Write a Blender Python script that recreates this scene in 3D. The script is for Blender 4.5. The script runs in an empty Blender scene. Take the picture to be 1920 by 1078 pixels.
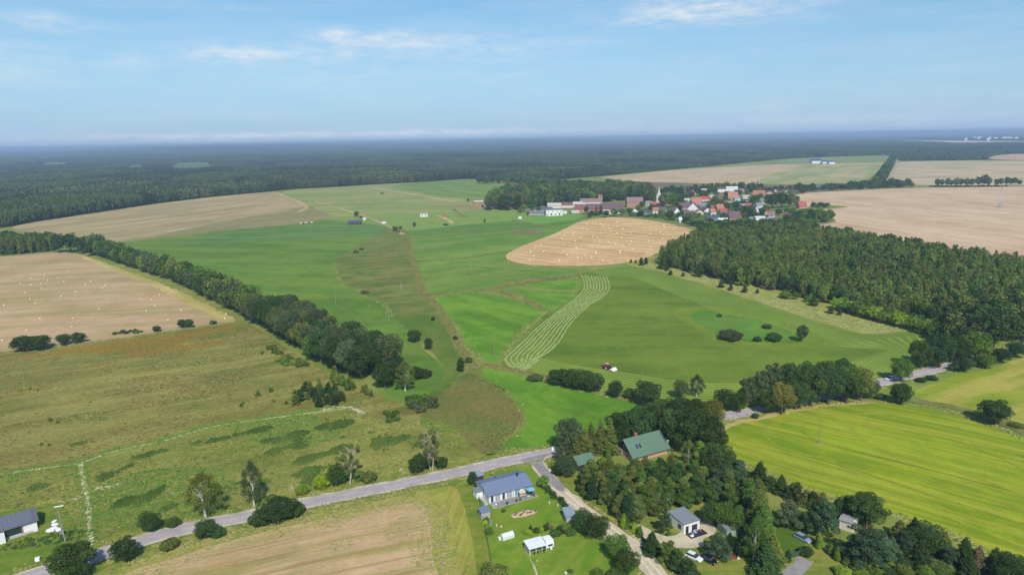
import bpy, math, random
import numpy as np
from mathutils import Vector, Matrix

SC = bpy.context.scene
COL = SC.collection
RAD = math.radians

# ------------------------------------------------------------------ camera
F_PX = 1297.0          # focal length in pixels of the 1920 px wide photograph
CAM_H = 100.0
PITCH = math.atan((539 - 261) / F_PX)
ROLL = RAD(1.04)
_F = np.array([0, math.cos(PITCH), -math.sin(PITCH)])
_R0 = np.array([1.0, 0, 0]); _U0 = np.array([0, math.sin(PITCH), math.cos(PITCH)])
_R = math.cos(ROLL) * _R0 - math.sin(ROLL) * _U0
_U = math.cos(ROLL) * _U0 + math.sin(ROLL) * _R0
cam_d = bpy.data.cameras.new('camera'); cam = bpy.data.objects.new('camera', cam_d); COL.objects.link(cam)
cam.matrix_world = Matrix(((_R[0], _U[0], -_F[0], 0), (_R[1], _U[1], -_F[1], 0), (_R[2], _U[2], -_F[2], CAM_H), (0, 0, 0, 1)))
cam_d.sensor_width = 36.0; cam_d.lens = F_PX / 1920 * 36.0
cam_d.clip_start = 0.5; cam_d.clip_end = 200000
SC.camera = cam

# ------------------------------------------------------------------ light
HAZE_D = 1.32e-4; HAZE_COL = (.56, .75, 1.0, 1)
SUN_EL = RAD(44)
SH_AZ = RAD(101.5)                       # direction shadows fall (from +X, ccw)
sun_dir = np.array([-math.cos(SH_AZ) * math.cos(SUN_EL), -math.sin(SH_AZ) * math.cos(SUN_EL), math.sin(SUN_EL)])
sd = bpy.data.lights.new('sun', 'SUN'); sd.energy = 4.3; sd.angle = RAD(0.53); sd.color = (1.0, 0.955, 0.88)
so = bpy.data.objects.new('sun', sd); COL.objects.link(so)
so.rotation_euler = Vector(sun_dir).to_track_quat('Z', 'Y').to_euler(); so.location = (0, -50, 300)

SC.view_settings.view_transform = 'Standard'
SC.view_settings.look = 'None'
SC.view_settings.exposure = 0.0
SC.view_settings.gamma = 1.0
SC.view_settings.use_curve_mapping = False
SC.render.engine = 'CYCLES'
cy = SC.cycles
cy.max_bounces = 5; cy.diffuse_bounces = 2; cy.glossy_bounces = 2; cy.transmission_bounces = 4
cy.transparent_max_bounces = 8; cy.volume_bounces = 0
cy.use_denoising = True
try: cy.denoiser = 'OPENIMAGEDENOISE'
except Exception: pass
cy.use_adaptive_sampling = True; cy.adaptive_threshold = 0.01
cy.sample_clamp_indirect = 4.0
SC.render.film_transparent = False

world = bpy.data.worlds.new('World'); SC.world = world; world.use_nodes = True
WN = world.node_tree; WN.nodes.clear()
def wn(t, **k):
    n = WN.nodes.new(t)
    for a, b in k.items(): setattr(n, a, b)
    return n
w_out = wn('ShaderNodeOutputWorld'); w_bg = wn('ShaderNodeBackground'); w_bg.inputs[1].default_value = 0.105
sky = wn('ShaderNodeTexSky', sky_type='NISHITA'); sky.sun_disc = False
sky.sun_elevation = SUN_EL; sky.sun_rotation = math.atan2(sun_dir[0], sun_dir[1])
sky.altitude = 100; sky.air_density = 1.0; sky.dust_density = 0.3; sky.ozone_density = 1.5
WL = WN.links.new
tc = wn('ShaderNodeTexCoord')
sep = wn('ShaderNodeSeparateXYZ'); WL(tc.outputs['Generated'], sep.inputs[0])
def wm(op, a, b=None, c=None):
    n = wn('ShaderNodeMath', operation=op)
    for i, v in enumerate((a, b, c)):
        if v is None: continue
        if isinstance(v, (int, float)): n.inputs[i].default_value = v
        else: WL(v, n.inputs[i])
    return n.outputs[0]
az = wm('ARCTAN2', sep.outputs[0], sep.outputs[1]); el = wm('ARCSINE', sep.outputs[2])
def px_dir(px, py):
    d = _R * ((px - 960) / F_PX) - _U * ((py - 539) / F_PX) + _F
    d /= np.linalg.norm(d); return math.atan2(d[0], d[1]), math.asin(d[2])
cmb = wn('ShaderNodeCombineXYZ'); WL(wm('MULTIPLY', az, 5.0), cmb.inputs[0]); WL(wm('MULTIPLY', el, 34.0), cmb.inputs[1])
nz = wn('ShaderNodeTexNoise'); nz.inputs['Scale'].default_value = 1.3; nz.inputs['Detail'].default_value = 6; nz.inputs['Roughness'].default_value = 0.62
WL(cmb.outputs[0], nz.inputs['Vector'])
cmb2 = wn('ShaderNodeCombineXYZ'); WL(wm('MULTIPLY', az, 16.0), cmb2.inputs[0]); WL(wm('MULTIPLY', el, 60.0), cmb2.inputs[1])
nz2 = wn('ShaderNodeTexNoise'); nz2.inputs['Scale'].default_value = 1.5; nz2.inputs['Detail'].default_value = 7; nz2.inputs['Roughness'].default_value = 0.65
WL(cmb2.outputs[0], nz2.inputs['Vector'])
# thin high veil everywhere plus single wisps at their own bearings
veil = wm('MULTIPLY', wm('SMOOTH_MAX', wm('SUBTRACT', nz.outputs[0], 0.44), 0.0, 0.08), 1.5)
wisps = None
for px, py, rx, ry, st in [(78, 40, 45, 14, .5), (130, 50, 150, 12, .16), (445, 102, 80, 14, .7), (560, 102, 150, 12, .3), (632, 66, 42, 12, .75), (765, 74, 95, 13, .8), (700, 90, 160, 20, .25),
                           (960, 88, 105, 16, .42), (245, 116, 45, 8, .35), (1330, 16, 150, 22, 1.0), (1220, 38, 60, 7, .4), (540, 253, 300, 5, .62), (880, 247, 150, 6, .5), (320, 257, 160, 5, .2), (1180, 241, 160, 5, .2), (1500, 226, 220, 7, .2),
                           (650, 138, 480, 30, .22), (0, 120, 90, 30, .38), (1600, 200, 500, 50, .1), (1130, 75, 60, 8, .12), (420, 14, 120, 7, .2)]:
    a0, e0 = px_dir(px, py)
    dx = wm('MULTIPLY', wm('SUBTRACT', az, a0), F_PX / rx); dy = wm('MULTIPLY', wm('SUBTRACT', el, e0), F_PX / ry)
    r2 = wm('ADD', wm('MULTIPLY', dx, dx), wm('MULTIPLY', dy, dy))
    g = wm('MULTIPLY', wm('EXPONENT', wm('MULTIPLY', r2, -0.9)), st)
    wisps = g if wisps is None else wm('ADD', wisps, g)
tex = wm('MULTIPLY', wm('MAXIMUM', wm('SUBTRACT', nz2.outputs[0], 0.30), 0.0), 2.6)
cl = wm('MINIMUM', wm('ADD', wm('MULTIPLY', wisps, tex), wm('MULTIPLY', veil, 0.35)), 0.9)
up = wm('MAXIMUM', wm('MINIMUM', wm('MULTIPLY', el, 400.0), 1.0), 0.0)
cl = wm('MULTIPLY', cl, up)
mixc = wn('ShaderNodeMix', data_type='RGBA'); WL(cl, mixc.inputs[0])
tint = wn('ShaderNodeMix', data_type='RGBA', blend_type='MULTIPLY'); tint.inputs[0].default_value = 1.0
WL(sky.outputs[0], tint.inputs[6]); tint.inputs[7].default_value = (.62, 1.0, 1.13, 1)
lowsky = wn('ShaderNodeMix', data_type='RGBA'); WL(wm('MULTIPLY', wm('EXPONENT', wm('MULTIPLY', wm('ABSOLUTE', el), -6.6)), .97), lowsky.inputs[0])
WL(tint.outputs[2], lowsky.inputs[6]); lowsky.inputs[7].default_value = (3.75, 5.2, 7.5, 1)   # pale summer haze low in the sky, the same all round
WL(lowsky.outputs[2], mixc.inputs[6]); mixc.inputs[7].default_value = (7.4, 7.9, 8.6, 1)
WL(mixc.outputs[2], w_bg.inputs[0]); WL(w_bg.outputs[0], w_out.inputs[0])

# ------------------------------------------------------------------ helpers
def G(px, py, z=0.0):
    """where the line of sight through a photograph pixel meets height z"""
    d = _R * ((px - 960) / F_PX) - _U * ((py - 539) / F_PX) + _F
    t = (z - CAM_H) / d[2]
    return np.array([d[0] * t, d[1] * t])
def GW(pts): return np.array([G(*p) for p in pts])
def mpp(px, py):
    p = G(px, py); return (p[1] * _F[1] + -CAM_H * _F[2]) / F_PX
def rng(s): return np.random.default_rng(s)
def S(r, g, b, k=1.0):
    f = lambda c: (c / 255 / 12.92 if c / 255 <= 0.04045 else ((c / 255 + 0.055) / 1.055) ** 2.4)
    return (f(r) * k, f(g) * k, f(b) * k, 1)
def tag(o, label=None, cat=None, group=None, kind=None):
    if label: o['label'] = label
    if cat: o['category'] = cat
    if group: o['group'] = group
    if kind: o['kind'] = kind
    return o
def mesh_from(name, V, F, mats=(), tint=None, midx=None, smooth=False, uv=None):
    me = bpy.data.meshes.new(name)
    if isinstance(F, np.ndarray) and F.ndim == 2:
        n, k = F.shape
        me.vertices.add(len(V)); me.vertices.foreach_set('co', np.asarray(V, np.float32).ravel())
        me.loops.add(n * k); me.loops.foreach_set('vertex_index', F.astype(np.int32).ravel())
        me.polygons.add(n); me.polygons.foreach_set('loop_start', np.arange(0, n * k, k, dtype=np.int32))
        me.update(calc_edges=True)
    else:
        me.from_pydata([tuple(map(float, v)) for v in V], [], [tuple(map(int, f)) for f in F]); me.update()
    for m in mats: me.materials.append(m)
    if tint is not None:
        a = me.attributes.new('tint', 'FLOAT', 'FACE'); a.data.foreach_set('value', np.asarray(tint, np.float32))
    if midx is not None: me.polygons.foreach_set('material_index', np.asarray(midx, np.int32))
    if smooth: me.polygons.foreach_set('use_smooth', np.ones(len(me.polygons), bool))
    if uv is not None:
        l = me.uv_layers.new(name='UVMap'); l.data.foreach_set('uv', np.asarray(uv, np.float32).ravel())
    return me
def link(name, me, parent=None, loc=None, rotz=None):
    o = bpy.data.objects.new(name, me); COL.objects.link(o)
    if parent is not None: o.parent = parent
    if loc is not None: o.location = tuple(loc)
    if rotz is not None: o.rotation_euler = (0, 0, rotz)
    return o
def empty(name, loc, rotz=0.0):
    o = bpy.data.objects.new(name, None); COL.objects.link(o); o.location = tuple(loc); o.rotation_euler = (0, 0, rotz); o.empty_display_size = 1; return o

class MB:
    """collects boxes, prisms, tubes into one mesh"""
    def __init__(s): s.V = []; s.F = []
    def add(s, V, F):
        b = len(s.V); s.V += [tuple(v) for v in V]; s.F += [tuple(b + i for i in f) for f in F]; return s
    def box(s, c, d, rz=0.0, tilt=None):
        """c = centre of the base, d = (x, y, z) size"""
        x, y, z = d[0] / 2, d[1] / 2, d[2]
        vs = [Vector((sx * x, sy * y, sz * z)) for sz in (0, 1) for sy in (-1, 1) for sx in (-1, 1)]
        M = Matrix.Rotation(rz, 3, 'Z')
        if tilt: M = M @ Matrix.Rotation(tilt[0], 3, 'X') @ Matrix.Rotation(tilt[1], 3, 'Y')
        return s.add([M @ v + Vector(c) for v in vs], [(0, 2, 3, 1), (4, 5, 7, 6), (0, 1, 5, 4), (2, 6, 7, 3), (0, 4, 6, 2), (1, 3, 7, 5)])
    def slab(s, q, t):
        """four corners of the top (ccw from above), thickness t downwards"""
        return s.add([*q, *[(a, b, c - t) for a, b, c in q]], [(0, 1, 2, 3), (7, 6, 5, 4), (0, 4, 5, 1), (1, 5, 6, 2), (2, 6, 7, 3), (3, 7, 4, 0)])
    def prism(s, prof, axis, a, b):
        """profile [(u, z)...] extruded along 'x' or 'y' from a to b"""
        n = len(prof)
        f = (lambda u, z, t: (t, u, z)) if axis == 'x' else (lambda u, z, t: (u, t, z))
        V = [f(u, z, a) for u, z in prof] + [f(u, z, b) for u, z in prof]
        return s.add(V, [tuple(range(n)), tuple(range(2 * n - 1, n - 1, -1))] + [(i, i + n, (i + 1) % n + n, (i + 1) % n) for i in range(n)])
    def tube(s, p, q, r0, r1, n=6):
        p, q = Vector(p), Vector(q); d = (q - p).normalized()
        u = d.orthogonal().normalized(); w = d.cross(u)
        V = [c + (u * math.cos(2 * math.pi * i / n) + w * math.sin(2 * math.pi * i / n)) * r for c, r in ((p, r0), (q, r1)) for i in range(n)]
        return s.add(V, [(i, (i + 1) % n, (i + 1) % n + n, i + n) for i in range(n)] + [tuple(range(n - 1, -1, -1)), tuple(range(n, 2 * n))])
    def wheel(s, c, r, w, n=16):
        return s.tube((c[0], c[1] - w / 2, c[2]), (c[0], c[1] + w / 2, c[2]), r, r, n)
    def build(s, name, mat, parent=None, loc=None, rotz=None, bevel=0.0, smooth=False):
        o = link(name, mesh_from(name, s.V, s.F, [mat]), parent, loc, rotz)
        if bevel:
            m = o.modifiers.new('bevel', 'BEVEL'); m.width = bevel; m.segments = 2; m.limit_method = 'ANGLE'
        return o

# ------------------------------------------------------------------ materials
def new_mat(name):
    m = bpy.data.materials.new(name); m.use_nodes = True; nt = m.node_tree; nt.nodes.clear()
    out = nt.nodes.new('ShaderNodeOutputMaterial'); bs = nt.nodes.new('ShaderNodeBsdfPrincipled')
    nt.links.new(bs.outputs[0], out.inputs[0]); return m, nt, bs, out
class NT:
    def __init__(s, nt): s.t = nt
    def n(s, typ, **k):
        x = s.t.nodes.new(typ)
        for a, b in k.items(): setattr(x, a, b)
        return x
    def set(s, sock, v):
        if isinstance(v, (int, float)): sock.default_value = v
        elif isinstance(v, (tuple, list)): sock.default_value = tuple(v)[:3] if sock.type == 'VECTOR' else v
        else: s.t.links.new(v, sock)
    def m(s, op, a, b=None, c=None, clamp=False):
        x = s.n('ShaderNodeMath', operation=op, use_clamp=clamp)
        for i, v in enumerate((a, b, c)):
            if v is not None: s.set(x.inputs[i], v)
        return x.outputs[0]
    def noise(s, vec, scale, detail=3, rough=.5, dist=0.0):
        x = s.n('ShaderNodeTexNoise'); x.inputs['Scale'].default_value = scale; x.inputs['Detail'].default_value = detail
        x.inputs['Roughness'].default_value = rough; x.inputs['Distortion'].default_value = dist
        s.set(x.inputs['Vector'], vec); return x.outputs[0]
    def ramp(s, v, a, b):
        x = s.n('ShaderNodeMapRange', interpolation_type='SMOOTHSTEP'); s.set(x.inputs[0], v); x.inputs[1].default_value = a; x.inputs[2].default_value = b
        return x.outputs[0]
    def mix(s, f, a, b, mode='MIX'):
        x = s.n('ShaderNodeMix', data_type='RGBA', blend_type=mode); s.set(x.inputs[0], f); s.set(x.inputs[6], a); s.set(x.inputs[7], b); return x.outputs[2]
    def vm(s, op, a, b):
        x = s.n('ShaderNodeVectorMath', operation=op); s.set(x.inputs[0], a); s.set(x.inputs[1], b)
        return x.outputs['Value'] if op == 'DOT_PRODUCT' else x.outputs[0]
    def pos(s): return s.n('ShaderNodeNewGeometry').outputs['Position']
    def comb(s, a, b, c=0.0):
        x = s.n('ShaderNodeCombineXYZ'); s.set(x.inputs[0], a); s.set(x.inputs[1], b); s.set(x.inputs[2], c); return x.outputs[0]
    def scalecol(s, col, f):
        x = s.n('ShaderNodeVectorMath', operation='SCALE'); s.set(x.inputs[0], col); s.set(x.inputs['Scale'], f); return x.outputs[0]

def plain(name, c, rough=.7, metal=0.0, var=.12, scale=1.5, spec=.3):
    """simple procedural surface: base colour with a little grime"""
    m, nt, bs, _ = new_mat(name); N = NT(nt)
    tcn = N.n('ShaderNodeTexCoord').outputs['Object']
    a = N.noise(tcn, scale, 5, .6)
    N.set(bs.inputs['Base Color'], N.scalecol(c, N.m('ADD', 1 - var, N.m('MULTIPLY', a, 2 * var))))
    bs.inputs['Roughness'].default_value = rough; bs.inputs['Metallic'].default_value = metal; bs.inputs['Specular IOR Level'].default_value = spec
    return m
def field_mat(name, c1, c2, c3=None, c4=None, d=None, streak=(.012, .22), streak_amt=.6, big=.012, mid=.07, lines=None, grain=.22, bump=.3, midamt=.6, lo=.42, hi=.6, uvlines=None, fine=1.1, mott=.4):
    """c1/c2 mixed by broad noise, c3 in streaks along direction d, c4 in medium blotches"""
    m, nt, bs, _ = new_mat(name); N = NT(nt); P = N.pos()
    col = N.mix(N.ramp(N.noise(P, big, 5, .62), lo, hi), c1, c2)
    if d is None: d = (1, 0)
    L = math.hypot(*d); d = (d[0] / L, d[1] / L)
    warp = N.noise(P, .008, 2, .5)
    u = N.vm('DOT_PRODUCT', P, (d[0], d[1], 0)); v = N.m('ADD', N.vm('DOT_PRODUCT', P, (-d[1], d[0], 0)), N.m('MULTIPLY', warp, 14.0))
    if c4 is not None:
        col = N.mix(N.m('MULTIPLY', N.ramp(N.noise(P, mid, 6, .72, .8), .44, .6), midamt), col, c4)
    if c3 is not None:
        st = N.noise(N.comb(N.m('MULTIPLY', u, streak[0]), N.m('MULTIPLY', v, streak[1])), 1.0, 5, .62)
        col = N.mix(N.m('MULTIPLY', N.ramp(st, .42, .62), streak_amt), col, c3)
    if lines:                                   # (period m, width fraction, colour, amount): tracks or drill rows
        for per, wf, lc, amt in lines:
            t = N.m('FRACT', N.m('DIVIDE', v, per))
            t = N.m('ABSOLUTE', N.m('SUBTRACT', t, .5))
            brk = N.ramp(N.noise(N.comb(N.m('MULTIPLY', u, .02), N.m('MULTIPLY', v, .15)), 1.0, 3), .35, .6)
            col = N.mix(N.m('MULTIPLY', N.m('MULTIPLY', N.m('SUBTRACT', 1.0, N.ramp(t, wf * .3, wf)), amt), brk), col, lc)
    if uvlines:
        n_l, wf, lc, amt = uvlines
        uvn = N.n('ShaderNodeUVMap'); sp = N.n('ShaderNodeSeparateXYZ'); nt.links.new(uvn.outputs[0], sp.inputs[0])
        uu = N.m('ADD', sp.outputs[0], N.m('MULTIPLY', N.noise(P, .05, 3), .25 / n_l))
        t = N.m('ABSOLUTE', N.m('SUBTRACT', N.m('FRACT', N.m('MULTIPLY', uu, float(n_l))), .5))
        brk = N.m('ADD', .45, N.m('MULTIPLY', N.ramp(N.noise(P, .035, 4), .35, .6), .55))
        col = N.mix(N.m('MULTIPLY', N.m('MULTIPLY', N.m('SUBTRACT', 1.0, N.ramp(t, wf * .3, wf)), amt), brk), col, lc)
    f1 = N.noise(P, fine, 6, .7)
    f2 = N.noise(N.comb(N.m('MULTIPLY', u, .12), N.m('MULTIPLY', v, .8)), 1.0, 4, .6)
    k = N.m('ADD', N.m('ADD', 1 - grain * 1.5, N.m('MULTIPLY', f1, grain * 1.7)), N.m('MULTIPLY', f2, grain * 1.3))
    k = N.m('MULTIPLY', k, N.m('ADD', 1 - mott * .45, N.m('MULTIPLY', N.noise(P, .011, 6, .7, .5), mott * .9)))
    f3 = N.noise(P, .06, 6, .72, .6); f4 = N.noise(P, .33, 4, .7)
    k = N.m('MULTIPLY', k, N.m('ADD', N.m('ADD', 1 - mott * .95, N.m('MULTIPLY', f3, mott * 1.1)), N.m('MULTIPLY', f4, mott * .8)))
    N.set(bs.inputs['Base Color'], N.vm('MULTIPLY', N.scalecol(col, k), (1.04, 1.0, .66) if c1[1] > c1[0] else (1.07, .99, .86)))
    bs.inputs['Roughness'].default_value = .95; bs.inputs['Specular IOR Level'].default_value = .1
    bp = N.n('ShaderNodeBump'); bp.inputs['Strength'].default_value = bump; bp.inputs['Distance'].default_value = .5
    nt.links.new(f1, bp.inputs['Height']); nt.links.new(bp.outputs[0], bs.inputs['Normal'])
    return m
def leaf_mat(name, c, var=.3, hue=.25, trans=.22):
    m, nt, bs, out = new_mat(name); N = NT(nt)
    at = N.n('ShaderNodeAttribute', attribute_name='tint').outputs['Fac']
    oi = N.n('ShaderNodeObjectInfo'); r = oi.outputs['Random']
    big = N.noise(oi.outputs['Location'], .012, 3, .6)
    yel = (c[0] * 1.18, c[1] * 1.12, c[2] * .8, 1); blu = (c[0] * .78, c[1] * .92, c[2] * 1.15, 1)
    col = N.mix(N.m('MULTIPLY', r, 1.0), blu, yel); col = N.mix(1 - hue * 2, col, c)
    k = N.m('MULTIPLY', at, N.m('ADD', 1 - var, N.m('MULTIPLY', N.m('FRACT', N.m('MULTIPLY', r, 7.31)), var * 1.3)))
    k = N.m('MULTIPLY', k, N.m('ADD', .62, N.m('MULTIPLY', big, .76)))
    col = N.scalecol(col, k)
    nt.nodes.remove(bs)
    df = N.n('ShaderNodeBsdfDiffuse'); tr = N.n('ShaderNodeBsdfTranslucent'); mx = N.n('ShaderNodeMixShader'); mx.inputs[0].default_value = trans
    N.set(df.inputs[0], col); N.set(tr.inputs[0], N.vm('MULTIPLY', col, (1.25, 1.3, .7)))
    nt.links.new(df.outputs[0], mx.inputs[1]); nt.links.new(tr.outputs[0], mx.inputs[2]); nt.links.new(mx.outputs[0], out.inputs[0])
    return m
def tint_mat(name, c1, c2, var=.5, rough=.95):
    """mounds and tufts: colour between c1 and c2 by the face attribute"""
    m, nt, bs, out = new_mat(name); N = NT(nt)
    at = N.n('ShaderNodeAttribute', attribute_name='tint').outputs['Fac']
    P = N.pos(); k = N.m('ADD', 1 - var / 2, N.m('MULTIPLY', N.noise(P, 1.7, 5, .7), var))
    N.set(bs.inputs['Base Color'], N.scalecol(N.mix(at, c1, c2), k)); bs.inputs['Roughness'].default_value = rough; bs.inputs['Specular IOR Level'].default_value = .1
    return m

def patch_noise(p, s, seed):
    r = rng(seed); v = 0
    for i in range(5):
        k = r.normal(0, 1, 2); k = k / np.linalg.norm(k) * (1 + i * .6) / s; v = v + np.sin(p @ k + r.uniform(0, 6)) / (1 + i * .4)
    return v
# ------------------------------------------------------------------ flat shapes on the ground
def inpoly(p, poly):
    x, y = p[:, 0], p[:, 1]; c = np.zeros(len(p), bool); n = len(poly); j = n - 1
    for i in range(n):
        xi, yi = poly[i]; xj, yj = poly[j]
        if yi != yj:
            k = ((yi > y) != (yj > y)) & (x < (xj - xi) * (y - yi) / (yj - yi) + xi); c ^= k
        j = i
    return c
def curve(pts, closed=True, hard=False, step=None, jit=.5, seed=1):
    """Catmull-Rom through world points, resampled with a step that grows with distance"""
    P = np.asarray(pts, float); n = len(P); out = []; r = rng(seed)
    segs = n if closed else n - 1
    for i in range(segs):
        p1, p2 = P[i], P[(i + 1) % n]
        p0 = P[i - 1] if (closed or i > 0) else 2 * p1 - p2
        p3 = P[(i + 2) % n] if (closed or i + 2 < n) else 2 * p2 - p1
        L = np.linalg.norm(p2 - p1); dist = max(120., min(np.hypot(*p1), np.hypot(*p2)))
        st = step or max(1.0, dist * .006); k = max(1, min(160, int(L / st)))
        for q in range(k):
            t = q / k
            if hard: v = p1 + (p2 - p1) * t
            else: v = .5 * ((2 * p1) + (-p0 + p2) * t + (2 * p0 - 5 * p1 + 4 * p2 - p3) * t * t + (-p0 + 3 * p1 - 3 * p2 + p3) * t ** 3)
            out.append(v)
    if not closed: out.append(P[-1])
    out = np.array(out)
    if jit:
        nz0 = r.normal(0, 1, (len(out) + 6, 2)); nz0 = np.stack([np.convolve(nz0[:, i], np.ones(7) / 2.64, 'valid') for i in (0, 1)], 1) * .75 + r.normal(0, .25, out.shape)
        out = out + nz0 * jit * np.clip(np.hypot(out[:, 0], out[:, 1]) / 300, .6, 3)[:, None] * .5
    return out
def field(name, px, mat, z, jit=.6, hard=False, seed=1, label=None):
    c = curve(GW(px), True, hard, jit=jit, seed=seed)
    o = link(name, mesh_from(name, [(a, b, z) for a, b in c], [tuple(range(len(c)))], [mat]))
    return tag(o, label, kind='structure')
def ribbon(name, px, w, mat, z, jit=0.0, seed=3, kerb=None, step=2.5, parent=None, off=0.0):
    """strip of width w along a line; w may be a list per control point"""
    W = GW(px); c = curve(W, False, step=step, jit=0)
    if isinstance(w, (list, tuple)):
        s0 = np.r_[0, np.cumsum(np.linalg.norm(np.diff(W, axis=0), axis=1))]; s = np.r_[0, np.cumsum(np.linalg.norm(np.diff(c, axis=0), axis=1))]
        ww = np.interp(s / s[-1], s0 / s0[-1], w)
    else: ww = np.full(len(c), float(w))
    t = np.gradient(c, axis=0); t /= np.linalg.norm(t, axis=1)[:, None]; nr = np.stack([-t[:, 1], t[:, 0]], 1)
    r = rng(seed); jl = r.normal(0, jit, len(c)); jr = r.normal(0, jit, len(c))
    c = c + nr * off
    A = c + nr * (ww / 2 + jl)[:, None]; B = c - nr * (ww / 2 + jr)[:, None]
    V = np.concatenate([np.c_[A, np.full(len(A), z)], np.c_[B, np.full(len(B), z)]]); n = len(c)
    Fc = np.array([(i + n, i + n + 1, i + 1, i) for i in range(n - 1)])
    o = link(name, mesh_from(name, V, Fc, [mat]), parent)
    return o
def band(name, outer, inner, mat, z, n=90):
    """sheet between two lines, u across and v along"""
    def rs(px):
        c = curve(GW(px), False, jit=0, step=3.0); s = np.r_[0, np.cumsum(np.linalg.norm(np.diff(c, axis=0), axis=1))]
        q = np.linspace(0, s[-1], n); return np.stack([np.interp(q, s, c[:, 0]), np.interp(q, s, c[:, 1])], 1)
    A, B = rs(outer), rs(inner); K = 6
    V = []; uvv = []
    for k in range(K + 1):
        P = A + (B - A) * k / K; V.append(np.c_[P, np.full(n, z)]); uvv.append(np.c_[np.full(n, k / K), np.linspace(0, 1, n)])
    V = np.concatenate(V); uvv = np.concatenate(uvv)
    Fc = np.array([(k * n + i, (k + 1) * n + i, (k + 1) * n + i + 1, k * n + i + 1) for k in range(K) for i in range(n - 1)])
    o = link(name, mesh_from(name, V, Fc, [mat], uv=uvv[Fc.ravel()])); o['kind'] = 'structure'
    return o, A, B
def sample_poly(poly, n, seed):
    """n random points evenly over a world polygon"""
    poly = np.asarray(poly); lo, hi = poly.min(0), poly.max(0); r = rng(seed); out = np.zeros((0, 2))
    for _ in range(60):
        p = lo + (hi - lo) * r.random((max(4000, n * 2), 2)); out = np.concatenate([out, p[inpoly(p, poly)]])
        if len(out) >= n: break
    return out[:n]
def sample_ell(ells, n, seed):
    """points dense in the middle of ellipses given by two pixel ends and a width in metres"""
    r = rng(seed); out = []; L = []
    for (a, b, w) in ells: L.append(np.linalg.norm(G(*a) - G(*b)) * w)
    L = np.array(L) / sum(L)
    for (a, b, w), l in zip(ells, L):
        A, B = G(*a), G(*b); k = max(4, int(n * l)); d = B - A; ln = np.linalg.norm(d); d = d / ln; nr = np.array([-d[1], d[0]])
        u = r.uniform(-.5, .5, k) + r.normal(0, .04, k); v = r.normal(0, .3, k) * np.sqrt(np.clip(1 - (1.9 * u) ** 2, .05, 1))
        out.append((A + B) / 2 + np.outer(u * ln, d) + np.outer(v * w, nr))
    return np.concatenate(out)
def mounds(name, pts, r0, r1, h0, h1, mat, seed, label, t0=0., t1=1., patch=None, squash=1.0, base=0.0, kind='stuff', ang=None, parent=None):
    """low irregular clumps: six-sided, apex off centre"""
    r = rng(seed); n = len(pts); K = 6
    rad = r.uniform(r0, r1, n) * r.uniform(.7, 1.2, n); h = r.uniform(h0, h1, n)
    a = np.linspace(0, 2 * math.pi, K, endpoint=False)[None, :] + r.uniform(0, 1, (n, 1)) + r.uniform(-.25, .25, (n, K))
    rr = rad[:, None] * r.uniform(.6, 1.3, (n, K))
    th = (ang if ang is not None else 0) + r.normal(0, .25, n)
    lx, ly = rr * np.cos(a), rr * np.sin(a) * squash
    x = pts[:, 0:1] + lx * np.cos(th)[:, None] - ly * np.sin(th)[:, None]; y = pts[:, 1:2] + lx * np.sin(th)[:, None] + ly * np.cos(th)[:, None]
    V = np.zeros((n, K + 1, 3)); V[:, :K, 0] = x; V[:, :K, 1] = y; V[:, :K, 2] = base
    V[:, K, 0] = pts[:, 0] + r.normal(0, .25, n) * rad; V[:, K, 1] = pts[:, 1] + r.normal(0, .25, n) * rad; V[:, K, 2] = base + h
    i = np.arange(n)[:, None] * (K + 1)
    Fc = np.stack([np.concatenate([i + k, i + (k + 1) % K, i + K], 1) for k in range(K)], 1).reshape(-1, 3)
    tv = r.uniform(t0, t1, n)
    if patch: tv = tv * .45 + .55 * np.clip(.5 + .35 * (patch_noise(pts, patch, seed) + .5 * patch_noise(pts, patch * .3, seed + 1)), 0, 1)
    tint = np.repeat(tv, K) + r.normal(0, .05, n * K)
    o = link(name, mesh_from(name, V.reshape(-1, 3), Fc, [mat], tint=tint), parent)
    if kind: tag(o, label, kind=kind)
    return o
# ------------------------------------------------------------------ ground
def polar_sheet(name, mat, radii, nsec, z=0.0, zf=None, a0=0.0, a1=2 * math.pi, jit=0):
    full = abs(a1 - a0 - 2 * math.pi) < 1e-6
    A = np.linspace(a0, a1, nsec + (0 if full else 1), endpoint=not full); R_ = np.array(radii, float)
    x = R_[:, None] * np.cos(A); y = R_[:, None] * np.sin(A); zz = np.full(x.shape, z) if zf is None else zf(x, y)
    V = np.stack([x, y, zz], -1).reshape(-1, 3); m = len(A)
    j = np.arange(m if full else m - 1); i = np.arange(len(R_) - 1)[:, None]
    Fc = np.stack([i * m + j, (i + 1) * m + j, (i + 1) * m + (j + 1) % m, i * m + (j + 1) % m], -1).reshape(-1, 4)
    return link(name, mesh_from(name, V, Fc, [mat]))
m_base = field_mat('pasture_grass', S(112, 135, 68), S(138, 140, 86), S(92, 122, 56), S(150, 148, 100), d=(1, .12), streak=(.006, .05), streak_amt=.5, big=.006, mid=.03, midamt=.5)
tag(polar_sheet('ground', m_base, [0.5] + list(np.geomspace(30, 70000, 70)), 96), 'rough pasture and verge grass between the fields', kind='structure')

TAN1, TAN2 = S(186, 166, 132), S(168, 152, 118)
def dirpx(a, b): d = G(*b) - G(*a); return (d[0], d[1])

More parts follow.
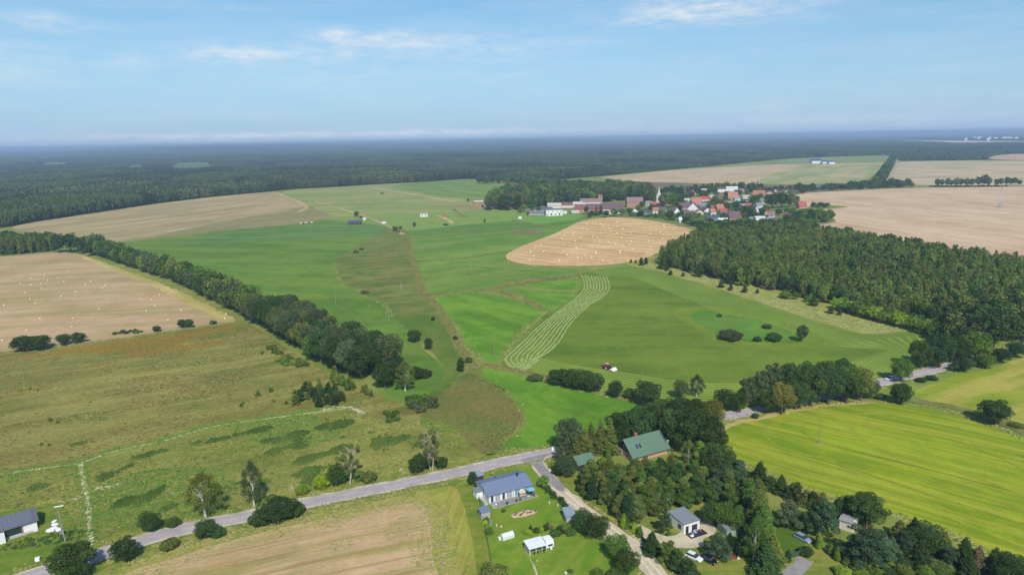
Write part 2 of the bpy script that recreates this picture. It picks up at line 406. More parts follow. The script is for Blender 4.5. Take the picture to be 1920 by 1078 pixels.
# far left: stubble along the forest, olive fallow below it
m = field_mat('far_stubble', S(176, 160, 124), S(158, 148, 112), S(148, 136, 100), None, d=dirpx((60, 430), (560, 372)), streak=(.003, .03), streak_amt=.8, big=.008)
field('stubble_field', [(22, 427), (60, 418), (120, 409), (200, 397), (300, 382), (400, 370), (500, 361), (525, 362), (548, 371), (572, 381), (570, 390), (520, 398), (440, 412), (380, 424), (330, 434), (280, 444), (220, 453), (175, 454), (120, 446), (60, 438)], m, .10, seed=11, label='pale stubble field along the foot of the far left forest')
m = field_mat('fallow_soil', S(140, 134, 96), S(150, 142, 106), S(122, 124, 80), S(128, 130, 84), d=dirpx((300, 440), (600, 410)), streak=(.004, .05), streak_amt=.7)
field('fallow_field', [(330, 434), (380, 424), (440, 412), (520, 398), (572, 388), (596, 396), (622, 404), (600, 413), (560, 420), (470, 428), (400, 434), (320, 444), (240, 454), (222, 453), (280, 444)], m, .14, seed=12, label='olive brown fallow strip below the pale stubble field')
m = field_mat('dry_track_edge', S(190, 172, 120), S(170, 156, 110), grain=.2)
tag(ribbon('field_track', [(516, 361), (540, 371), (566, 381), (575, 389), (560, 398)], 7, m, .18, jit=.6), kind='structure')

# bright meadow left of centre
m = field_mat('lush_meadow', S(100, 132, 58), S(88, 122, 54), S(120, 142, 68), S(80, 110, 50), d=dirpx((250, 460), (640, 470)), streak=(.004, .03), streak_amt=.55, big=.009, mid=.03, midamt=.6)
field('meadow', [(215, 456), (330, 445), (420, 434), (560, 420), (625, 416), (720, 423), (738, 431), (700, 445), (672, 463), (640, 480), (629, 494), (633, 512), (645, 530), (675, 548), (712, 566), (738, 590), (770, 625), (800, 660), (835, 700), (800, 745), (740, 745), (690, 700), (600, 640), (500, 600), (420, 560), (350, 520), (260, 480)], m, .06, seed=13, label='bright green meadow right of the long tree belt')
m = field_mat('meadow_dark_end', S(84, 122, 58), S(92, 128, 62), S(128, 146, 108), S(74, 110, 52), d=(1, .03), streak=(.008, .08), streak_amt=.55)
field('meadow', [(440, 432), (560, 420), (625, 416), (720, 423), (738, 431), (700, 443), (600, 447), (500, 452), (400, 458), (330, 456), (380, 444)], m, .10, seed=14, label='darker far end of the bright meadow with pale flower streaks')
m = field_mat('dull_scrub_grass', S(88, 116, 50), S(104, 124, 58), S(122, 126, 72), S(76, 104, 46), d=dirpx((760, 600), (840, 760)), streak=(.02, .09), streak_amt=.5, mid=.06, midamt=.7)  # dull green scrub grass mixed with tan streaks, its own colour
field('rough_meadow', [(738, 592), (790, 640), (835, 700), (800, 745), (830, 790), (880, 760), (905, 700), (872, 655), (838, 605), (800, 565), (740, 565)], m, .10, seed=15, label='dull green rough grass between the meadow and the ditch')
# scrubby tongue in the middle
m = field_mat('scrub_tongue', S(112, 124, 72), S(94, 114, 60), S(148, 136, 94), S(84, 106, 54), d=dirpx((660, 500), (780, 490)), streak=(.02, .07), streak_amt=.45, big=.02, mid=.05, midamt=.8, lo=.4, hi=.58)
field('rough_pasture', [(720, 430), (758, 434), (766, 465), (778, 500), (795, 540), (835, 585), (800, 590), (740, 580), (712, 566), (675, 548), (645, 530), (633, 512), (629, 494), (640, 480), (672, 463), (700, 445)], m, .13, seed=16, label='olive scrub pasture between two bright meadows')
m = field_mat('ditch_growth', S(126, 124, 70), S(106, 112, 58), S(92, 106, 52), S(146, 138, 88), d=(0, 1), streak=(.05, .3), mid=.1)
m_ditch = m
tag(ribbon('ditch_bank', [(757, 432), (768, 470), (777, 500), (790, 545), (815, 572), (835, 600), (852, 630), (868, 662), (884, 683), (905, 690)], [3, 3.5, 4, 5, 6, 5, 4.5, 4, 3.5, 3], m, .17, jit=.8), 'brown reedy ditch bank', kind='structure')
tag(ribbon('ditch_bank', [(790, 553), (830, 551), (880, 546), (930, 540), (985, 527), (1040, 522), (1085, 516)], [4, 4, 4.5, 6, 11, 12, 5], m, .19, jit=.8), 'dry weedy strip between green fields', kind='structure')
tag(ribbon('ditch_bank', [(940, 545), (965, 555), (990, 565), (1012, 578), (1022, 582)], [4, 6, 7, 6, 3], m, .21, jit=.6), 'dry weedy spur', kind='structure')
tag(ribbon('ditch_bank', [(884, 683), (920, 686), (960, 693), (1000, 702), (1035, 714)], [4, 5, 6, 6, 6], m, .19, jit=.5), 'reedy ditch below the mown field', kind='structure')
tag(ribbon('ditch_bank', [(1140, 738), (1165, 746), (1200, 752)], [3, 4, 3], m, .19, jit=.4), 'dry ditch edge', kind='structure')
# centre right greens
m = field_mat('green_field_soft', S(98, 134, 60), S(114, 142, 72), S(130, 146, 80), S(84, 122, 52), d=dirpx((780, 490), (950, 470)), streak=(.004, .035), streak_amt=.6, big=.012, mid=.03, midamt=.6)
field('green_field', [(770, 443), (850, 438), (960, 431), (1040, 424), (1090, 411), (1110, 408), (1050, 436), (1000, 455), (962, 472), (950, 488), (975, 499), (1060, 502), (1085, 508), (1060, 518), (985, 528), (920, 540), (870, 547), (830, 550), (806, 549), (790, 525), (778, 490)], m, .07, seed=17, label='soft green field left of the golden straw field')
m = field_mat('green_field_top', S(84, 124, 58), S(94, 132, 64), S(118, 136, 84), S(74, 114, 52), d=(1, .02), streak=(.005, .05), streak_amt=.6)
field('green_field', [(770, 443), (760, 436), (850, 424), (960, 414), (1010, 408), (1080, 405), (1098, 409), (1080, 416), (1040, 424), (960, 431), (850, 438)], m, .11, seed=18, label='deeper green paddock strip below the farm')
field('bare_patch', [(955, 435), (985, 431), (1015, 431), (1025, 435), (1005, 440), (970, 440)], field_mat('brown_patch', S(120, 118, 82), S(104, 114, 70), S(136, 126, 92)), .16, seed=19, label='small brown patch in the green paddock')
for q, w in (([(768, 446), (850, 440), (930, 434), (990, 429), (1060, 426)], 3.2), ([(775, 470), (850, 466), (930, 458), (960, 455)], 2.4), ([(778, 490), (840, 487), (900, 480), (950, 474)], 2.4), ([(960, 412), (1000, 420), (1030, 427)], 5.5), ([(850, 393), (862, 402), (872, 408)], 5.0)):
    tag(ribbon('grass_path', q, w, m_ditch, .2, jit=.5), kind='structure')
m_lush = field_mat('lush_grass', S(90, 134, 42), S(110, 148, 52), S(74, 116, 40), S(116, 148, 58), d=dirpx((840, 600), (960, 640)), streak=(.01, .07), streak_amt=.55, big=.016, mid=.06, midamt=.6, grain=.28)
field('green_field', [(815, 562), (842, 552), (885, 548), (935, 554), (985, 566), (1016, 582), (992, 608), (962, 640), (946, 666), (930, 679), (905, 673), (880, 655), (862, 627), (838, 593)], m_lush, .07, seed=20, label='vivid green triangular field beside the windrows')
field('green_field', [(975, 544), (1030, 547), (1080, 549), (1085, 552), (1066, 565), (1042, 580), (1026, 580), (1012, 572), (992, 560)], m_lush, .07, seed=21, label='small vivid green plot left of the windrows')
field('green_field', [(992, 532), (1040, 526), (1085, 524), (1092, 534), (1084, 543), (1030, 541), (990, 537)], m_lush, .08, seed=22, label='narrow green plot left of the windrow bend')
field('green_field', [(875, 690), (910, 687), (960, 697), (1010, 708), (1080, 728), (1140, 742), (1200, 757), (1220, 780), (1160, 805), (1100, 822), (1040, 836), (940, 846), (945, 826), (972, 806), (979, 783), (962, 750), (925, 720), (893, 706)], m_lush, .07, seed=23, label='vivid green meadow behind the road junction')

# hay meadow
m_hay = field_mat('standing_hay', S(92, 118, 46), S(104, 128, 52), S(120, 138, 58), S(82, 110, 42), d=dirpx((1100, 640), (1500, 640)), streak=(.008, .05), streak_amt=.5, big=.014, mid=.05, midamt=.55, grain=.2)
field('hay_meadow', [(1090, 512), (1130, 506), (1180, 501), (1230, 511), (1330, 540), (1450, 578), (1560, 613), (1640, 630), (1745, 622), (1750, 645), (1700, 690), (1660, 715), (1560, 735), (1430, 745), (1300, 745), (1220, 742), (1130, 722), (1030, 704), (960, 694), (940, 680), (945, 664), (970, 640), (998, 610), (1040, 576), (1078, 548), (1084, 528)], m_hay, .06, seed=24, label='tall dark green hay standing inside the mown strips')
def windrows_band(nm, outer, inner, n_l, amt, z, c1, c2, lc, wf=.16, **kw):
    m = field_mat(nm, c1, c2, None, None, uvlines=(n_l, wf, lc, amt), grain=.18)
    return band('mown_strip', outer, inner, m, z)
o, A_, B_ = windrows_band('mown_left', [(1088, 516), (1091, 526), (1093, 536), (1088, 548), (1064, 569), (1032, 593), (1006, 613), (984, 634), (961, 655), (943, 672), (946, 684), (962, 692), (985, 697)],
    [(1140, 520), (1145, 533), (1142, 548), (1128, 560), (1107, 573), (1086, 592), (1070, 611), (1059, 630), (1048, 646), (1028, 662), (1008, 671), (1004, 673), (1012, 676)], 8, .0, .10, S(98, 122, 54), S(112, 132, 62), S(176, 190, 120))
windrows_band('mown_bottom', [(946, 676), (960, 690), (1000, 702), (1060, 714), (1130, 728), (1220, 745), (1300, 752), (1400, 750), (1500, 745), (1600, 735), (1680, 715)],
    [(1006, 670), (1040, 677), (1100, 688), (1160, 696), (1230, 707), (1290, 716), (1380, 718), (1450, 710), (1530, 694), (1600, 677), (1665, 657)], 8, .95, .11, S(104, 130, 54), S(118, 140, 62), S(160, 174, 100), .2)
windrows_band('mown_top', [(1108, 512), (1150, 503), (1182, 501), (1230, 511), (1330, 540), (1450, 578), (1560, 613), (1620, 626), (1690, 624), (1740, 624)],
    [(1140, 520), (1160, 517), (1190, 522), (1240, 542), (1320, 575), (1410, 610), (1470, 630), (1530, 645), (1620, 655), (1700, 650)], 11, .85, .12, S(96, 124, 52), S(106, 132, 58), S(146, 164, 92), .2)
windrows_band('mown_right', [(1740, 624), (1748, 645), (1730, 670), (1700, 695), (1660, 715)], [(1560, 650), (1620, 654), (1665, 657), (1640, 668), (1600, 680)], 10, .8, .13, S(104, 130, 54), S(114, 138, 62), S(152, 168, 96), .2)
# left windrows as real low ridges of cut grass
m_row = tint_mat('cut_grass', S(132, 148, 82), S(170, 176, 118), .4)
for k in range(9):
    u = .06 + .88 * k / 8
    L = A_ + (B_ - A_) * u; r = rng(100 + k); t = np.gradient(L, axis=0); t /= np.linalg.norm(t, axis=1)[:, None]; nr = np.stack([-t[:, 1], t[:, 0]], 1)
    fine = np.linspace(0, len(L) - 1, 320); L = np.stack([np.interp(fine, np.arange(len(L)), L[:, i]) for i in (0, 1)], 1); nr = np.stack([np.interp(fine, np.arange(len(nr)), nr[:, i]) for i in (0, 1)], 1)
    n = 320; w = (.32 + r.random(320) * .18) * (1 + .35 * np.sin(np.arange(320) * .31 + k * 2) * np.sin(np.arange(320) * .113 + k)); w = w * np.where(r.random(320) < .05, .3, 1); wob = np.convolve(r.normal(0, .3, n + 8), np.ones(9) / 9, 'valid'); L = L + nr * wob[:, None]
    V = np.concatenate([np.c_[L + nr * w[:, None], np.full(n, .1)], np.c_[L + nr * .2, r.uniform(.35, .6, n)], np.c_[L - nr * w[:, None], np.full(n, .1)]])
    Fc = np.array([f for i in range(n - 1) for f in ((i, i + 1, n + i + 1, n + i), (n + i, n + i + 1, 2 * n + i + 1, 2 * n + i))])
    o = link('windrow', mesh_from('windrow', V, Fc, [m_row], tint=r.uniform(0, 1, len(Fc))))
    lab = {0: 'outermost pale windrow on the left edge of the hay meadow', 8: 'innermost pale windrow beside the uncut hay'}.get(k)
    tag(o, lab or 'pale windrow of cut grass curving between its neighbours on the hay meadow', 'windrow', 'windrows of cut grass')
# wet hollow
tag(ribbon('hay_ring', [(1300, 606), (1275, 592), (1290, 580), (1330, 577), (1385, 586), (1440, 598), (1490, 614), (1530, 634), (1510, 646), (1440, 646), (1380, 642), (1335, 628), (1300, 606)], [7, 9, 8, 6, 5, 5, 6, 7, 7, 6, 7, 7, 7], field_mat('pale_hay', S(118, 138, 54), S(106, 130, 50), grain=.2, mott=.7), .13, jit=1.2), 'paler ring of hay around the marshy hollow', kind='structure')
field('wet_hollow', [(1295, 591), (1320, 584), (1375, 592), (1430, 604), (1480, 621), (1505, 637), (1440, 640), (1385, 636), (1340, 622), (1306, 606)], field_mat('hollow_grass', S(78, 138, 46), S(98, 140, 60), S(112, 122, 66), S(70, 116, 44), d=(1, 0), streak=(.03, .15), big=.03), .14, seed=25, label='brighter marshy hollow inside the hay meadow')
# dry strip in front of plantation
m = field_mat('dry_grass', S(150, 152, 92), S(132, 142, 76), S(168, 162, 108), S(112, 132, 62), d=dirpx((1300, 530), (1700, 620)), streak=(.012, .08), streak_amt=.7, big=.02, mid=.05, midamt=.6)
field('grass_slope', [(1170, 492), (1215, 480), (1300, 480), (1420, 500), (1560, 540), (1700, 590), (1800, 625), (1740, 626), (1690, 622), (1640, 630), (1560, 611), (1450, 576), (1330, 537), (1230, 508), (1185, 499)], m, .10, seed=26, label='dry yellow grass slope below the plantation')
# golden straw field
m_straw = field_mat('golden_straw', S(210, 180, 138), S(198, 166, 122), S(222, 198, 160), S(184, 156, 112), d=dirpx((960, 470), (1180, 492)), streak=(.006, .10), streak_amt=.5, big=.012, mid=.04, midamt=.4,
                    lines=[(9.5, .2, S(160, 128, 78), 1.0), (38.0, .05, S(150, 118, 70), .8)], grain=.2)
field('straw_field', [(953, 480), (972, 467), (1010, 451), (1050, 435), (1088, 416), (1130, 409), (1180, 409), (1240, 417), (1290, 429), (1318, 440), (1316, 447), (1280, 456), (1240, 470), (1200, 486), (1150, 496), (1090, 499), (1010, 498), (965, 492)], m_straw, .12, seed=27, label='golden straw field dotted with round bales')
m = field_mat('straw_headland', S(204, 176, 134), S(194, 164, 120), grain=.15)
tag(ribbon('straw_headland', [(1088, 418), (1050, 437), (1012, 452), (976, 467), (958, 480), (970, 490), (1012, 496), (1090, 497), (1150, 494), (1198, 485), (1240, 468)], 8, m, .2, jit=.5), kind='structure')
# left stubble with bales
m = field_mat('near_stubble', S(184, 160, 130), S(174, 150, 118), S(146, 142, 92), S(192, 170, 142), d=dirpx((20, 610), (360, 590)), streak=(.009, .07), streak_amt=.6, big=.015, mid=.02, midamt=.5, lines=[(19.0, .06, S(140, 140, 84), .5)], grain=.18)
field('stubble_field', [(-60, 484), (0, 481), (60, 476), (125, 473), (165, 482), (205, 497), (300, 532), (370, 566), (442, 600), (400, 606), (360, 614), (290, 624), (230, 633), (150, 644), (90, 652), (0, 660), (-70, 668)], m, .08, seed=28, label='pinkish stubble field with straw bales at the left edge')
m_pale = field_mat('dry_verge', S(196, 178, 126), S(168, 160, 96), S(150, 150, 80), S(186, 170, 120), d=dirpx((160, 485), (430, 600)), streak=(.01, .3), mid=.08)
tag(ribbon('field_verge', [(135, 477), (170, 487), (208, 502), (300, 537), (368, 571), (428, 600)], [5, 6, 7, 8, 9, 7], m_pale, .13, jit=.8), 'dry verge between stubble and tree belt', kind='structure')

# right hand fields
m_rt = field_mat('right_stubble', S(198, 174, 150), S(184, 160, 134), S(206, 186, 162), None, d=dirpx((1600, 400), (1900, 440)), streak=(.004, .05), streak_amt=.7, big=.01, lines=[(24.0, .05, S(170, 146, 118), .5)], grain=.14)
field('stubble_field', [(1498, 364), (1600, 358), (1700, 353), (1940, 350), (2050, 350), (2050, 520), (1930, 500), (1860, 495), (1780, 480), (1700, 466), (1600, 448), (1520, 438), (1470, 432), (1520, 424), (1565, 416), (1550, 402), (1520, 393), (1500, 386)], m_rt, .12, seed=29, label='wide pinkish stubble field at the right edge')
field('rough_pasture', [(1488, 392), (1520, 388), (1550, 385), (1590, 388), (1550, 392), (1510, 396)], m_base, .2, seed=30, label='grass spit around the lone red roofed house')
m = field_mat('far_right_stubble', S(196, 172, 150), S(182, 164, 134), S(160, 158, 112), None, d=dirpx((1250, 345), (1500, 312)), streak=(.004, .02), streak_amt=.6, big=.003, grain=.12)
field('stubble_field', [(1125, 333), (1180, 327), (1250, 321), (1330, 315), (1400, 311), (1470, 308), (1500, 312), (1440, 330), (1410, 346), (1300, 344), (1200, 341), (1170, 339)], m, .3, seed=31, hard=True, label='long pale stubble field behind the village')
m = field_mat('far_striped_crop', S(172, 166, 124), S(150, 156, 108), S(130, 148, 92), S(186, 170, 136), d=dirpx((1450, 345), (1560, 308)), streak=(.003, .02), streak_amt=.8, big=.005)
field('striped_field', [(1470, 308), (1560, 306), (1656, 305), (1645, 325), (1615, 345), (1500, 346), (1410, 346), (1440, 330), (1500, 312)], m, .34, seed=32, hard=True, label='striped green and tan field beyond the village')
field('ploughed_field', [(1190, 341), (1300, 345), (1410, 347), (1500, 347), (1612, 346), (1580, 357), (1500, 363), (1400, 362), (1300, 360), (1225, 354)], field_mat('ploughed_soil', S(128, 112, 94), S(118, 104, 86), S(112, 110, 84), d=(1, 0), grain=.12), .38, seed=33, hard=True, label='dark ploughed strip behind the church')
field('green_field', [(1430, 301), (1500, 297), (1600, 294), (1668, 293), (1665, 299), (1656, 305), (1560, 305), (1480, 307)], field_mat('far_green', S(126, 142, 98), S(142, 146, 106), S(112, 134, 88), d=(1, 0), streak=(.002, .02)), .3, seed=34, hard=True, label='far pale green field at the forest edge')
tag(ribbon('sand_track', [(1500, 309), (1560, 309), (1610, 308), (1656, 307)], 16, field_mat('pale_sand', S(206, 190, 168), S(196, 180, 156), grain=.1), .5, jit=1), kind='structure')
m = field_mat('far_right_patchwork', S(188, 170, 142), S(166, 160, 126), S(202, 186, 162), S(142, 148, 112), d=(1, .1), streak=(.003, .02), streak_amt=.7, big=.004, mid=.008)
field('stubble_field', [(1688, 304), (1760, 302), (1850, 302), (2000, 302), (2000, 348), (1880, 349), (1760, 348), (1680, 348), (1665, 340), (1676, 318)], m, .3, seed=35, hard=True, label='patchy stubble field behind the row of round trees')
field('stubble_field', [(1868, 292), (1900, 289), (1990, 289), (1990, 300), (1920, 301), (1862, 299), (1850, 297)], field_mat('red_soil', S(190, 154, 134), S(178, 150, 126), S(200, 180, 160)), .3, seed=36, hard=True, label='reddish field tucked into the forest at the right edge')
tag(ribbon('country_lane', [(1662, 345), (1672, 325), (1682, 305), (1686, 297)], 9, field_mat('lane_grey', S(176, 160, 150), S(166, 150, 142), grain=.08), .45), kind='structure')
tag(ribbon('country_lane', [(1497, 358), (1530, 358), (1570, 356), (1640, 354)], 7, bpy.data.materials['lane_grey'], .5), kind='structure')

# pastures between forest and village
m = field_mat('far_pasture', S(136, 148, 98), S(150, 152, 108), S(118, 140, 84), S(162, 154, 116), d=(1, -.05), streak=(.003, .02), streak_amt=.7, big=.006, mid=.015)
field('pasture', [(530, 360), (600, 354), (700, 347), (780, 345), (900, 380), (930, 392), (880, 400), (800, 404), (760, 410), (700, 412), (640, 408), (600, 396), (575, 382)], m, .10, seed=37, label='washed out pasture below the forest edge')
m = field_mat('young_orchard', S(98, 134, 70), S(112, 142, 78), S(144, 150, 98), S(84, 122, 60), d=dirpx((740, 352), (920, 378)), streak=(.003, .05), streak_amt=.6, lines=[(22, .16, S(146, 150, 104), .5)], big=.01)
field('pasture', [(735, 349), (800, 342), (870, 337), (905, 340), (935, 352), (932, 366), (915, 378), (860, 372), (790, 362)], m, .16, seed=38, label='darker striped plantation of young shrubs below the forest')
field('pasture', [(600, 408), (680, 404), (760, 400), (860, 398), (960, 392), (1000, 397), (985, 410), (940, 416), (850, 424), (770, 433), (735, 425), (650, 416)], field_mat('paddock_green', S(116, 150, 78), S(126, 148, 84), S(140, 148, 96), S(98, 142, 66), d=(1, .02), streak=(.004, .03)), .12, seed=39, label='light green paddocks around the small sheds')
m_sand = field_mat('dry_sand', S(190, 176, 142), S(166, 160, 116), S(150, 150, 100), mid=.05)
tag(ribbon('sand_track', [(690, 350), (720, 356), (780, 366), (840, 376), (900, 386)], [6, 9, 10, 9, 5], m_sand, .26, jit=1.5), 'pale sandy track across the pasture', kind='structure')
tag(ribbon('sand_track', [(590, 378), (640, 392), (690, 408), (735, 428), (756, 440)], 4, m_sand, .26, jit=.8), 'farm track beside the sheds', kind='structure')
tag(ribbon('sand_track', [(820, 404), (838, 412), (850, 420)], 5, m_sand, .26, jit=.5), 'short farm track', kind='structure')
field('bare_patch', [(845, 388), (880, 388), (915, 384), (960, 380), (1000, 388), (985, 396), (940, 392), (900, 392), (860, 392)], field_mat('yard_soil', S(156, 132, 108), S(170, 150, 122), S(140, 136, 96)), .22, seed=40, label='bare brown farm yard')
field('green_field', [(970, 411), (1010, 405), (1060, 402), (1095, 404), (1080, 411), (1040, 418), (1000, 420)], field_mat('lawn_far', S(94, 150, 62), S(108, 150, 74), None, S(134, 150, 92)), .18, seed=41, label='bright lawn in front of the farm buildings')
m = field_mat('village_ground', S(98, 122, 66), S(122, 130, 84), S(150, 142, 112), S(84, 108, 56), mid=.06)
field('village_ground', [(930, 395), (960, 350), (1100, 340), (1240, 352), (1420, 356), (1500, 362), (1500, 385), (1560, 402), (1560, 418), (1480, 428), (1400, 432), (1330, 440), (1240, 417), (1150, 407), (1090, 408), (1000, 408)], m, .06, seed=42, label='gardens and yards of the village')
# distant openings in the forest
m_op = field_mat('far_open_fields', S(214, 200, 170), S(196, 188, 156), None, None, grain=.05, big=.001)
m_cl = field_mat('young_trees', S(88, 108, 76), S(100, 120, 84), grain=.2)

# ------------------------------------------------------------------ near left rough meadow
m = field_mat('rough_meadow', S(130, 130, 68), S(98, 108, 46), S(152, 148, 88), S(112, 98, 48), d=dirpx((60, 760), (560, 680)), streak=(.014, .10), streak_amt=.7, big=.02, mid=.06, midamt=.75, grain=.34, bump=.6, mott=.7)
field('rough_meadow', [(-80, 672), (0, 661), (90, 653), (230, 634), (360, 615), (430, 604), (462, 604), (500, 628), (560, 668), (620, 702), (690, 735), (760, 760), (800, 782), (700, 790), (650, 768), (560, 775), (450, 792), (350, 815), (210, 850), (150, 870), (60, 882), (-80, 905)], m, .05, seed=43, label='brown and olive rough meadow below the bale field')
m = field_mat('weedy_meadow', S(140, 144, 72), S(110, 128, 52), S(160, 154, 94), S(88, 110, 42), d=dirpx((200, 900), (700, 800)), streak=(.02, .12), streak_amt=.6, big=.03, mid=.07, midamt=.7, grain=.34, bump=.6, mott=.7)
field('weedy_meadow', [(-80, 905), (60, 882), (150, 870), (210, 850), (350, 815), (450, 792), (560, 775), (650, 768), (700, 785), (800, 790), (850, 780), (900, 790), (975, 795), (960, 815), (943, 828), (938, 848), (870, 868), (760, 894), (650, 916), (560, 935), (460, 960), (380, 975), (280, 1000), (190, 1028), (130, 1045), (-60, 1085)], m, .06, seed=44, label='yellow green weedy meadow along the road')
m = field_mat('brown_hollow', S(102, 112, 54), S(88, 108, 48), S(124, 112, 66), S(128, 132, 70), d=dirpx((830, 740), (960, 780)), streak=(.03, .12), big=.04, mid=.09, grain=.3)
field('rough_meadow', [(790, 770), (830, 735), (880, 700), (895, 706), (925, 722), (962, 752), (976, 782), (965, 808), (943, 826), (940, 846), (900, 850), (850, 800), (800, 790)], m, .09, seed=45, label='brownish hollow beside the vivid green meadow')
tag(ribbon('meadow_edge', [(890, 702), (925, 719), (962, 748), (980, 780), (974, 803), (948, 826)], [.5, .7, .9, 1.0, .8, .5], m_ditch, .12, jit=.5), kind='structure')
tag(ribbon('meadow_edge', [(872, 662), (880, 690), (862, 705), (840, 735)], [2, 3, 2, 1.5], m_ditch, .14, jit=.5), kind='structure')
# mown lot at the lower left
m_lawn = field_mat('mown_lawn', S(90, 122, 44), S(110, 132, 54), S(124, 136, 62), S(78, 116, 40), d=(1, .3), streak=(.03, .2), big=.05, mid=.15, grain=.26)
field('lawn', [(-60, 985), (0, 960), (75, 950), (105, 945), (130, 960), (150, 1000), (165, 1022), (130, 1036), (60, 1060), (-60, 1098)], m_lawn, .10, seed=46, label='mown lawn around the house with solar panels')

# ------------------------------------------------------------------ near bottom and right fields
m = field_mat('bottom_stubble_green', S(134, 146, 66), S(150, 152, 80), S(168, 156, 98), S(112, 136, 52), d=dirpx((300, 1050), (780, 930)), streak=(.02, .28), streak_amt=.7, big=.03, mid=.08, grain=.24)
field('stubble_field', [(150, 1110), (215, 1066), (330, 1026), (450, 992), (580, 958), (700, 933), (790, 914), (835, 905), (862, 915), (873, 950), (884, 1000), (893, 1050), (900, 1130), (500, 1180)], m, .08, seed=47, label='green overgrown rim of the stubble field by the road')
m = field_mat('bottom_stubble', S(190, 164, 130), S(178, 152, 118), S(146, 144, 82), S(200, 176, 144), d=dirpx((300, 1040), (780, 950)), streak=(.018, .32), streak_amt=.75, big=.03, mid=.09, midamt=.45, lines=[(6.5, .12, S(150, 126, 88), .6)], grain=.22, bump=.5)
field('stubble_field', [(150, 1140), (235, 1078), (330, 1046), (440, 1012), (560, 983), (680, 958), (772, 944), (798, 956), (806, 990), (812, 1050), (818, 1130), (500, 1180)], m, .12, jit=1.2, seed=48, label='tan stubble in the middle of the bottom field')
m_yg = field_mat('yellow_green_crop', S(132, 152, 36), S(116, 140, 34), S(168, 170, 68), S(98, 126, 30), d=dirpx((1450, 850), (1850, 960)), streak=(.010, .16), streak_amt=.65, big=.02, mid=.03, midamt=.5, lines=[(12.0, .07, S(162, 162, 66), .55), (31.0, .03, S(86, 110, 30), .6)], grain=.22, bump=.35)
field('crop_field', [(1345, 812), (1362, 792), (1430, 778), (1500, 764), (1560, 756), (1620, 753), (1700, 759), (1765, 768), (1830, 788), (1930, 826), (2080, 870), (2080, 1130), (1930, 1080), (1850, 1035), (1780, 1000), (1700, 972), (1640, 955), (1560, 932), (1480, 905), (1430, 882), (1385, 866), (1350, 845)], m_yg, .08, seed=49, label='big yellow green crop field with tractor lines')
m = field_mat('yellow_green_upper', S(132, 148, 48), S(150, 154, 72), S(180, 166, 106), S(112, 134, 42), d=dirpx((1730, 735), (1900, 690)), streak=(.012, .08), streak_amt=.6, big=.025, mid=.03, grain=.2)
field('crop_field', [(1712, 738), (1740, 722), (1800, 704), (1860, 690), (1930, 668), (2080, 630), (2080, 830), (1930, 800), (1880, 782), (1830, 772), (1780, 758), (1730, 750)], m, .08, seed=50, label='smaller yellow green field above the hedge bank')
tag(ribbon('hedge_bank', [(1700, 748), (1745, 756), (1800, 765), (1850, 782), (1930, 812)], [5, 5, 5, 5, 6], m_ditch, .14, jit=.6), 'weedy bank between the two yellow green fields', kind='structure')
tag(ribbon('hedge_bank', [(1350, 806), (1380, 793), (1430, 783), (1500, 768), (1560, 759), (1640, 754)], 2.5, m_pale, .13, jit=.4), 'pale grass edge of the crop field', kind='structure')
# tractor lines: curved pale tracks in the crop
m_trk = field_mat('crop_track', S(150, 156, 60), S(136, 146, 50), grain=.2)
for k, (q, w) in enumerate((([(1430, 800), (1520, 782), (1620, 776), (1740, 777), (1810, 785)], 1.2), ([(1640, 790), (1600, 800), (1605, 815), (1640, 838), (1720, 862), (1800, 886), (1930, 930)], 1.4), ([(1370, 826), (1450, 860), (1560, 893), (1700, 930), (1930, 1010)], 1.2), ([(1380, 845), (1500, 893), (1640, 930), (1780, 972), (1930, 1030)], 1.0),
                          ([(1450, 845), (1600, 868), (1760, 905), (1930, 962)], 1.0), ([(1700, 800), (1800, 828), (1880, 860), (1930, 885)], 1.1), ([(1440, 822), (1450, 832), (1480, 845), (1600, 880), (1750, 930), (1930, 985)], .8))):
    tag(ribbon('tractor_track', q, w, m_trk, .12 + k * .012, jit=.25, step=1.5), kind='structure')
# garden and cabin plots
m_gl = field_mat('garden_lawn', S(100, 134, 44), S(118, 142, 56), S(132, 144, 66), S(84, 126, 40), d=(.5, 1), streak=(.05, .2), big=.05, mid=.2, grain=.26)
field('garden_lawn', [(893, 905), (930, 888), (1000, 873), (1012, 900), (1060, 950), (1110, 995), (1160, 1040), (1200, 1085), (1190, 1130), (925, 1130), (915, 1078), (905, 1000), (896, 945)], m_gl, .11, seed=51, label='garden lawn of the white bungalow')
field('garden_lawn', [(1190, 985), (1240, 975), (1340, 960), (1400, 950), (1480, 965), (1520, 1000), (1560, 1040), (1640, 1060), (1640, 1130), (1240, 1130), (1215, 1080), (1200, 1030)], field_mat('cabin_lawn', S(104, 130, 52), S(130, 138, 70), S(150, 142, 88), S(84, 120, 42), big=.05, mid=.15, grain=.28), .09, seed=52, label='patchy lawn around the small cabins')
field('garden_lawn', [(1455, 985), (1490, 975), (1515, 1005), (1505, 1030), (1478, 1045), (1462, 1020)], field_mat('green_lawn', S(76, 106, 42), S(88, 116, 46), grain=.22), .13, seed=53, label='small dark green lawn behind the thuja hedge')
m_vg = field_mat('verge_grass', S(96, 124, 46), S(120, 132, 60), S(140, 138, 76), S(84, 116, 42), big=.06, mid=.2, grain=.3)
tag(ribbon('road_verge', [(20, 1092), (130, 1056), (200, 1036), (290, 1006), (380, 984), (450, 971), (560, 946), (650, 928), (760, 906), (880, 881), (960, 863), (1020, 851)], [16, 16, 16, 16, 16, 16, 16, 15, 15, 14, 12, 11], m_vg, .09, jit=.9), 'grass verge along the road', kind='structure')
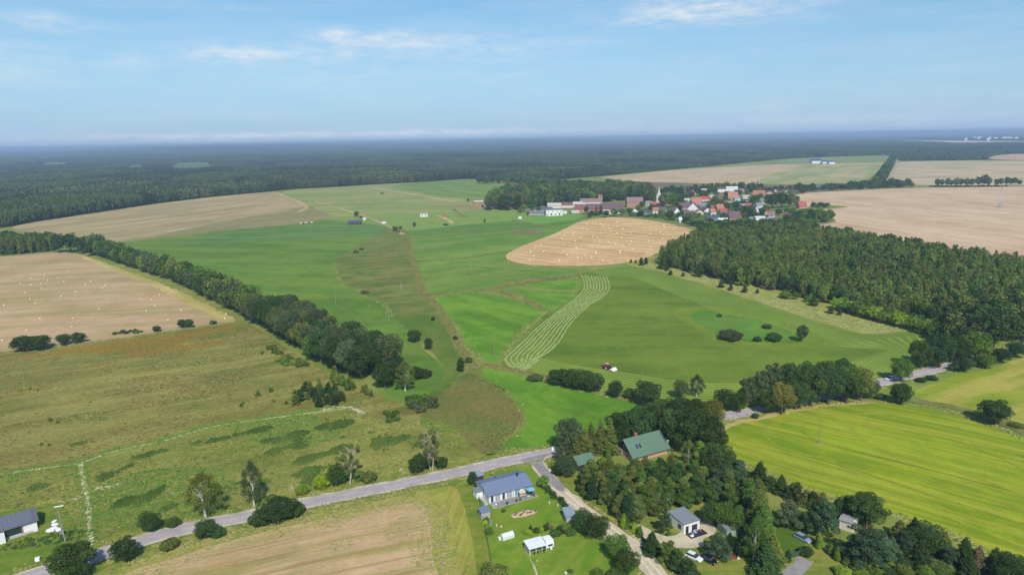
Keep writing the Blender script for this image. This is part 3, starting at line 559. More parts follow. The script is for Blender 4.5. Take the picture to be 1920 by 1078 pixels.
field('verge', [(835, 907), (862, 912), (890, 905), (900, 950), (912, 1010), (925, 1078), (925, 1140), (896, 1140), (890, 1040), (874, 955), (855, 925)], m_vg, .12, seed=54, label='tall grass strip beside the garden fence')
field('verge', [(1020, 868), (1060, 905), (1105, 945), (1150, 985), (1195, 1020), (1235, 1060), (1270, 1100), (1310, 1100), (1260, 1040), (1215, 1000), (1165, 955), (1120, 920), (1070, 885), (1045, 868)], m_vg, .1, seed=55, label='grass verge right of the gravel road')
field('verge', [(1008, 895), (1040, 925), (1080, 960), (1130, 1005), (1185, 1060), (1215, 1095), (1240, 1095), (1200, 1050), (1140, 990), (1090, 945), (1045, 905), (1020, 880)], m_vg, .115, seed=56, label='grass verge left of the gravel road')
field('crop_edge', [(836, 914), (858, 918), (872, 960), (884, 1010), (892, 1060), (898, 1130), (870, 1130), (862, 1060), (850, 1000), (838, 950)], field_mat('yellow_edge', S(142, 148, 72), S(124, 138, 58), S(168, 158, 98), S(140, 130, 78), d=(.1, 1), streak=(.02, .5), big=.05, grain=.25), .13, seed=57, label='worn yellow edge of the bottom field')

# ------------------------------------------------------------------ roads
def road_mat(name, c, c2, crack=.1):
    m, nt, bs, _ = new_mat(name); N = NT(nt); P = N.pos()
    a = N.noise(P, .25, 5, .6); b = N.noise(P, 3.5, 4, .7)
    uvn = N.n('ShaderNodeUVMap')
    col = N.mix(N.ramp(a, .38, .64), c, c2); N.set(bs.inputs['Base Color'], N.scalecol(col, N.m('ADD', .84, N.m('MULTIPLY', b, .32))))
    bs.inputs['Roughness'].default_value = .92; bs.inputs['Specular IOR Level'].default_value = .2
    bp = N.n('ShaderNodeBump'); bp.inputs['Strength'].default_value = .25; bp.inputs['Distance'].default_value = .05; nt.links.new(b, bp.inputs['Height']); nt.links.new(bp.outputs[0], bs.inputs['Normal'])
    return m
m_asph = road_mat('worn_asphalt', S(186, 173, 170), S(172, 161, 158)); m_asph2 = road_mat('old_asphalt', S(138, 132, 132), S(156, 148, 142)); m_should = road_mat('sandy_shoulder', S(206, 194, 170), S(150, 150, 104))
m_gravel = road_mat('pale_gravel', S(206, 190, 162), S(184, 172, 144))
RD = [(-30, 1108), (60, 1079), (130, 1056), (200, 1036), (290, 1006), (380, 984), (450, 971), (560, 946), (650, 928), (760, 906), (880, 881), (960, 863), (1020, 851), (1100, 833), (1200, 812), (1290, 794), (1345, 784), (1400, 774), (1460, 760), (1560, 739), (1640, 720), (1700, 706), (1775, 688), (1850, 668), (1960, 640)]
tag(ribbon('road_shoulder', RD, 6.6, m_should, .15, jit=.16), 'pale sandy shoulders of the asphalt road', kind='structure')
tag(ribbon('road', RD, 5.3, m_asph, .18, jit=.06), 'grey asphalt country road crossing the picture', kind='structure')
SR = [(1008, 856), (1010, 868), (1022, 888), (1045, 914), (1080, 945), (1122, 976), (1155, 1002), (1184, 1026), (1207, 1049), (1234, 1080), (1268, 1122)]
tag(ribbon('gravel_road', SR, [6, 5, 5.0, 4.6, 4.6, 4.6, 5, 5, 5, 5, 5], m_gravel, .165, jit=.22), 'pale gravel side road running to the lower edge', kind='structure')
field('road_apron', [(976, 864), (1000, 856), (1034, 850), (1022, 858), (1018, 868), (1030, 884), (1060, 915), (1050, 922), (1022, 900), (1005, 880), (996, 872)], m_asph2, .20, jit=.2, seed=60, label='darker asphalt apron of the road junction')
field('gravel_yard', [(1196, 984), (1215, 992), (1240, 1003), (1262, 1003), (1300, 985), (1325, 975), (1342, 990), (1338, 1003), (1318, 1012), (1318, 1024), (1285, 1028), (1250, 1024), (1222, 1010), (1200, 1004)], m_gravel, .16, seed=61, label='sandy yard in front of the white cabin')
tag(ribbon('gravel_drive', [(1178, 1034), (1200, 1016), (1215, 1003)], 5.5, m_gravel, .175, jit=.3), 'gravel drive between road and yard', kind='structure')
tag(ribbon('asphalt_drive', [(1440, 1130), (1478, 1082), (1500, 1062), (1510, 1048)], 4.2, m_asph2, .16, jit=.25), 'dark asphalt drive at the lower right', kind='structure')
tag(ribbon('garden_path', [(985, 1030), (1000, 1060), (1010, 1085)], .5, m_should, .15, jit=.1), 'narrow trodden path through the garden', kind='structure')
m_wear = road_mat('asphalt_wear', S(170, 159, 156), S(160, 150, 148))
for off_ in (-1.75, -.85, .8, 1.7): tag(ribbon('wheel_track', RD, .5, m_wear, .186, jit=.09, off=off_, seed=int(off_ * 10) + 40), 'darker wheel track on the asphalt', kind='structure')
m_wear2 = road_mat('gravel_wear', S(220, 206, 180), S(208, 194, 168))
for off_ in (-.9, .9): tag(ribbon('wheel_track', SR[2:], .7, m_wear2, .172, jit=.12, off=off_, seed=int(off_ * 10) + 60), 'paler wheel track on the gravel', kind='structure')
# faint wheel tracks across the grass
m_gt = field_mat('grass_track', S(120, 140, 66), S(104, 124, 56), grain=.2)
for k, q in enumerate(([(640, 530), (560, 500), (480, 470), (400, 452)], [(835, 604), (880, 590), (940, 600), (985, 612)], [(950, 770), (1010, 760), (1090, 775), (1160, 790)], [(800, 520), (860, 500), (940, 505), (1040, 512)], [(700, 640), (660, 590), (600, 560), (480, 520)])):
    for w_ in (-.9, .9): tag(ribbon('wheel_track', q, .45, m_gt, .15 + k * .004, jit=.15, off=w_, seed=70 + k), kind='structure')
for k, (px, py) in enumerate([(330, 994), (520, 955), (700, 917), (842, 889), (945, 866), (610, 936)]):
    p = G(px, py); d_ = G(px + 20, py - 4) - p; o_ = MB().box((0, 0, .182), (3.2 + k % 3 * 1.4, 1.4 + k % 2 * .5, .008)).build('asphalt_patch', m_wear, None, (p[0], p[1], 0), math.atan2(d_[1], d_[0])); tag(o_, 'darker repair patch in the road', kind='structure')
# sandy trenches in the weedy meadow
m_sc = road_mat('bare_sand', S(206, 194, 160), S(176, 168, 124))
sp = []
def trench(px, w, n, seed):
    c = curve(GW(px), False, jit=0, step=.8); r = rng(seed); k = r.integers(0, len(c), n); return c[k] + r.normal(0, w, (n, 2))
P_ = np.concatenate([trench([(150, 869), (157, 900), (166, 945), (168, 985), (170, 1022)], .42, 330, 1), trench([(-20, 892), (70, 879), (100, 875), (150, 869)], .3, 150, 2),
    trench([(150, 869), (185, 856), (215, 846), (300, 828), (400, 800), (500, 785), (600, 772), (655, 764)], .3, 300, 3), trench([(600, 769), (645, 763), (668, 768), (680, 776)], .8, 180, 4),
    trench([(178, 916), (205, 912), (228, 906)], .9, 150, 5), trench([(132, 937), (150, 934), (162, 927)], .5, 70, 6), trench([(200, 940), (212, 936)], .6, 40, 7), trench([(546, 910), (550, 922)], .6, 50, 8), trench([(592, 914), (600, 928)], .9, 110, 9), trench([(752, 878), (760, 895)], .5, 60, 10),
    trench([(680, 912), (705, 907)], .3, 40, 11), trench([(165, 1014), (192, 1016)], .3, 30, 12), trench([(72, 945), (115, 940)], .4, 40, 13)])
mounds('bare_sand', P_, .2, .7, .06, .16, tint_mat('sand_tint', S(160, 152, 104), S(212, 198, 162), .4), 70, 'pale bare sand along the freshly dug trench lines')

for q, w_ in (([(150, 869), (157, 900), (166, 945), (168, 985), (170, 1022)], 1.1), ([(-20, 892), (70, 879), (100, 875), (150, 869)], .55), ([(150, 869), (185, 856), (215, 846), (300, 828), (400, 800), (500, 785), (600, 772), (655, 764)], .6), ([(604, 769), (645, 763), (668, 768), (680, 776)], 1.6), ([(178, 917), (205, 912), (228, 906)], 1.5)):
    tag(ribbon('sand_path', q, w_, m_sc, .11, jit=w_ * .22, seed=11, step=1.0), 'thin bare sandy line', kind='structure')
ql = np.concatenate([trench([(150, 869), (157, 900), (166, 945), (168, 985), (170, 1022)], 1.6, 900, 41), trench([(-20, 890), (70, 877), (100, 873), (150, 867)], 1.3, 500, 42), trench([(150, 867), (185, 854), (215, 844), (300, 826), (400, 798), (500, 783), (600, 768), (655, 760)], 1.5, 1800, 43)])
mounds('path_grass', ql, .3, .9, .08, .25, tint_mat('path_green', S(82, 118, 38), S(112, 136, 52), .4), 71, 'fresh green grass beside the sandy lines')
# ------------------------------------------------------------------ clumps of weeds, grass and flowers
RM = GW([(-60, 672), (0, 662), (90, 655), (230, 637), (360, 618), (430, 607), (462, 607), (500, 632), (560, 674), (640, 718), (700, 742), (760, 780), (650, 766), (560, 775), (450, 792), (350, 815), (210, 850), (150, 870), (60, 882), (-60, 900)])
WM = GW([(-60, 898), (60, 884), (150, 872), (210, 853), (350, 818), (450, 795), (560, 778), (650, 770), (760, 785), (850, 785), (970, 795), (938, 845), (870, 862), (760, 888), (650, 910), (560, 929), (460, 953), (380, 969), (280, 993), (190, 1021), (60, 1030), (-40, 1040)])
hm_dir = math.atan2(*(G(560, 690) - G(60, 760))[::-1])
mounds('meadow_grass', np.concatenate([sample_poly(RM, 26000, 80), sample_poly(WM, 26000, 81)]), .3, 1.0, .08, .26, tint_mat('meadow_tufts', S(94, 102, 44), S(150, 144, 82), .5), 80, 'tufts of rough grass over the left meadows', squash=.6, ang=hm_dir, patch=22)
nz_ = lambda p: np.sin(p[:, 0] * .071 + 1.3 * np.sin(p[:, 1] * .043)) + np.sin(p[:, 1] * .093 + 1.7 * np.sin(p[:, 0] * .037 + 2))
q = sample_poly(RM, 12000, 82); q = q[nz_(q) > .75]
mounds('dry_grass', q, .4, 1.3, .1, .3, tint_mat('brown_tufts', S(108, 92, 50), S(132, 120, 66), .4), 82, 'brown dry grass clumps on the upper meadow', squash=.6, ang=hm_dir)
q = sample_poly(WM, 14000, 83); q = q[nz_(q + 40) > .5]
mounds('meadow_weeds', q, .35, .9, .2, .5, tint_mat('green_tufts', S(74, 108, 38), S(104, 128, 52), .5), 83, 'green weed clumps on the meadow by the road', squash=.8)
E1 = [((120, 656), (350, 634), 22), ((330, 632), (440, 612), 12), ((40, 668), (220, 654), 9), ((230, 668), (420, 640), 12), ((158, 690), (222, 676), 4), ((254, 680), (276, 675), 3), ((120, 756), (146, 750), 3), ((200, 662), (330, 650), 6), ((334, 660), (360, 652), 4), ((20, 735), (100, 728), 3), ((345, 742), (380, 738), 2.5), ((150, 745), (200, 738), 2)]
mounds('goldenrod', sample_ell(E1, 6500, 84), .25, .75, .15, .4, tint_mat('goldenrod_flower', S(118, 98, 40), S(150, 114, 42), .5), 84, 'ochre flowering weeds in the upper left meadow', squash=.6, ang=hm_dir)
E2 = [((515, 868), (640, 838), 13), ((520, 885), (600, 868), 9), ((598, 803), (710, 786), 4.5), ((611, 824), (692, 812), 4), ((677, 838), (762, 820), 5), ((466, 811), (554, 795), 3), ((494, 828), (575, 812), 4.5), ((500, 850), (560, 842), 3), ((359, 833), (430, 821), 1.6), ((437, 817), (500, 803), 1.6),
      ((138, 834), (161, 830), 1.6), ((190, 902), (216, 872), 3), ((221, 881), (247, 869), 2.5), ((208, 950), (300, 920), 5), ((262, 928), (308, 910), 2), ((57, 922), (82, 908), 3), ((96, 909), (126, 900), 2.5), ((0, 945), (40, 930), 3), ((20, 905), (60, 895), 2), ((300, 960), (330, 948), 2), ((250, 860), (310, 845), 2), ((330, 880), (370, 868), 1.5), ((750, 838), (800, 828), 2), ((560, 905), (640, 885), 4)]
qn = sample_ell([(a, b, w * 1.35) for a, b, w in E2], 13000, 85); qn = np.concatenate([qn[patch_noise(qn, 4.5, 31) > .15], sample_poly(WM, 9000, 32)]); k_ = len(qn) - 9000; qn = np.concatenate([qn[:k_], qn[k_:][patch_noise(qn[k_:], 7, 33) > 2.1]])
mounds('nettle_patch', qn, .35, 1.0, .4, 1.1, tint_mat('nettle_leaf', S(52, 78, 30), S(92, 108, 46), .6), 85, 'dark green nettle patches in the weedy meadow', patch=9)
E3 = [((640, 520), (700, 545), 8), ((700, 478), (745, 470), 14), ((680, 500), (740, 495), 12), ((700, 520), (760, 530), 10)]
mounds('dry_grass', sample_ell(E3, 900, 86), 1., 2.4, .1, .35, bpy.data.materials['brown_tufts'], 86, 'dry clumps on the scrub tongue', squash=.5)
q = sample_poly(GW([(790, 770), (830, 735), (880, 700), (925, 722), (962, 752), (976, 782), (965, 808), (943, 826), (940, 846), (900, 850), (850, 800)]), 5000, 87)
mounds('meadow_grass', q, .4, 1.0, .15, .5, tint_mat('reed_tufts', S(82, 98, 44), S(124, 112, 64), .5), 87, 'brownish reed tufts in the hollow', squash=.8, patch=14)
q = curve(GW([(764, 440), (770, 475), (780, 508), (795, 548), (822, 580), (846, 618), (866, 655), (882, 680)]), False, jit=0, step=1.0); q = np.repeat(q, 5, 0) + rng(5).normal(0, 1.25, (len(q) * 5, 2))
mounds('reed_bed', q, .4, 1.0, .3, .8, tint_mat('reed_tint', S(90, 102, 48), S(136, 128, 74), .5), 88, 'tan reeds filling the winding ditch')
q = sample_poly(GW([(1180, 496), (1300, 505), (1420, 545), (1560, 590), (1720, 618), (1640, 627), (1560, 609), (1450, 573), (1330, 534), (1230, 505)]), 4500, 89)
mounds('dry_grass', q, .6, 1.6, .2, .5, tint_mat('slope_tufts', S(118, 132, 66), S(172, 162, 106), .4), 89, 'straw coloured tufts on the slope below the plantation', squash=.7)

# rough grassy margins where fields meet
mg = []
for k, (q, w_, n_) in enumerate([([(215, 456), (330, 446), (420, 434), (560, 420)], 1.6, 260), ([(629, 494), (633, 512), (645, 530), (675, 548), (712, 566), (738, 592)], 1.5, 420), ([(815, 562), (842, 552), (885, 548), (935, 554), (985, 566), (1016, 582)], 1.2, 420), ([(838, 593), (862, 627), (880, 655), (905, 673)], 1.2, 260), ([(992, 608), (962, 640), (946, 666)], 1.2, 220),
        ([(875, 690), (910, 687), (960, 697), (1010, 708), (1080, 728), (1140, 742)], 1.2, 420), ([(893, 706), (925, 720), (962, 750), (979, 783), (972, 806), (945, 826)], 1.6, 60), ([(940, 847), (1000, 843), (1036, 836)], 1.0, 160), ([(1090, 512), (1084, 528), (1078, 548), (1040, 576), (998, 610), (970, 640), (945, 664), (940, 680)], 1.3, 420), ([(953, 480), (972, 467), (1010, 451), (1050, 435), (1088, 416)], 1.8, 260), ([(965, 493), (1010, 499), (1090, 500), (1150, 497), (1200, 487)], 1.6, 260),
        ([(1345, 812), (1362, 792), (1430, 778), (1500, 764), (1620, 753), (1700, 759), (1765, 768), (1830, 788), (1930, 826)], 1.0, 900), ([(1350, 845), (1385, 866), (1430, 882), (1480, 905), (1560, 932), (1640, 955), (1700, 972), (1780, 1000), (1850, 1035)], .9, 700), ([(215, 1066), (330, 1026), (450, 992), (580, 958), (700, 933), (790, 914), (835, 905)], .7, 900), ([(0, 661), (90, 653), (230, 634), (360, 615), (430, 604)], 1.2, 500),
        ]):
    mg.append(trench(q, w_, n_, 200 + k))
def along(px, off, w_, n_, seed):
    c = curve(GW(px), False, jit=0, step=1.0); t = np.gradient(c, axis=0); t /= np.linalg.norm(t, axis=1)[:, None]; r = rng(seed); k = r.integers(0, len(c), n_)
    return c[k] + np.stack([-t[k, 1], t[k, 0]], 1) * (off + np.sign(off) * np.abs(r.normal(0, w_, n_)))[:, None]
mg += [along(RD[:13], 3.7, .9, 1500, 301), along(RD[:13], -3.7, .9, 1500, 302), along(SR[4:], 3.0, .7, 500, 303), along(SR[4:], -3.0, .7, 500, 304), along(RD[16:], 3.7, .8, 500, 305), along(RD[16:], -3.7, .8, 500, 306)]
mounds('margin_grass', np.concatenate(mg), .25, .9, .15, .55, tint_mat('margin_tint', S(88, 106, 44), S(158, 150, 90), .5), 95, 'rough margin grass along field and road edges', squash=.8)

# tan and green mix where the bottom stubble thins out
q = trench([(235, 1074), (330, 1043), (440, 1009), (560, 980), (680, 955), (772, 942), (806, 956), (816, 1000), (824, 1060), (830, 1110)], 3.4, 6500, 401)
mounds('stubble_tufts', q, .12, .55, .015, .05, tint_mat('stubble_mix', S(146, 146, 76), S(184, 160, 118), .3), 96, 'thin mix of stubble and grass at the rim of the tan field', squash=.35, base=.121, ang=math.atan2(*(G(700, 955) - G(400, 1020))[::-1]))
q = sample_poly(GW([(235, 1078), (440, 1012), (680, 958), (790, 950), (812, 1050), (818, 1120), (300, 1120)]), 9000, 402); q = q[patch_noise(q, 9, 5) > .9]
mounds('weed_tufts', q, .12, .42, .02, .06, tint_mat('stubble_weed', S(128, 134, 66), S(158, 146, 92), .3), 97, 'green weeds coming up through the bottom stubble', squash=.4, base=.121, ang=math.atan2(*(G(700, 955) - G(400, 1020))[::-1]))
q = sample_poly(GW([(0, 662), (90, 655), (230, 637), (400, 612), (440, 600), (300, 532), (170, 487), (0, 486)]), 5000, 403); q = q[patch_noise(q, 24, 8) > 1.6]
mounds('weed_tufts', q, .4, 1.4, .04, .14, bpy.data.materials['stubble_weed'], 98, 'green weeds in the left stubble', squash=.3, base=.081, ang=0.12)
# ------------------------------------------------------------------ foliage
def blobs_round(r, R_=5., H=12., z0=2.0, n=16, br=(.30, .46), flat=1.0):
    b = [(0, 0, (z0 + H) / 2, R_ * .62, (H - z0) * .34)]
    for i in range(n):
        a = i * 2.4 + r.uniform(-.4, .4); t = (i + .5) / n; zz = 1 - 2 * t; s = math.sqrt(max(0, 1 - zz * zz))
        k = r.uniform(.52, .72); q = R_ * r.uniform(*br)
        cx, cy_ = math.cos(a) * s * R_ * k, math.sin(a) * s * R_ * k
        hz = (H - z0) / 2; cz = z0 + hz + zz * hz * k * flat
        b.append((cx, cy_, max(cz, z0 + q * .5), q, q * r.uniform(.75, 1.0)))
    return b
def leafcloud(blobs, n, size, r, shell=.72, jit=.6, droop=1.0, zmin=.15, updir=.25, nside=4):
    B = np.array(blobs); w = B[:, 3] ** 2; w /= w.sum(); k = r.choice(len(B), n, p=w)
    d = r.normal(0, 1, (n, 3)); d[:, 2] += updir; d /= np.linalg.norm(d, axis=1)[:, None]
    rad = r.uniform(shell, 1.04, n)
    C = B[k, :3] + d * np.stack([B[k, 3], B[k, 3], B[k, 4]], 1) * rad[:, None]; C[:, 2] = np.maximum(C[:, 2], zmin)
    nn = d + r.normal(0, jit, (n, 3)); nn[:, 2] += .25; nn /= np.linalg.norm(nn, axis=1)[:, None]
    h = r.normal(0, 1, (n, 3)); u = np.cross(nn, h); u /= np.linalg.norm(u, axis=1)[:, None]; v = np.cross(nn, u)
    if droop != 1.0: v = v * .4 + np.array([0, 0, -1.0]) * droop; 
    s = size * r.uniform(.6, 1.35, n)[:, None]
    bt = r.uniform(.82, 1.2, len(B)); sp_ = .3 if size < .5 else .16; tint = bt[k] * r.uniform(1 - sp_, 1 + sp_, n)
    if nside == 3: V = np.stack([C - u * s * .6 - v * s * .4, C + u * s * .6 - v * s * .35, C + v * s * .7], 1)
    else: V = np.stack([C - u * s * .5, C + v * s * r.uniform(.35, .6, (n, 1)), C + u * s * .5, C - v * s * r.uniform(.35, .6, (n, 1))], 1)
    return V.reshape(-1, 3), np.arange(n * nside).reshape(n, nside), tint
def trunk_mb(H, r0, zc, R_, r, limbs=7, lean=0.0, twin=False, top=.6):
    mb = MB()
    def stem(x0, dx, dy, r0):
        p = Vector((x0, 0, -.1)); k = 4; pts = [p]
        for i in range(k): p = p + Vector((dx / k + r.uniform(-.12, .12), dy / k + r.uniform(-.12, .12), H * top / k)); pts.append(p)
        for i in range(k): mb.tube(pts[i], pts[i + 1], r0 * (1 - i / (k + .8)), r0 * (1 - (i + 1) / (k + .8)), 7)
        for i in range(limbs):
            t = r.uniform(.35, 1.0); j = min(k - 1, int(t * k)); b = pts[j].lerp(pts[j + 1], t * k - j if t < 1 else 1); a = i * 2.4 + r.uniform(0, 1)
            e = b + Vector((math.cos(a) * R_ * r.uniform(.4, .7), math.sin(a) * R_ * r.uniform(.4, .7), H * r.uniform(.1, .28))); m = b.lerp(e, .5) + Vector((0, 0, -.2))
            mb.tube(b, m, r0 * .34, r0 * .22, 5); mb.tube(m, e, r0 * .22, r0 * .06, 5)
    if twin: stem(-.25, -R_ * .3, 0, r0 * .8); stem(.25, R_ * .35, .3, r0 * .8)
    else: stem(0, lean, lean * .4, r0)
    return mb
GREENS = {
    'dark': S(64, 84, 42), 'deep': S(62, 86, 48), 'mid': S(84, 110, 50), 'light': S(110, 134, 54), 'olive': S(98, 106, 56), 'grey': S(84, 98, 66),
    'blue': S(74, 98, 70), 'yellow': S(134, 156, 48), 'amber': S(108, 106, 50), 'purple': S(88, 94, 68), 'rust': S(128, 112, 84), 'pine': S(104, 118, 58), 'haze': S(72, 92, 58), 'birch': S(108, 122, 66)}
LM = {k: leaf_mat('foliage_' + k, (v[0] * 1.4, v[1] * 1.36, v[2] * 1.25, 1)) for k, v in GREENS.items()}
m_bark = plain('bark_brown', S(96, 84, 70), .9, var=.3, scale=4); m_birchbark = plain('bark_birch', S(206, 200, 190), .8, var=.35, scale=5); m_deadbark = plain('bark_dead', S(172, 162, 146), .85, var=.3, scale=4); m_pinebark = plain('bark_pine', S(140, 104, 78), .9, var=.25)
SPECIES = {}
def make_species(kind, var, lod):
    key = (kind, var, lod)
    if key in SPECIES: return SPECIES[key]
    r = rng((ord(kind[0]) * 131 + ord(kind[-1]) * 17 + len(kind) * 7 + var * 1009 + lod * 53))
    bark = m_bark; H, W = 12., 10.
    NL = {0: 8200, 1: 680, 2: 70}[lod]; LS = {0: .33, 1: .92, 2: 2.3}[lod]
    if kind == 'broad':
        bl = blobs_round(r, 5, 12, 1.6, 18); V, Fc, ti = leafcloud(bl, NL, LS, r); tm = trunk_mb(12, .34, 3, 5, r)
    elif kind == 'oak':
        bl = blobs_round(r, 5.2, 12, 1.2, 26, (.22, .36)); V, Fc, ti = leafcloud(bl, int(NL * 1.15), LS, r); tm = trunk_mb(12, .42, 3, 5, r, 9)
    elif kind == 'bush':
        H, W = 4., 5.
        bl = []
        for i in range(13):
            a = i * 2.4; q = math.sqrt((i + .5) / 13) * 1.75; rr = r.uniform(.55, .95); bl.append((math.cos(a) * q, math.sin(a) * q, max(.5, 2.6 * (1 - (q / 2.4) ** 2)) * r.uniform(.75, 1.1), rr, rr * 1.05))
        bl.append((0, 0, 1.2, 1.7, 1.4)); V, Fc, ti = leafcloud(bl, int(NL * .55), LS * .7, r, zmin=.05); tm = trunk_mb(4, .12, 1, 2, r, 5, top=.5)
    elif kind == 'pine':        # young plantation tree: uneven column
        H, W = 12., 5.
        bl = []
        for i in range(11):
            t = i / 10; rr = (1.0 - .42 * t ** 2) * r.uniform(.75, 1.2); a = i * 2.4; o = (1 - t * .7) * 1.25 * r.uniform(.5, 1.2); bl.append((math.cos(a) * o, math.sin(a) * o, 1.9 + t * 9.2, rr * 1.25, rr * 1.25))
        bl.append((0, 0, 6, 1.4, 5)); V, Fc, ti = leafcloud(bl, int(NL * .75), LS * .9, r, jit=.8); tm = trunk_mb(12, .17, 2, 2, r, 6, top=.9); bark = m_pinebark
    elif kind == 'spruce':
        H, W = 12., 5.5; n = int(NL * .8); t = 1 - np.sqrt(r.random(n)); lay = 12
        tl = (np.floor(t * lay) + r.uniform(.1, .6, n)) / lay; a = r.integers(0, 11, n) * (2 * math.pi / 11) + np.floor(tl * lay) * .9 + r.normal(0, .16, n)
        bk = np.clip((tl * lay).astype(int), 0, lay - 1) * 11 + np.round(a / (2 * math.pi / 11)).astype(int) % 11; bf = r.uniform(.62, 1.3, 11 * lay + 12)[bk]
        rr = (1 - tl) ** .8 * 2.6 * bf * np.sqrt(r.uniform(.12, 1.08, n)); z = .4 + tl * 11.4 - rr * .22 + r.normal(0, .08, n)
        C = np.stack([np.cos(a) * rr, np.sin(a) * rr, z], 1); out = np.stack([np.cos(a), np.sin(a), -.28 * np.ones(n)], 1); sd_ = np.stack([-np.sin(a), np.cos(a), r.normal(0, .35, n)], 1); s = (LS * .95 * r.uniform(.6, 1.3, n))[:, None]
        C = C + np.stack([np.sin(tl * 9 + var) * .12, np.cos(tl * 7 + var * 2) * .12, np.zeros(n)], 1) + r.normal(0, .07, (n, 3)) + np.stack([np.cos(a), np.sin(a), np.zeros(n)], 1) * (np.sin(a * 3 + np.floor(tl * lay) * 1.7 + var) * .26 * (1 - tl))[:, None]
        V = np.stack([C - sd_ * s * .42, C + out * s * .8, C + sd_ * s * .42, C - out * s * .5], 1).reshape(-1, 3); Fc = np.arange(n * 4).reshape(n, 4); ti = r.uniform(.7, 1.3, n)
        tm = MB().tube((0, 0, -.1), (0, 0, 11.6), .18, .02, 6)
    elif kind == 'birch':
        H, W = 14., 9.
        bl = []
        for i in range(24):
            a = i * 2.4; t = (i + .5) / 24; o = math.sin(math.pi * min(1, t * .9 + .12)) * 3.4 * r.uniform(.6, 1.05); rr = r.uniform(.7, 1.15); bl.append((math.cos(a) * o, math.sin(a) * o, 3.4 + t * 9.6, rr, rr * 1.7))
        V, Fc, ti = leafcloud(bl, int(NL * .85), LS * .8, r, shell=.3, droop=.85); tm = trunk_mb(14, .24, 4, 2.6, r, 9, lean=.4, top=.72); bark = m_birchbark
    elif kind == 'bare':
        H, W = 13., 8.
        bl = []
        for i in range(22):
            a = i * 2.4; t = (i + .5) / 22; o = 2.9 * r.uniform(.3, 1.05); rr = r.uniform(.4, .9); bl.append((math.cos(a) * o, math.sin(a) * o, 4. + t * 8.6, rr, rr * 1.2))
        V, Fc, ti = leafcloud(bl, int(NL * .95), LS * .75, r, shell=.1); tm = trunk_mb(13, .24, 4, 4.2, r, 26, lean=1.0, twin=(var == 1), top=.8); bark = m_deadbark
        for i in range(110):
            a = r.uniform(0, 6.28); q = r.uniform(.5, 2.6); z = r.uniform(5, 11.5); b = Vector((math.cos(a) * q, math.sin(a) * q, z)); tm.tube(b, b + Vector((math.cos(a) * r.uniform(.4, 1.3), math.sin(a) * r.uniform(.4, 1.3), r.uniform(.3, 1.6))), .05, .015, 3)
    elif kind == 'column':
        H, W = 14., 5.
        bl = []
        for i in range(14):
            t = i / 13; a = i * 2.4; o = 1.25 * math.sin(math.pi * (.12 + .8 * t)) * r.uniform(.5, 1.1); rr = (.75 + .7 * math.sin(math.pi * (.15 + .75 * t))) * r.uniform(.75, 1.1); bl.append((math.cos(a) * o, math.sin(a) * o, 1.6 + t * 11.4, rr, rr * 1.25))
        V, Fc, ti = leafcloud(bl, int(NL * .85), LS * .85, r); tm = trunk_mb(14, .2, 3, 1.6, r, 8, top=.85)
    elif kind == 'scots':
        H, W = 12., 9.
        bl = []
        for i in range(17):
            a = i * 2.4; t = (i + .5) / 17; o = 3.5 * math.sqrt(1 - t * .85) * r.uniform(.7, 1.1); rr = r.uniform(.9, 1.45); bl.append((math.cos(a) * o, math.sin(a) * o, 2.2 + t * 8.6, rr, rr * .72))
        bl.append((0, 0, 6, 2.4, 4)); V, Fc, ti = leafcloud(bl, NL, LS * .85, r, jit=.9); tm = trunk_mb(12, .26, 3, 3.5, r, 12, top=.9); bark = m_pinebark
    elif kind == 'thuja':
        H, W = 4., 1.8; bl = [(r.normal(0, .08), r.normal(0, .08), .5 + i * .33, (.85 - .06 * i) * (1 if i > 0 else .8), .6) for i in range(10)]
        V, Fc, ti = leafcloud(bl, int(NL * .3), LS * .42, r, shell=.85, jit=.4, zmin=.03); tm = MB().tube((0, 0, -.05), (0, 0, 2), .07, .03, 5)
    nv = len(tm.V)
    crown = mesh_from('crown', V, Fc, [LM['mid']], tint=ti)
    trunk = mesh_from('trunk', tm.V, tm.F, [bark])
    whole = None
    if lod > 0:
        t3 = MB().tube((0, 0, -.1), (0, 0, H * .6), .22 * H / 12, .1, 4)
        b0 = len(V); k = Fc.shape[1]
        TF = []
        for f in t3.F:
            f = [i + b0 for i in f]
            if k == 4 and len(f) == 4: TF.append(f)
        V2 = np.concatenate([V, np.array(t3.V)]); TF = np.array(TF)
        if k == 3: TF = np.concatenate([TF[:, [0, 1, 2]], TF[:, [0, 2, 3]]])
        whole = mesh_from('tree', V2, np.concatenate([Fc, TF]), [LM['mid'], bark], tint=np.r_[ti, np.ones(len(TF))], midx=np.r_[np.zeros(len(Fc), int), np.ones(len(TF), int)])
    SPECIES[key] = (crown, trunk, whole, H, W); return SPECIES[key]
NAMES = {'broad': 'broadleaf_tree', 'oak': 'oak_tree', 'bush': 'bush', 'pine': 'pine_tree', 'spruce': 'spruce_tree', 'birch': 'birch_tree', 'bare': 'birch_tree', 'column': 'slender_tree', 'scots': 'pine_tree', 'thuja': 'thuja_bush'}
TR = random.Random(4)
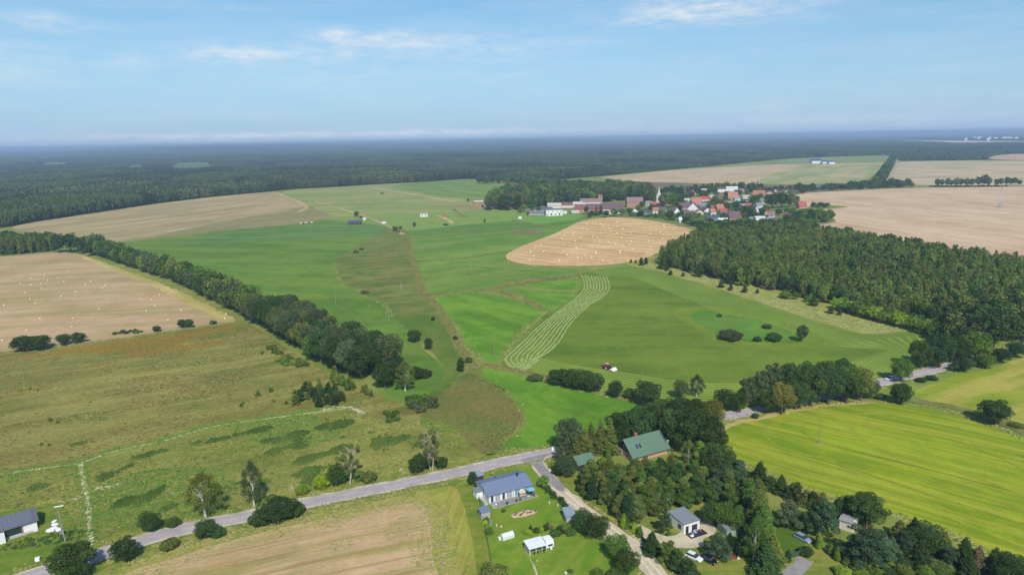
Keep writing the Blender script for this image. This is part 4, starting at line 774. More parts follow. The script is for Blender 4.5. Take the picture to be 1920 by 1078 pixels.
def plant(kind, x, y, h, w, shade, label, group=None, lod=0, var=None, cat=None, name=None):
    v = TR.randrange(4 if kind != 'bare' else 2) if var is None else var
    crown, trunk, whole, H, W = make_species(kind, v, lod)
    nm = name or NAMES[kind]; rz = TR.uniform(0, 6.28) if not (kind == 'bare') else TR.uniform(-.3, .3)
    sc = (w / W, w / W * TR.uniform(.92, 1.08), h / H)
    if lod == 0:
        o = empty(nm, (x, y, 0), rz); o.scale = sc
        c = link('crown', crown, o); t = link('trunk', trunk, o)
    else:
        o = link(nm, whole, loc=(x, y, 0), rotz=rz); o.scale = sc; c = o
    c.material_slots[0].link = 'OBJECT'; c.material_slots[0].material = LM[shade]
    return tag(o, label, cat or ('bush' if kind in ('bush', 'thuja') else 'tree'), group)
def plant_px(kind, px, py, h, w, shade, label, group=None, **k):
    p = G(px, py); return plant(kind, p[0], p[1], h, w, shade, label, group, **k)
def fill(poly_px, spacing, seed, jit=.35):
    """jittered grid of points in a polygon"""
    poly = GW(poly_px); lo, hi = poly.min(0), poly.max(0); r = rng(seed)
    gx, gy = np.meshgrid(np.arange(lo[0], hi[0], spacing), np.arange(lo[1], hi[1], spacing)); gx = gx + (np.arange(gx.shape[0]) % 2)[:, None] * spacing / 2
    p = np.stack([gx.ravel(), gy.ravel()], 1) + r.uniform(-jit, jit, (gx.size, 2)) * spacing
    return p[inpoly(p, poly)]

# geometry node scattering for what nobody could count
def scatter(name, pts, protos, scl, rot, idx, label):
    me = bpy.data.meshes.new(name); me.vertices.add(len(pts)); me.vertices.foreach_set('co', np.asarray(pts, np.float32).ravel()); me.update()
    for nm, typ, dat in (('scl', 'FLOAT_VECTOR', scl), ('rot', 'FLOAT', rot), ('idx', 'INT', idx)):
        a = me.attributes.new(nm, typ, 'POINT')
        if typ == 'FLOAT_VECTOR': a.data.foreach_set('vector', np.asarray(dat, np.float32).ravel())
        else: a.data.foreach_set('value', np.asarray(dat, np.int32 if typ == 'INT' else np.float32))
    o = link(name, me); tag(o, label, kind='stuff')
    ng = bpy.data.node_groups.new(name, 'GeometryNodeTree'); ng.interface.new_socket('Geometry', in_out='INPUT', socket_type='NodeSocketGeometry'); ng.interface.new_socket('Geometry', in_out='OUTPUT', socket_type='NodeSocketGeometry')
    gi = ng.nodes.new('NodeGroupInput'); go = ng.nodes.new('NodeGroupOutput'); jn = ng.nodes.new('GeometryNodeJoinGeometry')
    def at(nm, typ):
        n = ng.nodes.new('GeometryNodeInputNamedAttribute'); n.data_type = typ; n.inputs[0].default_value = nm; return n.outputs['Attribute']
    s_, r_, i_ = at('scl', 'FLOAT_VECTOR'), at('rot', 'FLOAT'), at('idx', 'INT')
    cx = ng.nodes.new('ShaderNodeCombineXYZ'); ng.links.new(r_, cx.inputs[2])
    for k, p in enumerate(protos):
        oi = ng.nodes.new('GeometryNodeObjectInfo'); oi.inputs[0].default_value = p
        ip = ng.nodes.new('GeometryNodeInstanceOnPoints'); cmp_ = ng.nodes.new('FunctionNodeCompare'); cmp_.data_type = 'INT'; cmp_.operation = 'EQUAL'
        ii = [x for x in cmp_.inputs if x.enabled]; ng.links.new(i_, cmp_.inputs[2]); cmp_.inputs[3].default_value = k
        ng.links.new(gi.outputs[0], ip.inputs['Points']); ng.links.new(cmp_.outputs[0], ip.inputs['Selection']); ng.links.new(oi.outputs['Geometry'], ip.inputs['Instance'])
        ng.links.new(cx.outputs[0], ip.inputs['Rotation']); ng.links.new(s_, ip.inputs['Scale']); ng.links.new(ip.outputs[0], jn.inputs[0])
    ng.links.new(jn.outputs[0], go.inputs[0])
    md = o.modifiers.new('scatter', 'NODES'); md.node_group = ng; return o
def proto(name, mesh, mat):
    me = mesh.copy(); me.materials[0] = mat; return bpy.data.objects.new(name, me)      # not linked: used by the scatter only

# ------------------------------------------------------------------ the great forest
def hill(x, y):
    d = np.hypot(x, y); a = np.arctan2(x, y)
    z = 55 * np.exp(-((a + .37) / .16) ** 2) * np.clip((d - 6500) / 5000, 0, 1) + 40 * np.exp(-((a + .02) / .13) ** 2) * np.clip((d - 8000) / 5000, 0, 1) + 22 * np.clip((d - 9000) / 6000, 0, 1) * (1 + np.sin(a * 23) * .25 + np.sin(a * 61 + 1) * .12)
    return z * np.clip(1 - (a - .2) / .5, .25, 1) + 5 * np.sin(a * 40 + d / 900) * np.clip((d - 5000) / 4000, 0, 1)
EDGE = [(-400, 470), (-60, 434), (0, 428), (22, 425), (60, 417), (120, 408), (200, 396), (300, 381), (400, 369), (500, 360), (560, 354), (640, 350), (700, 346), (800, 341), (870, 336), (940, 336), (1010, 336), (1060, 336), (1125, 331), (1250, 319), (1330, 312), (1420, 303), (1500, 297), (1560, 294), (1660, 291), (1686, 296), (1690, 302), (1800, 301), (1850, 300), (1950, 300), (2300, 300)]
ex = np.array(EDGE, float)
CLEAR = [GW([(230, 322), (245, 311), (270, 310), (272, 322)]), GW([(316, 322), (330, 306), (394, 305), (402, 318), (360, 323)]), GW([(70, 316), (85, 306), (130, 304), (128, 312)]),
         GW([(1640, 263.8), (1700, 263.6), (1800, 265), (1880, 266), (1990, 266), (1990, 270), (1850, 269.5), (1760, 268.6), (1700, 266)]), GW([(1840, 291), (1870, 288), (2000, 287), (2000, 302), (1850, 302)])]
def project(p, z=0.0):
    d = np.c_[p, np.full(len(p), z - CAM_H)]; w = d @ _F; return 960 + F_PX * (d @ _R) / w, 539 - F_PX * (d @ _U) / w
def cuv(p):
    a = .35; return p[:, 0] * math.cos(a) + p[:, 1] * math.sin(a) + 60 * np.sin(p[:, 1] / 700), -p[:, 0] * math.sin(a) + p[:, 1] * math.cos(a)
def forest_pts(d0, d1, cell, seed):
    r = rng(seed); x = np.arange(-d1, d1, cell); y = np.arange(d0 * .5, d1, cell); gx, gy = np.meshgrid(x, y); p = np.stack([gx.ravel(), gy.ravel()], 1)
    d = np.hypot(p[:, 0], p[:, 1]); a = np.arctan2(p[:, 0], p[:, 1]); p = p[(d > d0) & (d < d1) & (np.abs(a) < .74)]
    p = p + r.uniform(-.45, .45, p.shape) * cell
    qx, qy = project(p); ok = qy < np.interp(qx, ex[:, 0], ex[:, 1])
    for c in CLEAR: ok &= ~inpoly(p, c)
    u, v = cuv(p); ok &= ~(((u / 420) % 1 < .035) | ((v / 610) % 1 < .028)) | (qy > np.interp(qx, ex[:, 0], ex[:, 1]) - 10)      # forest rides
    return p[ok]
def compart(p):
    u, v = cuv(p); q = (np.floor(u / 420) * 73 + np.floor(v / 610) * 37).astype(int) % 97
    return np.array([.62, 1.0, 1.05, .95, .8, 1.1, 1.0, .9])[(q * q + q) % 8]
for k_, c_ in (('far_a', S(82, 96, 58)), ('far_b', S(66, 80, 54)), ('far_c', S(102, 112, 68)), ('far_d', S(94, 112, 62))): LM[k_] = leaf_mat('foliage_' + k_, c_)
FS = ['far_a', 'far_b', 'far_c', 'far_d']
lodtree = [proto('forest_tree', make_species('broad', v, 2)[2] if v % 2 else make_species('pine', v, 2)[2], LM[FS[v]]) for v in range(4)]
# slim forest crowns: nominal broad 12x10, pine 12x5
pA = forest_pts(900, 2300, 6.2, 1)
r = rng(2); pn = patch_noise(pA, 130, 3); idx = np.where(pn > .6, 3, np.where(pn > -.3, 1, np.where(pn > -1.2, 0, 2))); idx = np.where(r.random(len(pA)) < .25, r.integers(0, 4, len(pA)), idx)
hh = (1.42 + .14 * np.tanh(patch_noise(pA, 220, 5))) * r.uniform(.85, 1.12, len(pA)); ww = np.where(idx % 2 == 1, .68, 1.5) * r.uniform(.8, 1.25, len(pA))
qx, qy = project(pA); young = (qx > 1080) & (qy > np.interp(qx, ex[:, 0], ex[:, 1]) - 5.5) & (qx < 1640); hh = np.where(young, .4, hh)
hh = hh * compart(pA)
scatter('forest', np.c_[pA, hill(pA[:, 0], pA[:, 1])], lodtree, np.stack([ww, ww, hh], 1), r.uniform(0, 6.28, len(pA)), idx, 'dark forest edge standing behind the far fields')
# farther: clumps of tree tops
def clump(seed, cell, n, mat):
    r = rng(seed); vs, fs, ts, b = [], [], [], 0
    for i in range(n):
        c, t, w, H, W = make_species('broad' if r.random() < .5 else 'pine', int(r.integers(0, 4)), 2)
        nv = len(c.vertices); co = np.empty(nv * 3, np.float32); c.vertices.foreach_get('co', co); co = co.reshape(-1, 3).copy()
        k = len(c.polygons); li = np.empty(k * 4, np.int32); c.loops.foreach_get('vertex_index', li); sub = rng(i).permutation(k)[:k // 2]; li = li.reshape(k, 4)[sub]
        s = r.uniform(.8, 1.3) * (.66 if W == 10. else 1.3); co[:, :2] = co[:, :2] * s + r.uniform(-.5, .5, 2) * cell; co[:, 2] *= 1.45 * r.uniform(.85, 1.12)
        vs.append(co); fs.append(li + b); b += nv; ts.append(r.uniform(.7, 1.3, len(sub)))
    return proto('tree_clump', mesh_from('tree_clump', np.concatenate(vs), np.concatenate(fs), [mat], tint=np.concatenate(ts)), mat)
cl_near = [clump(10 + i, 22, 9, LM[s]) for i, s in enumerate(['far_a', 'far_b', 'far_c', 'far_d'])]
def clumps(name, d0, d1, cell, sx, seed, lab, protos):
    p = forest_pts(d0, d1, cell, seed); r = rng(seed + 50); pn = patch_noise(p, 260, 3); idx = np.where(pn > .7, 3, np.where(pn > -.3, 1, np.where(pn > -1.3, 0, 2))); idx = np.where(r.random(len(p)) < .2, r.integers(0, 4, len(p)), idx)
    h = (1 + .16 * np.tanh(patch_noise(p, 300, 6))) * r.uniform(.93, 1.07, len(p)); w = r.uniform(.95, 1.15, len(p)) * sx
    h = h * compart(p); idx = (idx + (compart(p) < .85)) % 4
    scatter(name, np.c_[p, hill(p[:, 0], p[:, 1])], protos, np.stack([w, w, h], 1), r.uniform(0, 6.28, len(p)), idx, lab); return len(p)
c1 = clumps('forest', 2300, 5200, 19, 1.0, 11, 'middle distance of the great forest', cl_near)
c2 = clumps('forest', 5200, 11500, 42, 2.2, 12, 'far forest fading towards the horizon', cl_near)
print('forest', len(pA), c1, c2)
# forest floor and the canopy beyond 11 km
m_floor = field_mat('forest_floor', S(58, 66, 40), S(70, 74, 46), grain=.2)
fl = [(-400, 470)] + [tuple(e) for e in EDGE[1:-1]] + [(2300, 300)]
pl = [G(*e) for e in fl]; far = [(math.sin(a) * 11800, math.cos(a) * 11800) for a in np.linspace(.80, -.80, 24)]
hole_field = link('forest_floor', mesh_from('forest_floor', [(p[0], p[1], .05) for p in pl] + [(p[0], p[1], .05) for p in far], [tuple(range(len(pl) + len(far)))], [m_floor])); tag(hole_field, 'dark forest floor', kind='structure')
m_can = field_mat('canopy', S(52, 66, 44), S(64, 78, 50), S(76, 86, 58), None, d=(1, 0), streak=(.0006, .003), big=.0008, grain=.35, bump=1.0, fine=.02)
def cz(x, y):
    r = rng(9); return hill(x, y) + 16 + r.normal(0, 2.2, x.shape) * np.clip(np.hypot(x, y) / 20000, .6, 4)
tag(polar_sheet('far_forest', m_can, np.geomspace(11300, 62000, 46), 900, zf=cz, a0=RAD(90) - .8, a1=RAD(90) + .8), 'blue wooded horizon', kind='structure')
for nm, c, mt in (('clearing', CLEAR[0], m_cl), ('clearing', CLEAR[1], m_cl), ('clearing', CLEAR[2], m_cl), ('distant_field', CLEAR[3], m_op)):
    tag(link(nm, mesh_from(nm, [(p[0], p[1], 2.5 + float(hill(p[0], p[1]))) for p in c], [tuple(range(len(c)))], [mt])), 'pale opening in the far forest', kind='structure')
# ------------------------------------------------------------------ building materials
m_white = plain('white_render', S(226, 224, 220), .85, var=.07); m_cream = plain('cream_render', S(214, 204, 186), .85); m_grey = plain('grey_render', S(168, 166, 160), .85); m_pinkr = plain('pink_render', S(208, 168, 150), .85)
def brick_mat(name, c):
    m, nt, bs, _ = new_mat(name); N = NT(nt); tcn = N.n('ShaderNodeTexCoord').outputs['Object']
    sp = N.n('ShaderNodeSeparateXYZ'); nt.links.new(tcn, sp.inputs[0]); v = N.comb(N.m('ADD', sp.outputs[0], sp.outputs[1]), sp.outputs[2])
    b = N.n('ShaderNodeTexBrick'); nt.links.new(v, b.inputs[0]); b.inputs['Color1'].default_value = c; b.inputs['Color2'].default_value = (c[0] * .8, c[1] * .75, c[2] * .75, 1); b.inputs['Mortar'].default_value = S(170, 160, 150)
    b.inputs['Scale'].default_value = 1.0; b.inputs['Brick Width'].default_value = .5; b.inputs['Row Height'].default_value = .16; b.inputs['Mortar Size'].default_value = .012
    N.set(bs.inputs['Base Color'], N.mix(N.m('MULTIPLY', N.noise(tcn, .7, 4), .4), b.outputs[0], (c[0] * .9, c[1] * .9, c[2] * .9, 1))); bs.inputs['Roughness'].default_value = .9
    return m
m_brick = brick_mat('orange_brick', S(196, 128, 104)); m_brick2 = brick_mat('pale_brick', S(206, 156, 128)); m_redbrick = brick_mat('red_brick', S(176, 104, 92))
def roof_mat(name, c, rib=(1.0, .0), per=.33, amt=.3, rough=.6, metal=0.0, spec=.3):
    """ribbed sheet or tile courses along object axes"""
    m, nt, bs, _ = new_mat(name); N = NT(nt); tcn = N.n('ShaderNodeTexCoord').outputs['Object']
    v = N.vm('DOT_PRODUCT', tcn, (rib[0], rib[1], 0)); t = N.m('ABSOLUTE', N.m('SUBTRACT', N.m('FRACT', N.m('DIVIDE', v, per)), .5))
    a = N.noise(tcn, .6, 5, .65); b = N.noise(tcn, 5, 3, .6)
    k = N.m('ADD', N.m('ADD', .82, N.m('MULTIPLY', a, .3)), N.m('MULTIPLY', N.m('SUBTRACT', b, .5), .14)); k = N.m('MULTIPLY', k, N.m('SUBTRACT', 1.0, N.m('MULTIPLY', N.ramp(t, .34, .5), amt)))
    N.set(bs.inputs['Base Color'], N.scalecol(c, k)); bs.inputs['Roughness'].default_value = rough; bs.inputs['Metallic'].default_value = metal; bs.inputs['Specular IOR Level'].default_value = spec
    bp = N.n('ShaderNodeBump'); bp.inputs['Strength'].default_value = .5; bp.inputs['Distance'].default_value = .04; nt.links.new(N.m('SUBTRACT', .5, t), bp.inputs['Height']); nt.links.new(bp.outputs[0], bs.inputs['Normal'])
    return m
RF = {'slate': roof_mat('slate_blue_sheet', S(118, 130, 156), per=.5), 'green': roof_mat('green_sheet', S(98, 126, 106), per=.35), 'grey': roof_mat('grey_sheet', S(134, 140, 146), per=.3), 'darkgrey': roof_mat('dark_sheet', S(96, 98, 104)),
      'red': roof_mat('red_tiles', S(164, 92, 80), (0, 1), .4), 'bright_red': roof_mat('bright_red_tiles', S(190, 78, 84), (0, 1), .4), 'orange': roof_mat('orange_tiles', S(176, 120, 98), (0, 1), .4), 'purple': roof_mat('plum_tiles', S(112, 86, 92), (0, 1), .4),
      'maroon': roof_mat('maroon_sheet', S(132, 86, 86), per=.5), 'brown': roof_mat('brown_tiles', S(142, 118, 114), (0, 1), .4), 'light': roof_mat('light_cement_sheet', S(190, 188, 180), per=.8), 'white': roof_mat('white_sheet', S(222, 226, 226), per=.3, amt=.08),
      'metal': roof_mat('bright_metal_sheet', S(168, 178, 190), per=.3, rough=.45, metal=.3), 'navy': roof_mat('navy_sheet', S(84, 92, 120)), 'blue': roof_mat('blue_sheet', S(42, 84, 160)), 'cement': roof_mat('old_cement_sheet', S(126, 124, 130), per=1.0), 'felt': roof_mat('roof_felt', S(150, 150, 146), per=1.0, amt=.06)}
m_win = plain('window_glass', S(58, 66, 78), .12, var=.05, spec=.6); m_frame = plain('window_frame', S(228, 228, 226), .5, var=.03); m_darkframe = plain('dark_frame', S(52, 52, 56), .5)
m_wood = plain('weathered_wood', S(146, 118, 92), .85, var=.2); m_darkwood = plain('dark_wood', S(66, 56, 50), .85, var=.2); m_greenwood = plain('dark_green_wood', S(60, 80, 66), .85); m_steel = plain('galvanised_steel', S(168, 172, 176), .45, .5); m_concrete = plain('concrete', S(178, 172, 164), .9, var=.15)
m_pole = plain('pole_concrete', S(150, 146, 134), .9); m_woodpole = plain('pole_wood', S(150, 128, 104), .9, var=.2); m_tarp = plain('white_tarpaulin', S(232, 234, 236), .5, var=.05); m_black = plain('black_rubber', S(34, 34, 36), .8); m_paver = plain('grey_paving', S(140, 136, 136), .85, var=.15)

def house(name, label, w, d, hw, rise, loc, yaw, wall, roof, ridge='x', cat='house', group=None, ov=.4, chim=None, wins=(), door=None, gable=None, mono=False, hip=0.0, rt=.16, wfr=None, side=()):
    """front wall on local y=0 facing -y, body runs to +y; ridge along x or y (gable front)"""
    o = empty(name, (loc[0], loc[1], 0), yaw); tag(o, label, cat, group)
    mb = MB()
    if mono: mb.prism([(0, 0), (d, 0), (d, hw + rise - .02), (0, hw - .02)], 'x', -w / 2, w / 2)
    elif hip: mb.box((0, d / 2, 0), (w, d, hw))
    elif ridge == 'x': mb.prism([(0, 0), (d, 0), (d, hw - .02), (d / 2, hw + rise - .02), (0, hw - .02)], 'x', -w / 2, w / 2)
    else: mb.prism([(-w / 2, 0), (w / 2, 0), (w / 2, hw - .02), (0, hw + rise - .02), (-w / 2, hw - .02)], 'y', 0, d)
    mb.build('wall', wall, o)
    rb = MB(); t = rt
    if mono:
        s = rise / d; rb.slab([(-w / 2 - ov, -ov, hw - s * ov + t), (w / 2 + ov, -ov, hw - s * ov + t), (w / 2 + ov, d + ov, hw + rise + s * ov + t), (-w / 2 - ov, d + ov, hw + rise + s * ov + t)], t)
    elif hip:
        x, h = w / 2 + ov, hip * w / 2; z0, z1 = hw, hw + rise; y0, y1, ym = -ov, d + ov, d / 2
        V = [(-x, y0, z0), (x, y0, z0), (x, y1, z0), (-x, y1, z0), (-x + h, ym, z1), (x - h, ym, z1)]; rb.add(V, [(0, 1, 5, 4), (1, 2, 5), (2, 3, 4, 5), (3, 0, 4), (3, 2, 1, 0)])
    elif ridge == 'x':
        s = rise / (d / 2); z0 = hw - s * ov + t; zr = hw + rise + t
        rb.slab([(-w / 2 - ov, -ov, z0), (w / 2 + ov, -ov, z0), (w / 2 + ov, d / 2, zr), (-w / 2 - ov, d / 2, zr)], t)
        rb.slab([(-w / 2 - ov, d / 2 + .003, zr), (w / 2 + ov, d / 2 + .003, zr), (w / 2 + ov, d + ov, z0), (-w / 2 - ov, d + ov, z0)], t)
    else:
        s = rise / (w / 2); z0 = hw - s * ov + t; zr = hw + rise + t
        rb.slab([(-w / 2 - ov, -ov, z0), (0, -ov, zr), (0, d + ov, zr), (-w / 2 - ov, d + ov, z0)], t)
        rb.slab([(.003, -ov, zr), (w / 2 + ov, -ov, z0), (w / 2 + ov, d + ov, z0), (.003, d + ov, zr)], t)
    ro = rb.build('roof', roof, o)
    if chim:
        for cx, cyy, cz_, cs in chim: MB().box((cx, cyy, cz_), (cs, cs, 1.3)).box((cx, cyy, cz_ + 1.3), (cs + .12, cs + .12, .1)).build('chimney', m_redbrick, ro)
    for (x, z, ww, wh) in wins: window(o, x, 0, z, ww, wh, wfr or m_frame)
    for (y, z, ww, wh, sgn) in side: window(o, sgn * w / 2, y, z, ww, wh, wfr or m_frame, sgn)
    if door: f = MB().box((door[0], -.03, .02), (door[1], .07, door[2])).build('door', door[3] if len(door) > 3 else m_darkwood, o)
    if gable: MB().prism([(-w / 2 + .1, hw), (w / 2 - .1, hw), (0, hw + rise - .15)], 'y', -.03, .02).build('gable_panel', gable, o)
    return o, ro
def window(par, x, y, z, ww, wh, fr, side=0, sill=False, glass=None):
    e = .07; g = MB(); f = MB()
    if not side:
        f.box((x, y - .03, z), (ww, .08, e)).box((x, y - .03, z + wh - e), (ww, .08, e)).box((x - ww / 2 + e / 2, y - .03, z + e), (e, .08, wh - 2 * e)).box((x + ww / 2 - e / 2, y - .03, z + e), (e, .08, wh - 2 * e))
        if ww > 1.1: f.box((x, y - .03, z + e), (e, .07, wh - 2 * e))
        g.box((x, y - .015, z + e), (ww - 2 * e, .04, wh - 2 * e))
    else:
        s = side
        f.box((x + s * .03, y, z), (.08, ww, e)).box((x + s * .03, y, z + wh - e), (.08, ww, e)).box((x + s * .03, y - ww / 2 + e / 2, z + e), (.08, e, wh - 2 * e)).box((x + s * .03, y + ww / 2 - e / 2, z + e), (.08, e, wh - 2 * e))
        g.box((x + s * .015, y, z + e), (.04, ww - 2 * e, wh - 2 * e))
    w = f.build('window', fr, par); g.build('pane', glass or m_win, w); return w
def yaw_to(a, b): d = G(*b) - G(*a); return math.atan2(d[1], d[0])

# ------------------------------------------------------------------ white bungalow
A, B = G(917.5, 944), G(995.4, 922.7); yb = math.atan2(*(B - A)[::-1]); wB = float(np.linalg.norm(B - A)); cB = (A + B) / 2
bung, broof = house('bungalow', 'white bungalow with slate blue sheet roof at the road junction', wB, 8.6, 2.75, 1.35, cB, yb, m_white, RF['slate'], ov=.55, wins=())
M_b = Matrix.Translation((cB[0], cB[1], 0)) @ Matrix.Rotation(yb, 4, 'Z')
def bl(x, y): v = M_b @ Vector((x, y, 0)); return (v.x, v.y)
def bthing(name, label, cat, x, y, rz=0, group=None): p = bl(x, y); return tag(empty(name, (p[0], p[1], 0), yb + rz), label, cat, group)
h2 = wB / 2
m_gdoor = plain('curtained_glass', S(150, 156, 160), .2, var=.2, spec=.5); m_teal = plain('teal_blind', S(112, 150, 156), .4)
for x, ww, gl in ((-h2 + .9, .95, m_win), (-h2 + 2.6, 1.6, m_gdoor), (-h2 + 4.5, .95, m_win), (-h2 + 6.2, 1.6, m_gdoor), (h2 - 4.4, 1.7, m_teal), (h2 - 1.7, 1.7, m_gdoor)): window(bung, x, 0, .08, ww, 2.15, m_frame, glass=gl)
window(bung, -h2, 4.2, .9, 1.2, 1.1, m_frame, -1)
f = MB().box((h2 - 2.4, 3.9, 3.95), (.5, .5, .95)).box((h2 - 2.4, 3.9, 4.9), (.62, .62, .1)); f.build('chimney', m_darkframe, broof)
MB().tube((-1.5, 6.6, 3.4), (-1.5, 6.6, 4.1), .09, .09).build('vent_pipe', m_darkframe, broof)
g = MB().box((0, -.64, 2.62), (wB + 1.1, .12, .12)); g.build('gutter', m_steel, broof)
MB().tube((.35, -.12, 0), (.35, -.12, 2.6), .05, .05).build('downpipe', m_steel, bung)
# annex and ramp on the left gable
ax = bthing('entrance_annex', 'low white annex on the left end of the bungalow', 'annex', -h2 - 1.15, 5.2)
MB().box((0, 0, 0), (1.9, 2.6, 2.1)).build('wall', m_white, ax); MB().box((0, 0, 2.1), (2.2, 3.0, .12)).build('roof', RF['grey'], ax)
rp = bthing('entrance_ramp', 'grey concrete ramp curving along the left gable', 'ramp', -h2 - 1.0, 1.6)
MB().prism([(-2.2, 0), (1.9, 0), (1.9, .5), (-2.2, .1)], 'y', -.7, .7).build('ramp_deck', m_concrete, rp).rotation_euler = (0, 0, RAD(90)); MB().box((-.75, 0, 0), (.05, 4, .9)).build('railing', m_steel, rp)
# terrace
tr_ = bthing('terrace', 'grey paved terrace along the front of the bungalow', 'terrace', .3, -1.75)
MB().box((0, 0, 0), (wB + .7, 3.1, .16)).build('kerb', m_concrete, tr_)
tiles = MB(); tl = None
for i in range(14):
    for j in range(4):
        me_t = tl or mesh_from('paving_tile', *(lambda q: (q.V, q.F))(MB().box((0, 0, 0), (.93, .71, .03))), [m_paver]); tl = me_t
        link('paving_tile', tl, tr_, (-wB / 2 - .1 + (i + .5) * (wB + .2) / 14, -1.45 + (j + .5) * .725, .16))
MB().box((-wB / 2 - .25, -.6, .16), (.06, 1.9, 1.0)).build('balustrade', m_frame, tr_)
MB().tube((.35, .9, .19), (.35, .9, 2.75), .08, .08).build('post', m_frame, tr_)
ps = bthing('parasol', 'light blue octagonal parasol on the bungalow terrace', 'parasol', h2 - 1.0, -1.7)
c8 = [(math.cos(i * math.pi / 4) * 1.35, math.sin(i * math.pi / 4) * 1.35, 2.25) for i in range(8)]
MB().add([(0, 0, 2.75)] + c8 + [(x, y, z - .18) for x, y, z in c8], [(0, i + 1, (i + 1) % 8 + 1) for i in range(8)] + [(i + 1, i + 9, (i + 1) % 8 + 9, (i + 1) % 8 + 1) for i in range(8)]).build('canopy', plain('light_blue_cloth', S(122, 170, 192), .8), ps)
MB().tube((0, 0, .19), (0, 0, 2.7), .03, .03).box((0, 0, .19), (.5, .5, .08)).build('pole', m_steel, ps)
m_rattan = plain('dark_rattan', S(70, 66, 68), .8)
tb = bthing('garden_table', 'round dark garden table under the blue parasol', 'table', h2 - 1.0, -1.7)
MB().tube((0, 0, .85), (0, 0, .9), .55, .55, 16).build('table_top', m_rattan, tb); MB().tube((.0, .12, .19), (0, .12, .85), .05, .05).build('leg', m_rattan, tb)
sw = bthing('garden_swing', 'pale hooded garden swing seat on the terrace', 'swing', h2 - 3.6, -1.5)
MB().slab([(-.95, -.5, 1.75), (.95, -.5, 1.75), (.95, .5, 2.0), (-.95, .5, 2.0)], .06).build('canopy', plain('beige_cloth', S(206, 190, 180), .9), sw)
MB().box((0, 0, .62), (1.6, .5, .12)).box((0, .28, .74), (1.6, .1, .5)).build('seat', plain('pink_cushion', S(196, 164, 160), .9), sw)
for s in (-1, 1): MB().tube((s * .9, -.5, .19), (s * .9, 0, 1.85), .03, .03).tube((s * .9, .5, .19), (s * .9, 0, 1.85), .03, .03).build('frame_side', m_steel, sw)
for i, (x, y, lab) in enumerate([(-h2 + 1.0, -2.3, 'white plastic garden chair at the left end of the terrace'), (h2 - 2.2, -2.6, 'white plastic garden chair in front of the swing seat')]):
    c = bthing('garden_chair', lab, 'chair', x, y, 2.6 + i, 'garden chairs on the terrace'); MB().box((0, 0, .6), (.5, .5, .05)).build('seat', m_frame, c); MB().box((0, .25, .62), (.5, .05, .5)).build('backrest', m_frame, c)
    for sx in (-1, 1):
        for sy in (-1, 1): MB().box((sx * .21, sy * .21, .19), (.04, .04, .41)).build('leg', m_frame, c)
for i, (x, y) in enumerate([(-2.5, -3.0), (.5, -3.0), (1.7, -3.0), (h2 - .3, -2.4)]):
    c = bthing('potted_plant', 'green plant in a dark pot on the terrace edge' if i < 3 else 'large potted plant at the right corner of the terrace', 'plant', x, y, 0, 'potted plants on the terrace' if i < 3 else None)
    MB().tube((0, 0, .19), (0, 0, .5), .16, .2, 10).build('pot', m_rattan, c); V, Fc, ti = leafcloud([(0, 0, .75, .33, .35)], 120, .16, rng(i)); link('foliage', mesh_from('foliage', V, Fc, [LM['mid']], tint=ti), c)
# garden sheds and other bits
def shed(name, label, a, b, d, hw, rise, wall, roof, **k):
    A, B = G(*a), G(*b); return house(name, label, float(np.linalg.norm(B - A)), d, hw, rise, (A + B) / 2, math.atan2(*(B - A)[::-1]), wall, roof, **k)
shed('garden_shed', 'small shed with pale blue roof behind the left end of the bungalow', (892, 905), (907, 901), 2.2, 1.9, .25, m_darkwood, RF['metal'], mono=True, ov=.15, cat='shed')
shed('garden_shed', 'small slate roofed shed in front of the left fence corner', (903, 974.5), (919, 971), 2.4, 2.0, .25, m_grey, RF['slate'], mono=True, ov=.15, cat='shed')
shed('carport', 'metal roofed lean-to with open front by the gravel road', (1062, 982), (1079, 980), 3.8, 2.1, .35, m_grey, RF['metal'], mono=True, ov=.25, cat='shed', wins=[(.6, .8, .9, .5)])
# white greenhouse frame
gh = G(951, 1008); gy = yaw_to((938, 1012), (964, 1004)); go_ = tag(empty('greenhouse', (gh[0], gh[1], 0), gy), 'white slatted greenhouse frame on the garden lawn', 'greenhouse')
gm = plain('greenhouse_film', S(206, 214, 206), .35, var=.06)
MB().prism([(-.85, 0), (.85, 0), (.85, 1.0), (0, 1.6), (-.85, 1.0)], 'x', -1.6, 1.6).build('cover', gm, go_)
rib = mesh_from('rib', *(lambda q: (q.V, q.F))(MB().box((0, -.9, 0), (.07, .07, 1.03)).box((0, .9, 0), (.07, .07, 1.03)).slab([(-.035, -.93, 1.04), (.035, -.93, 1.04), (.035, 0, 1.68), (-.035, 0, 1.68)], .06).slab([(-.035, .0, 1.68), (.035, .0, 1.68), (.035, .93, 1.04), (-.035, .93, 1.04)], .06)), [m_frame])
for i in range(9): link('rib', rib, go_, (-1.6 + i * .4, 0, 0))
MB().box((-2.1, .2, 0), (.5, .9, .7)).build('planter_box', m_frame, go_)
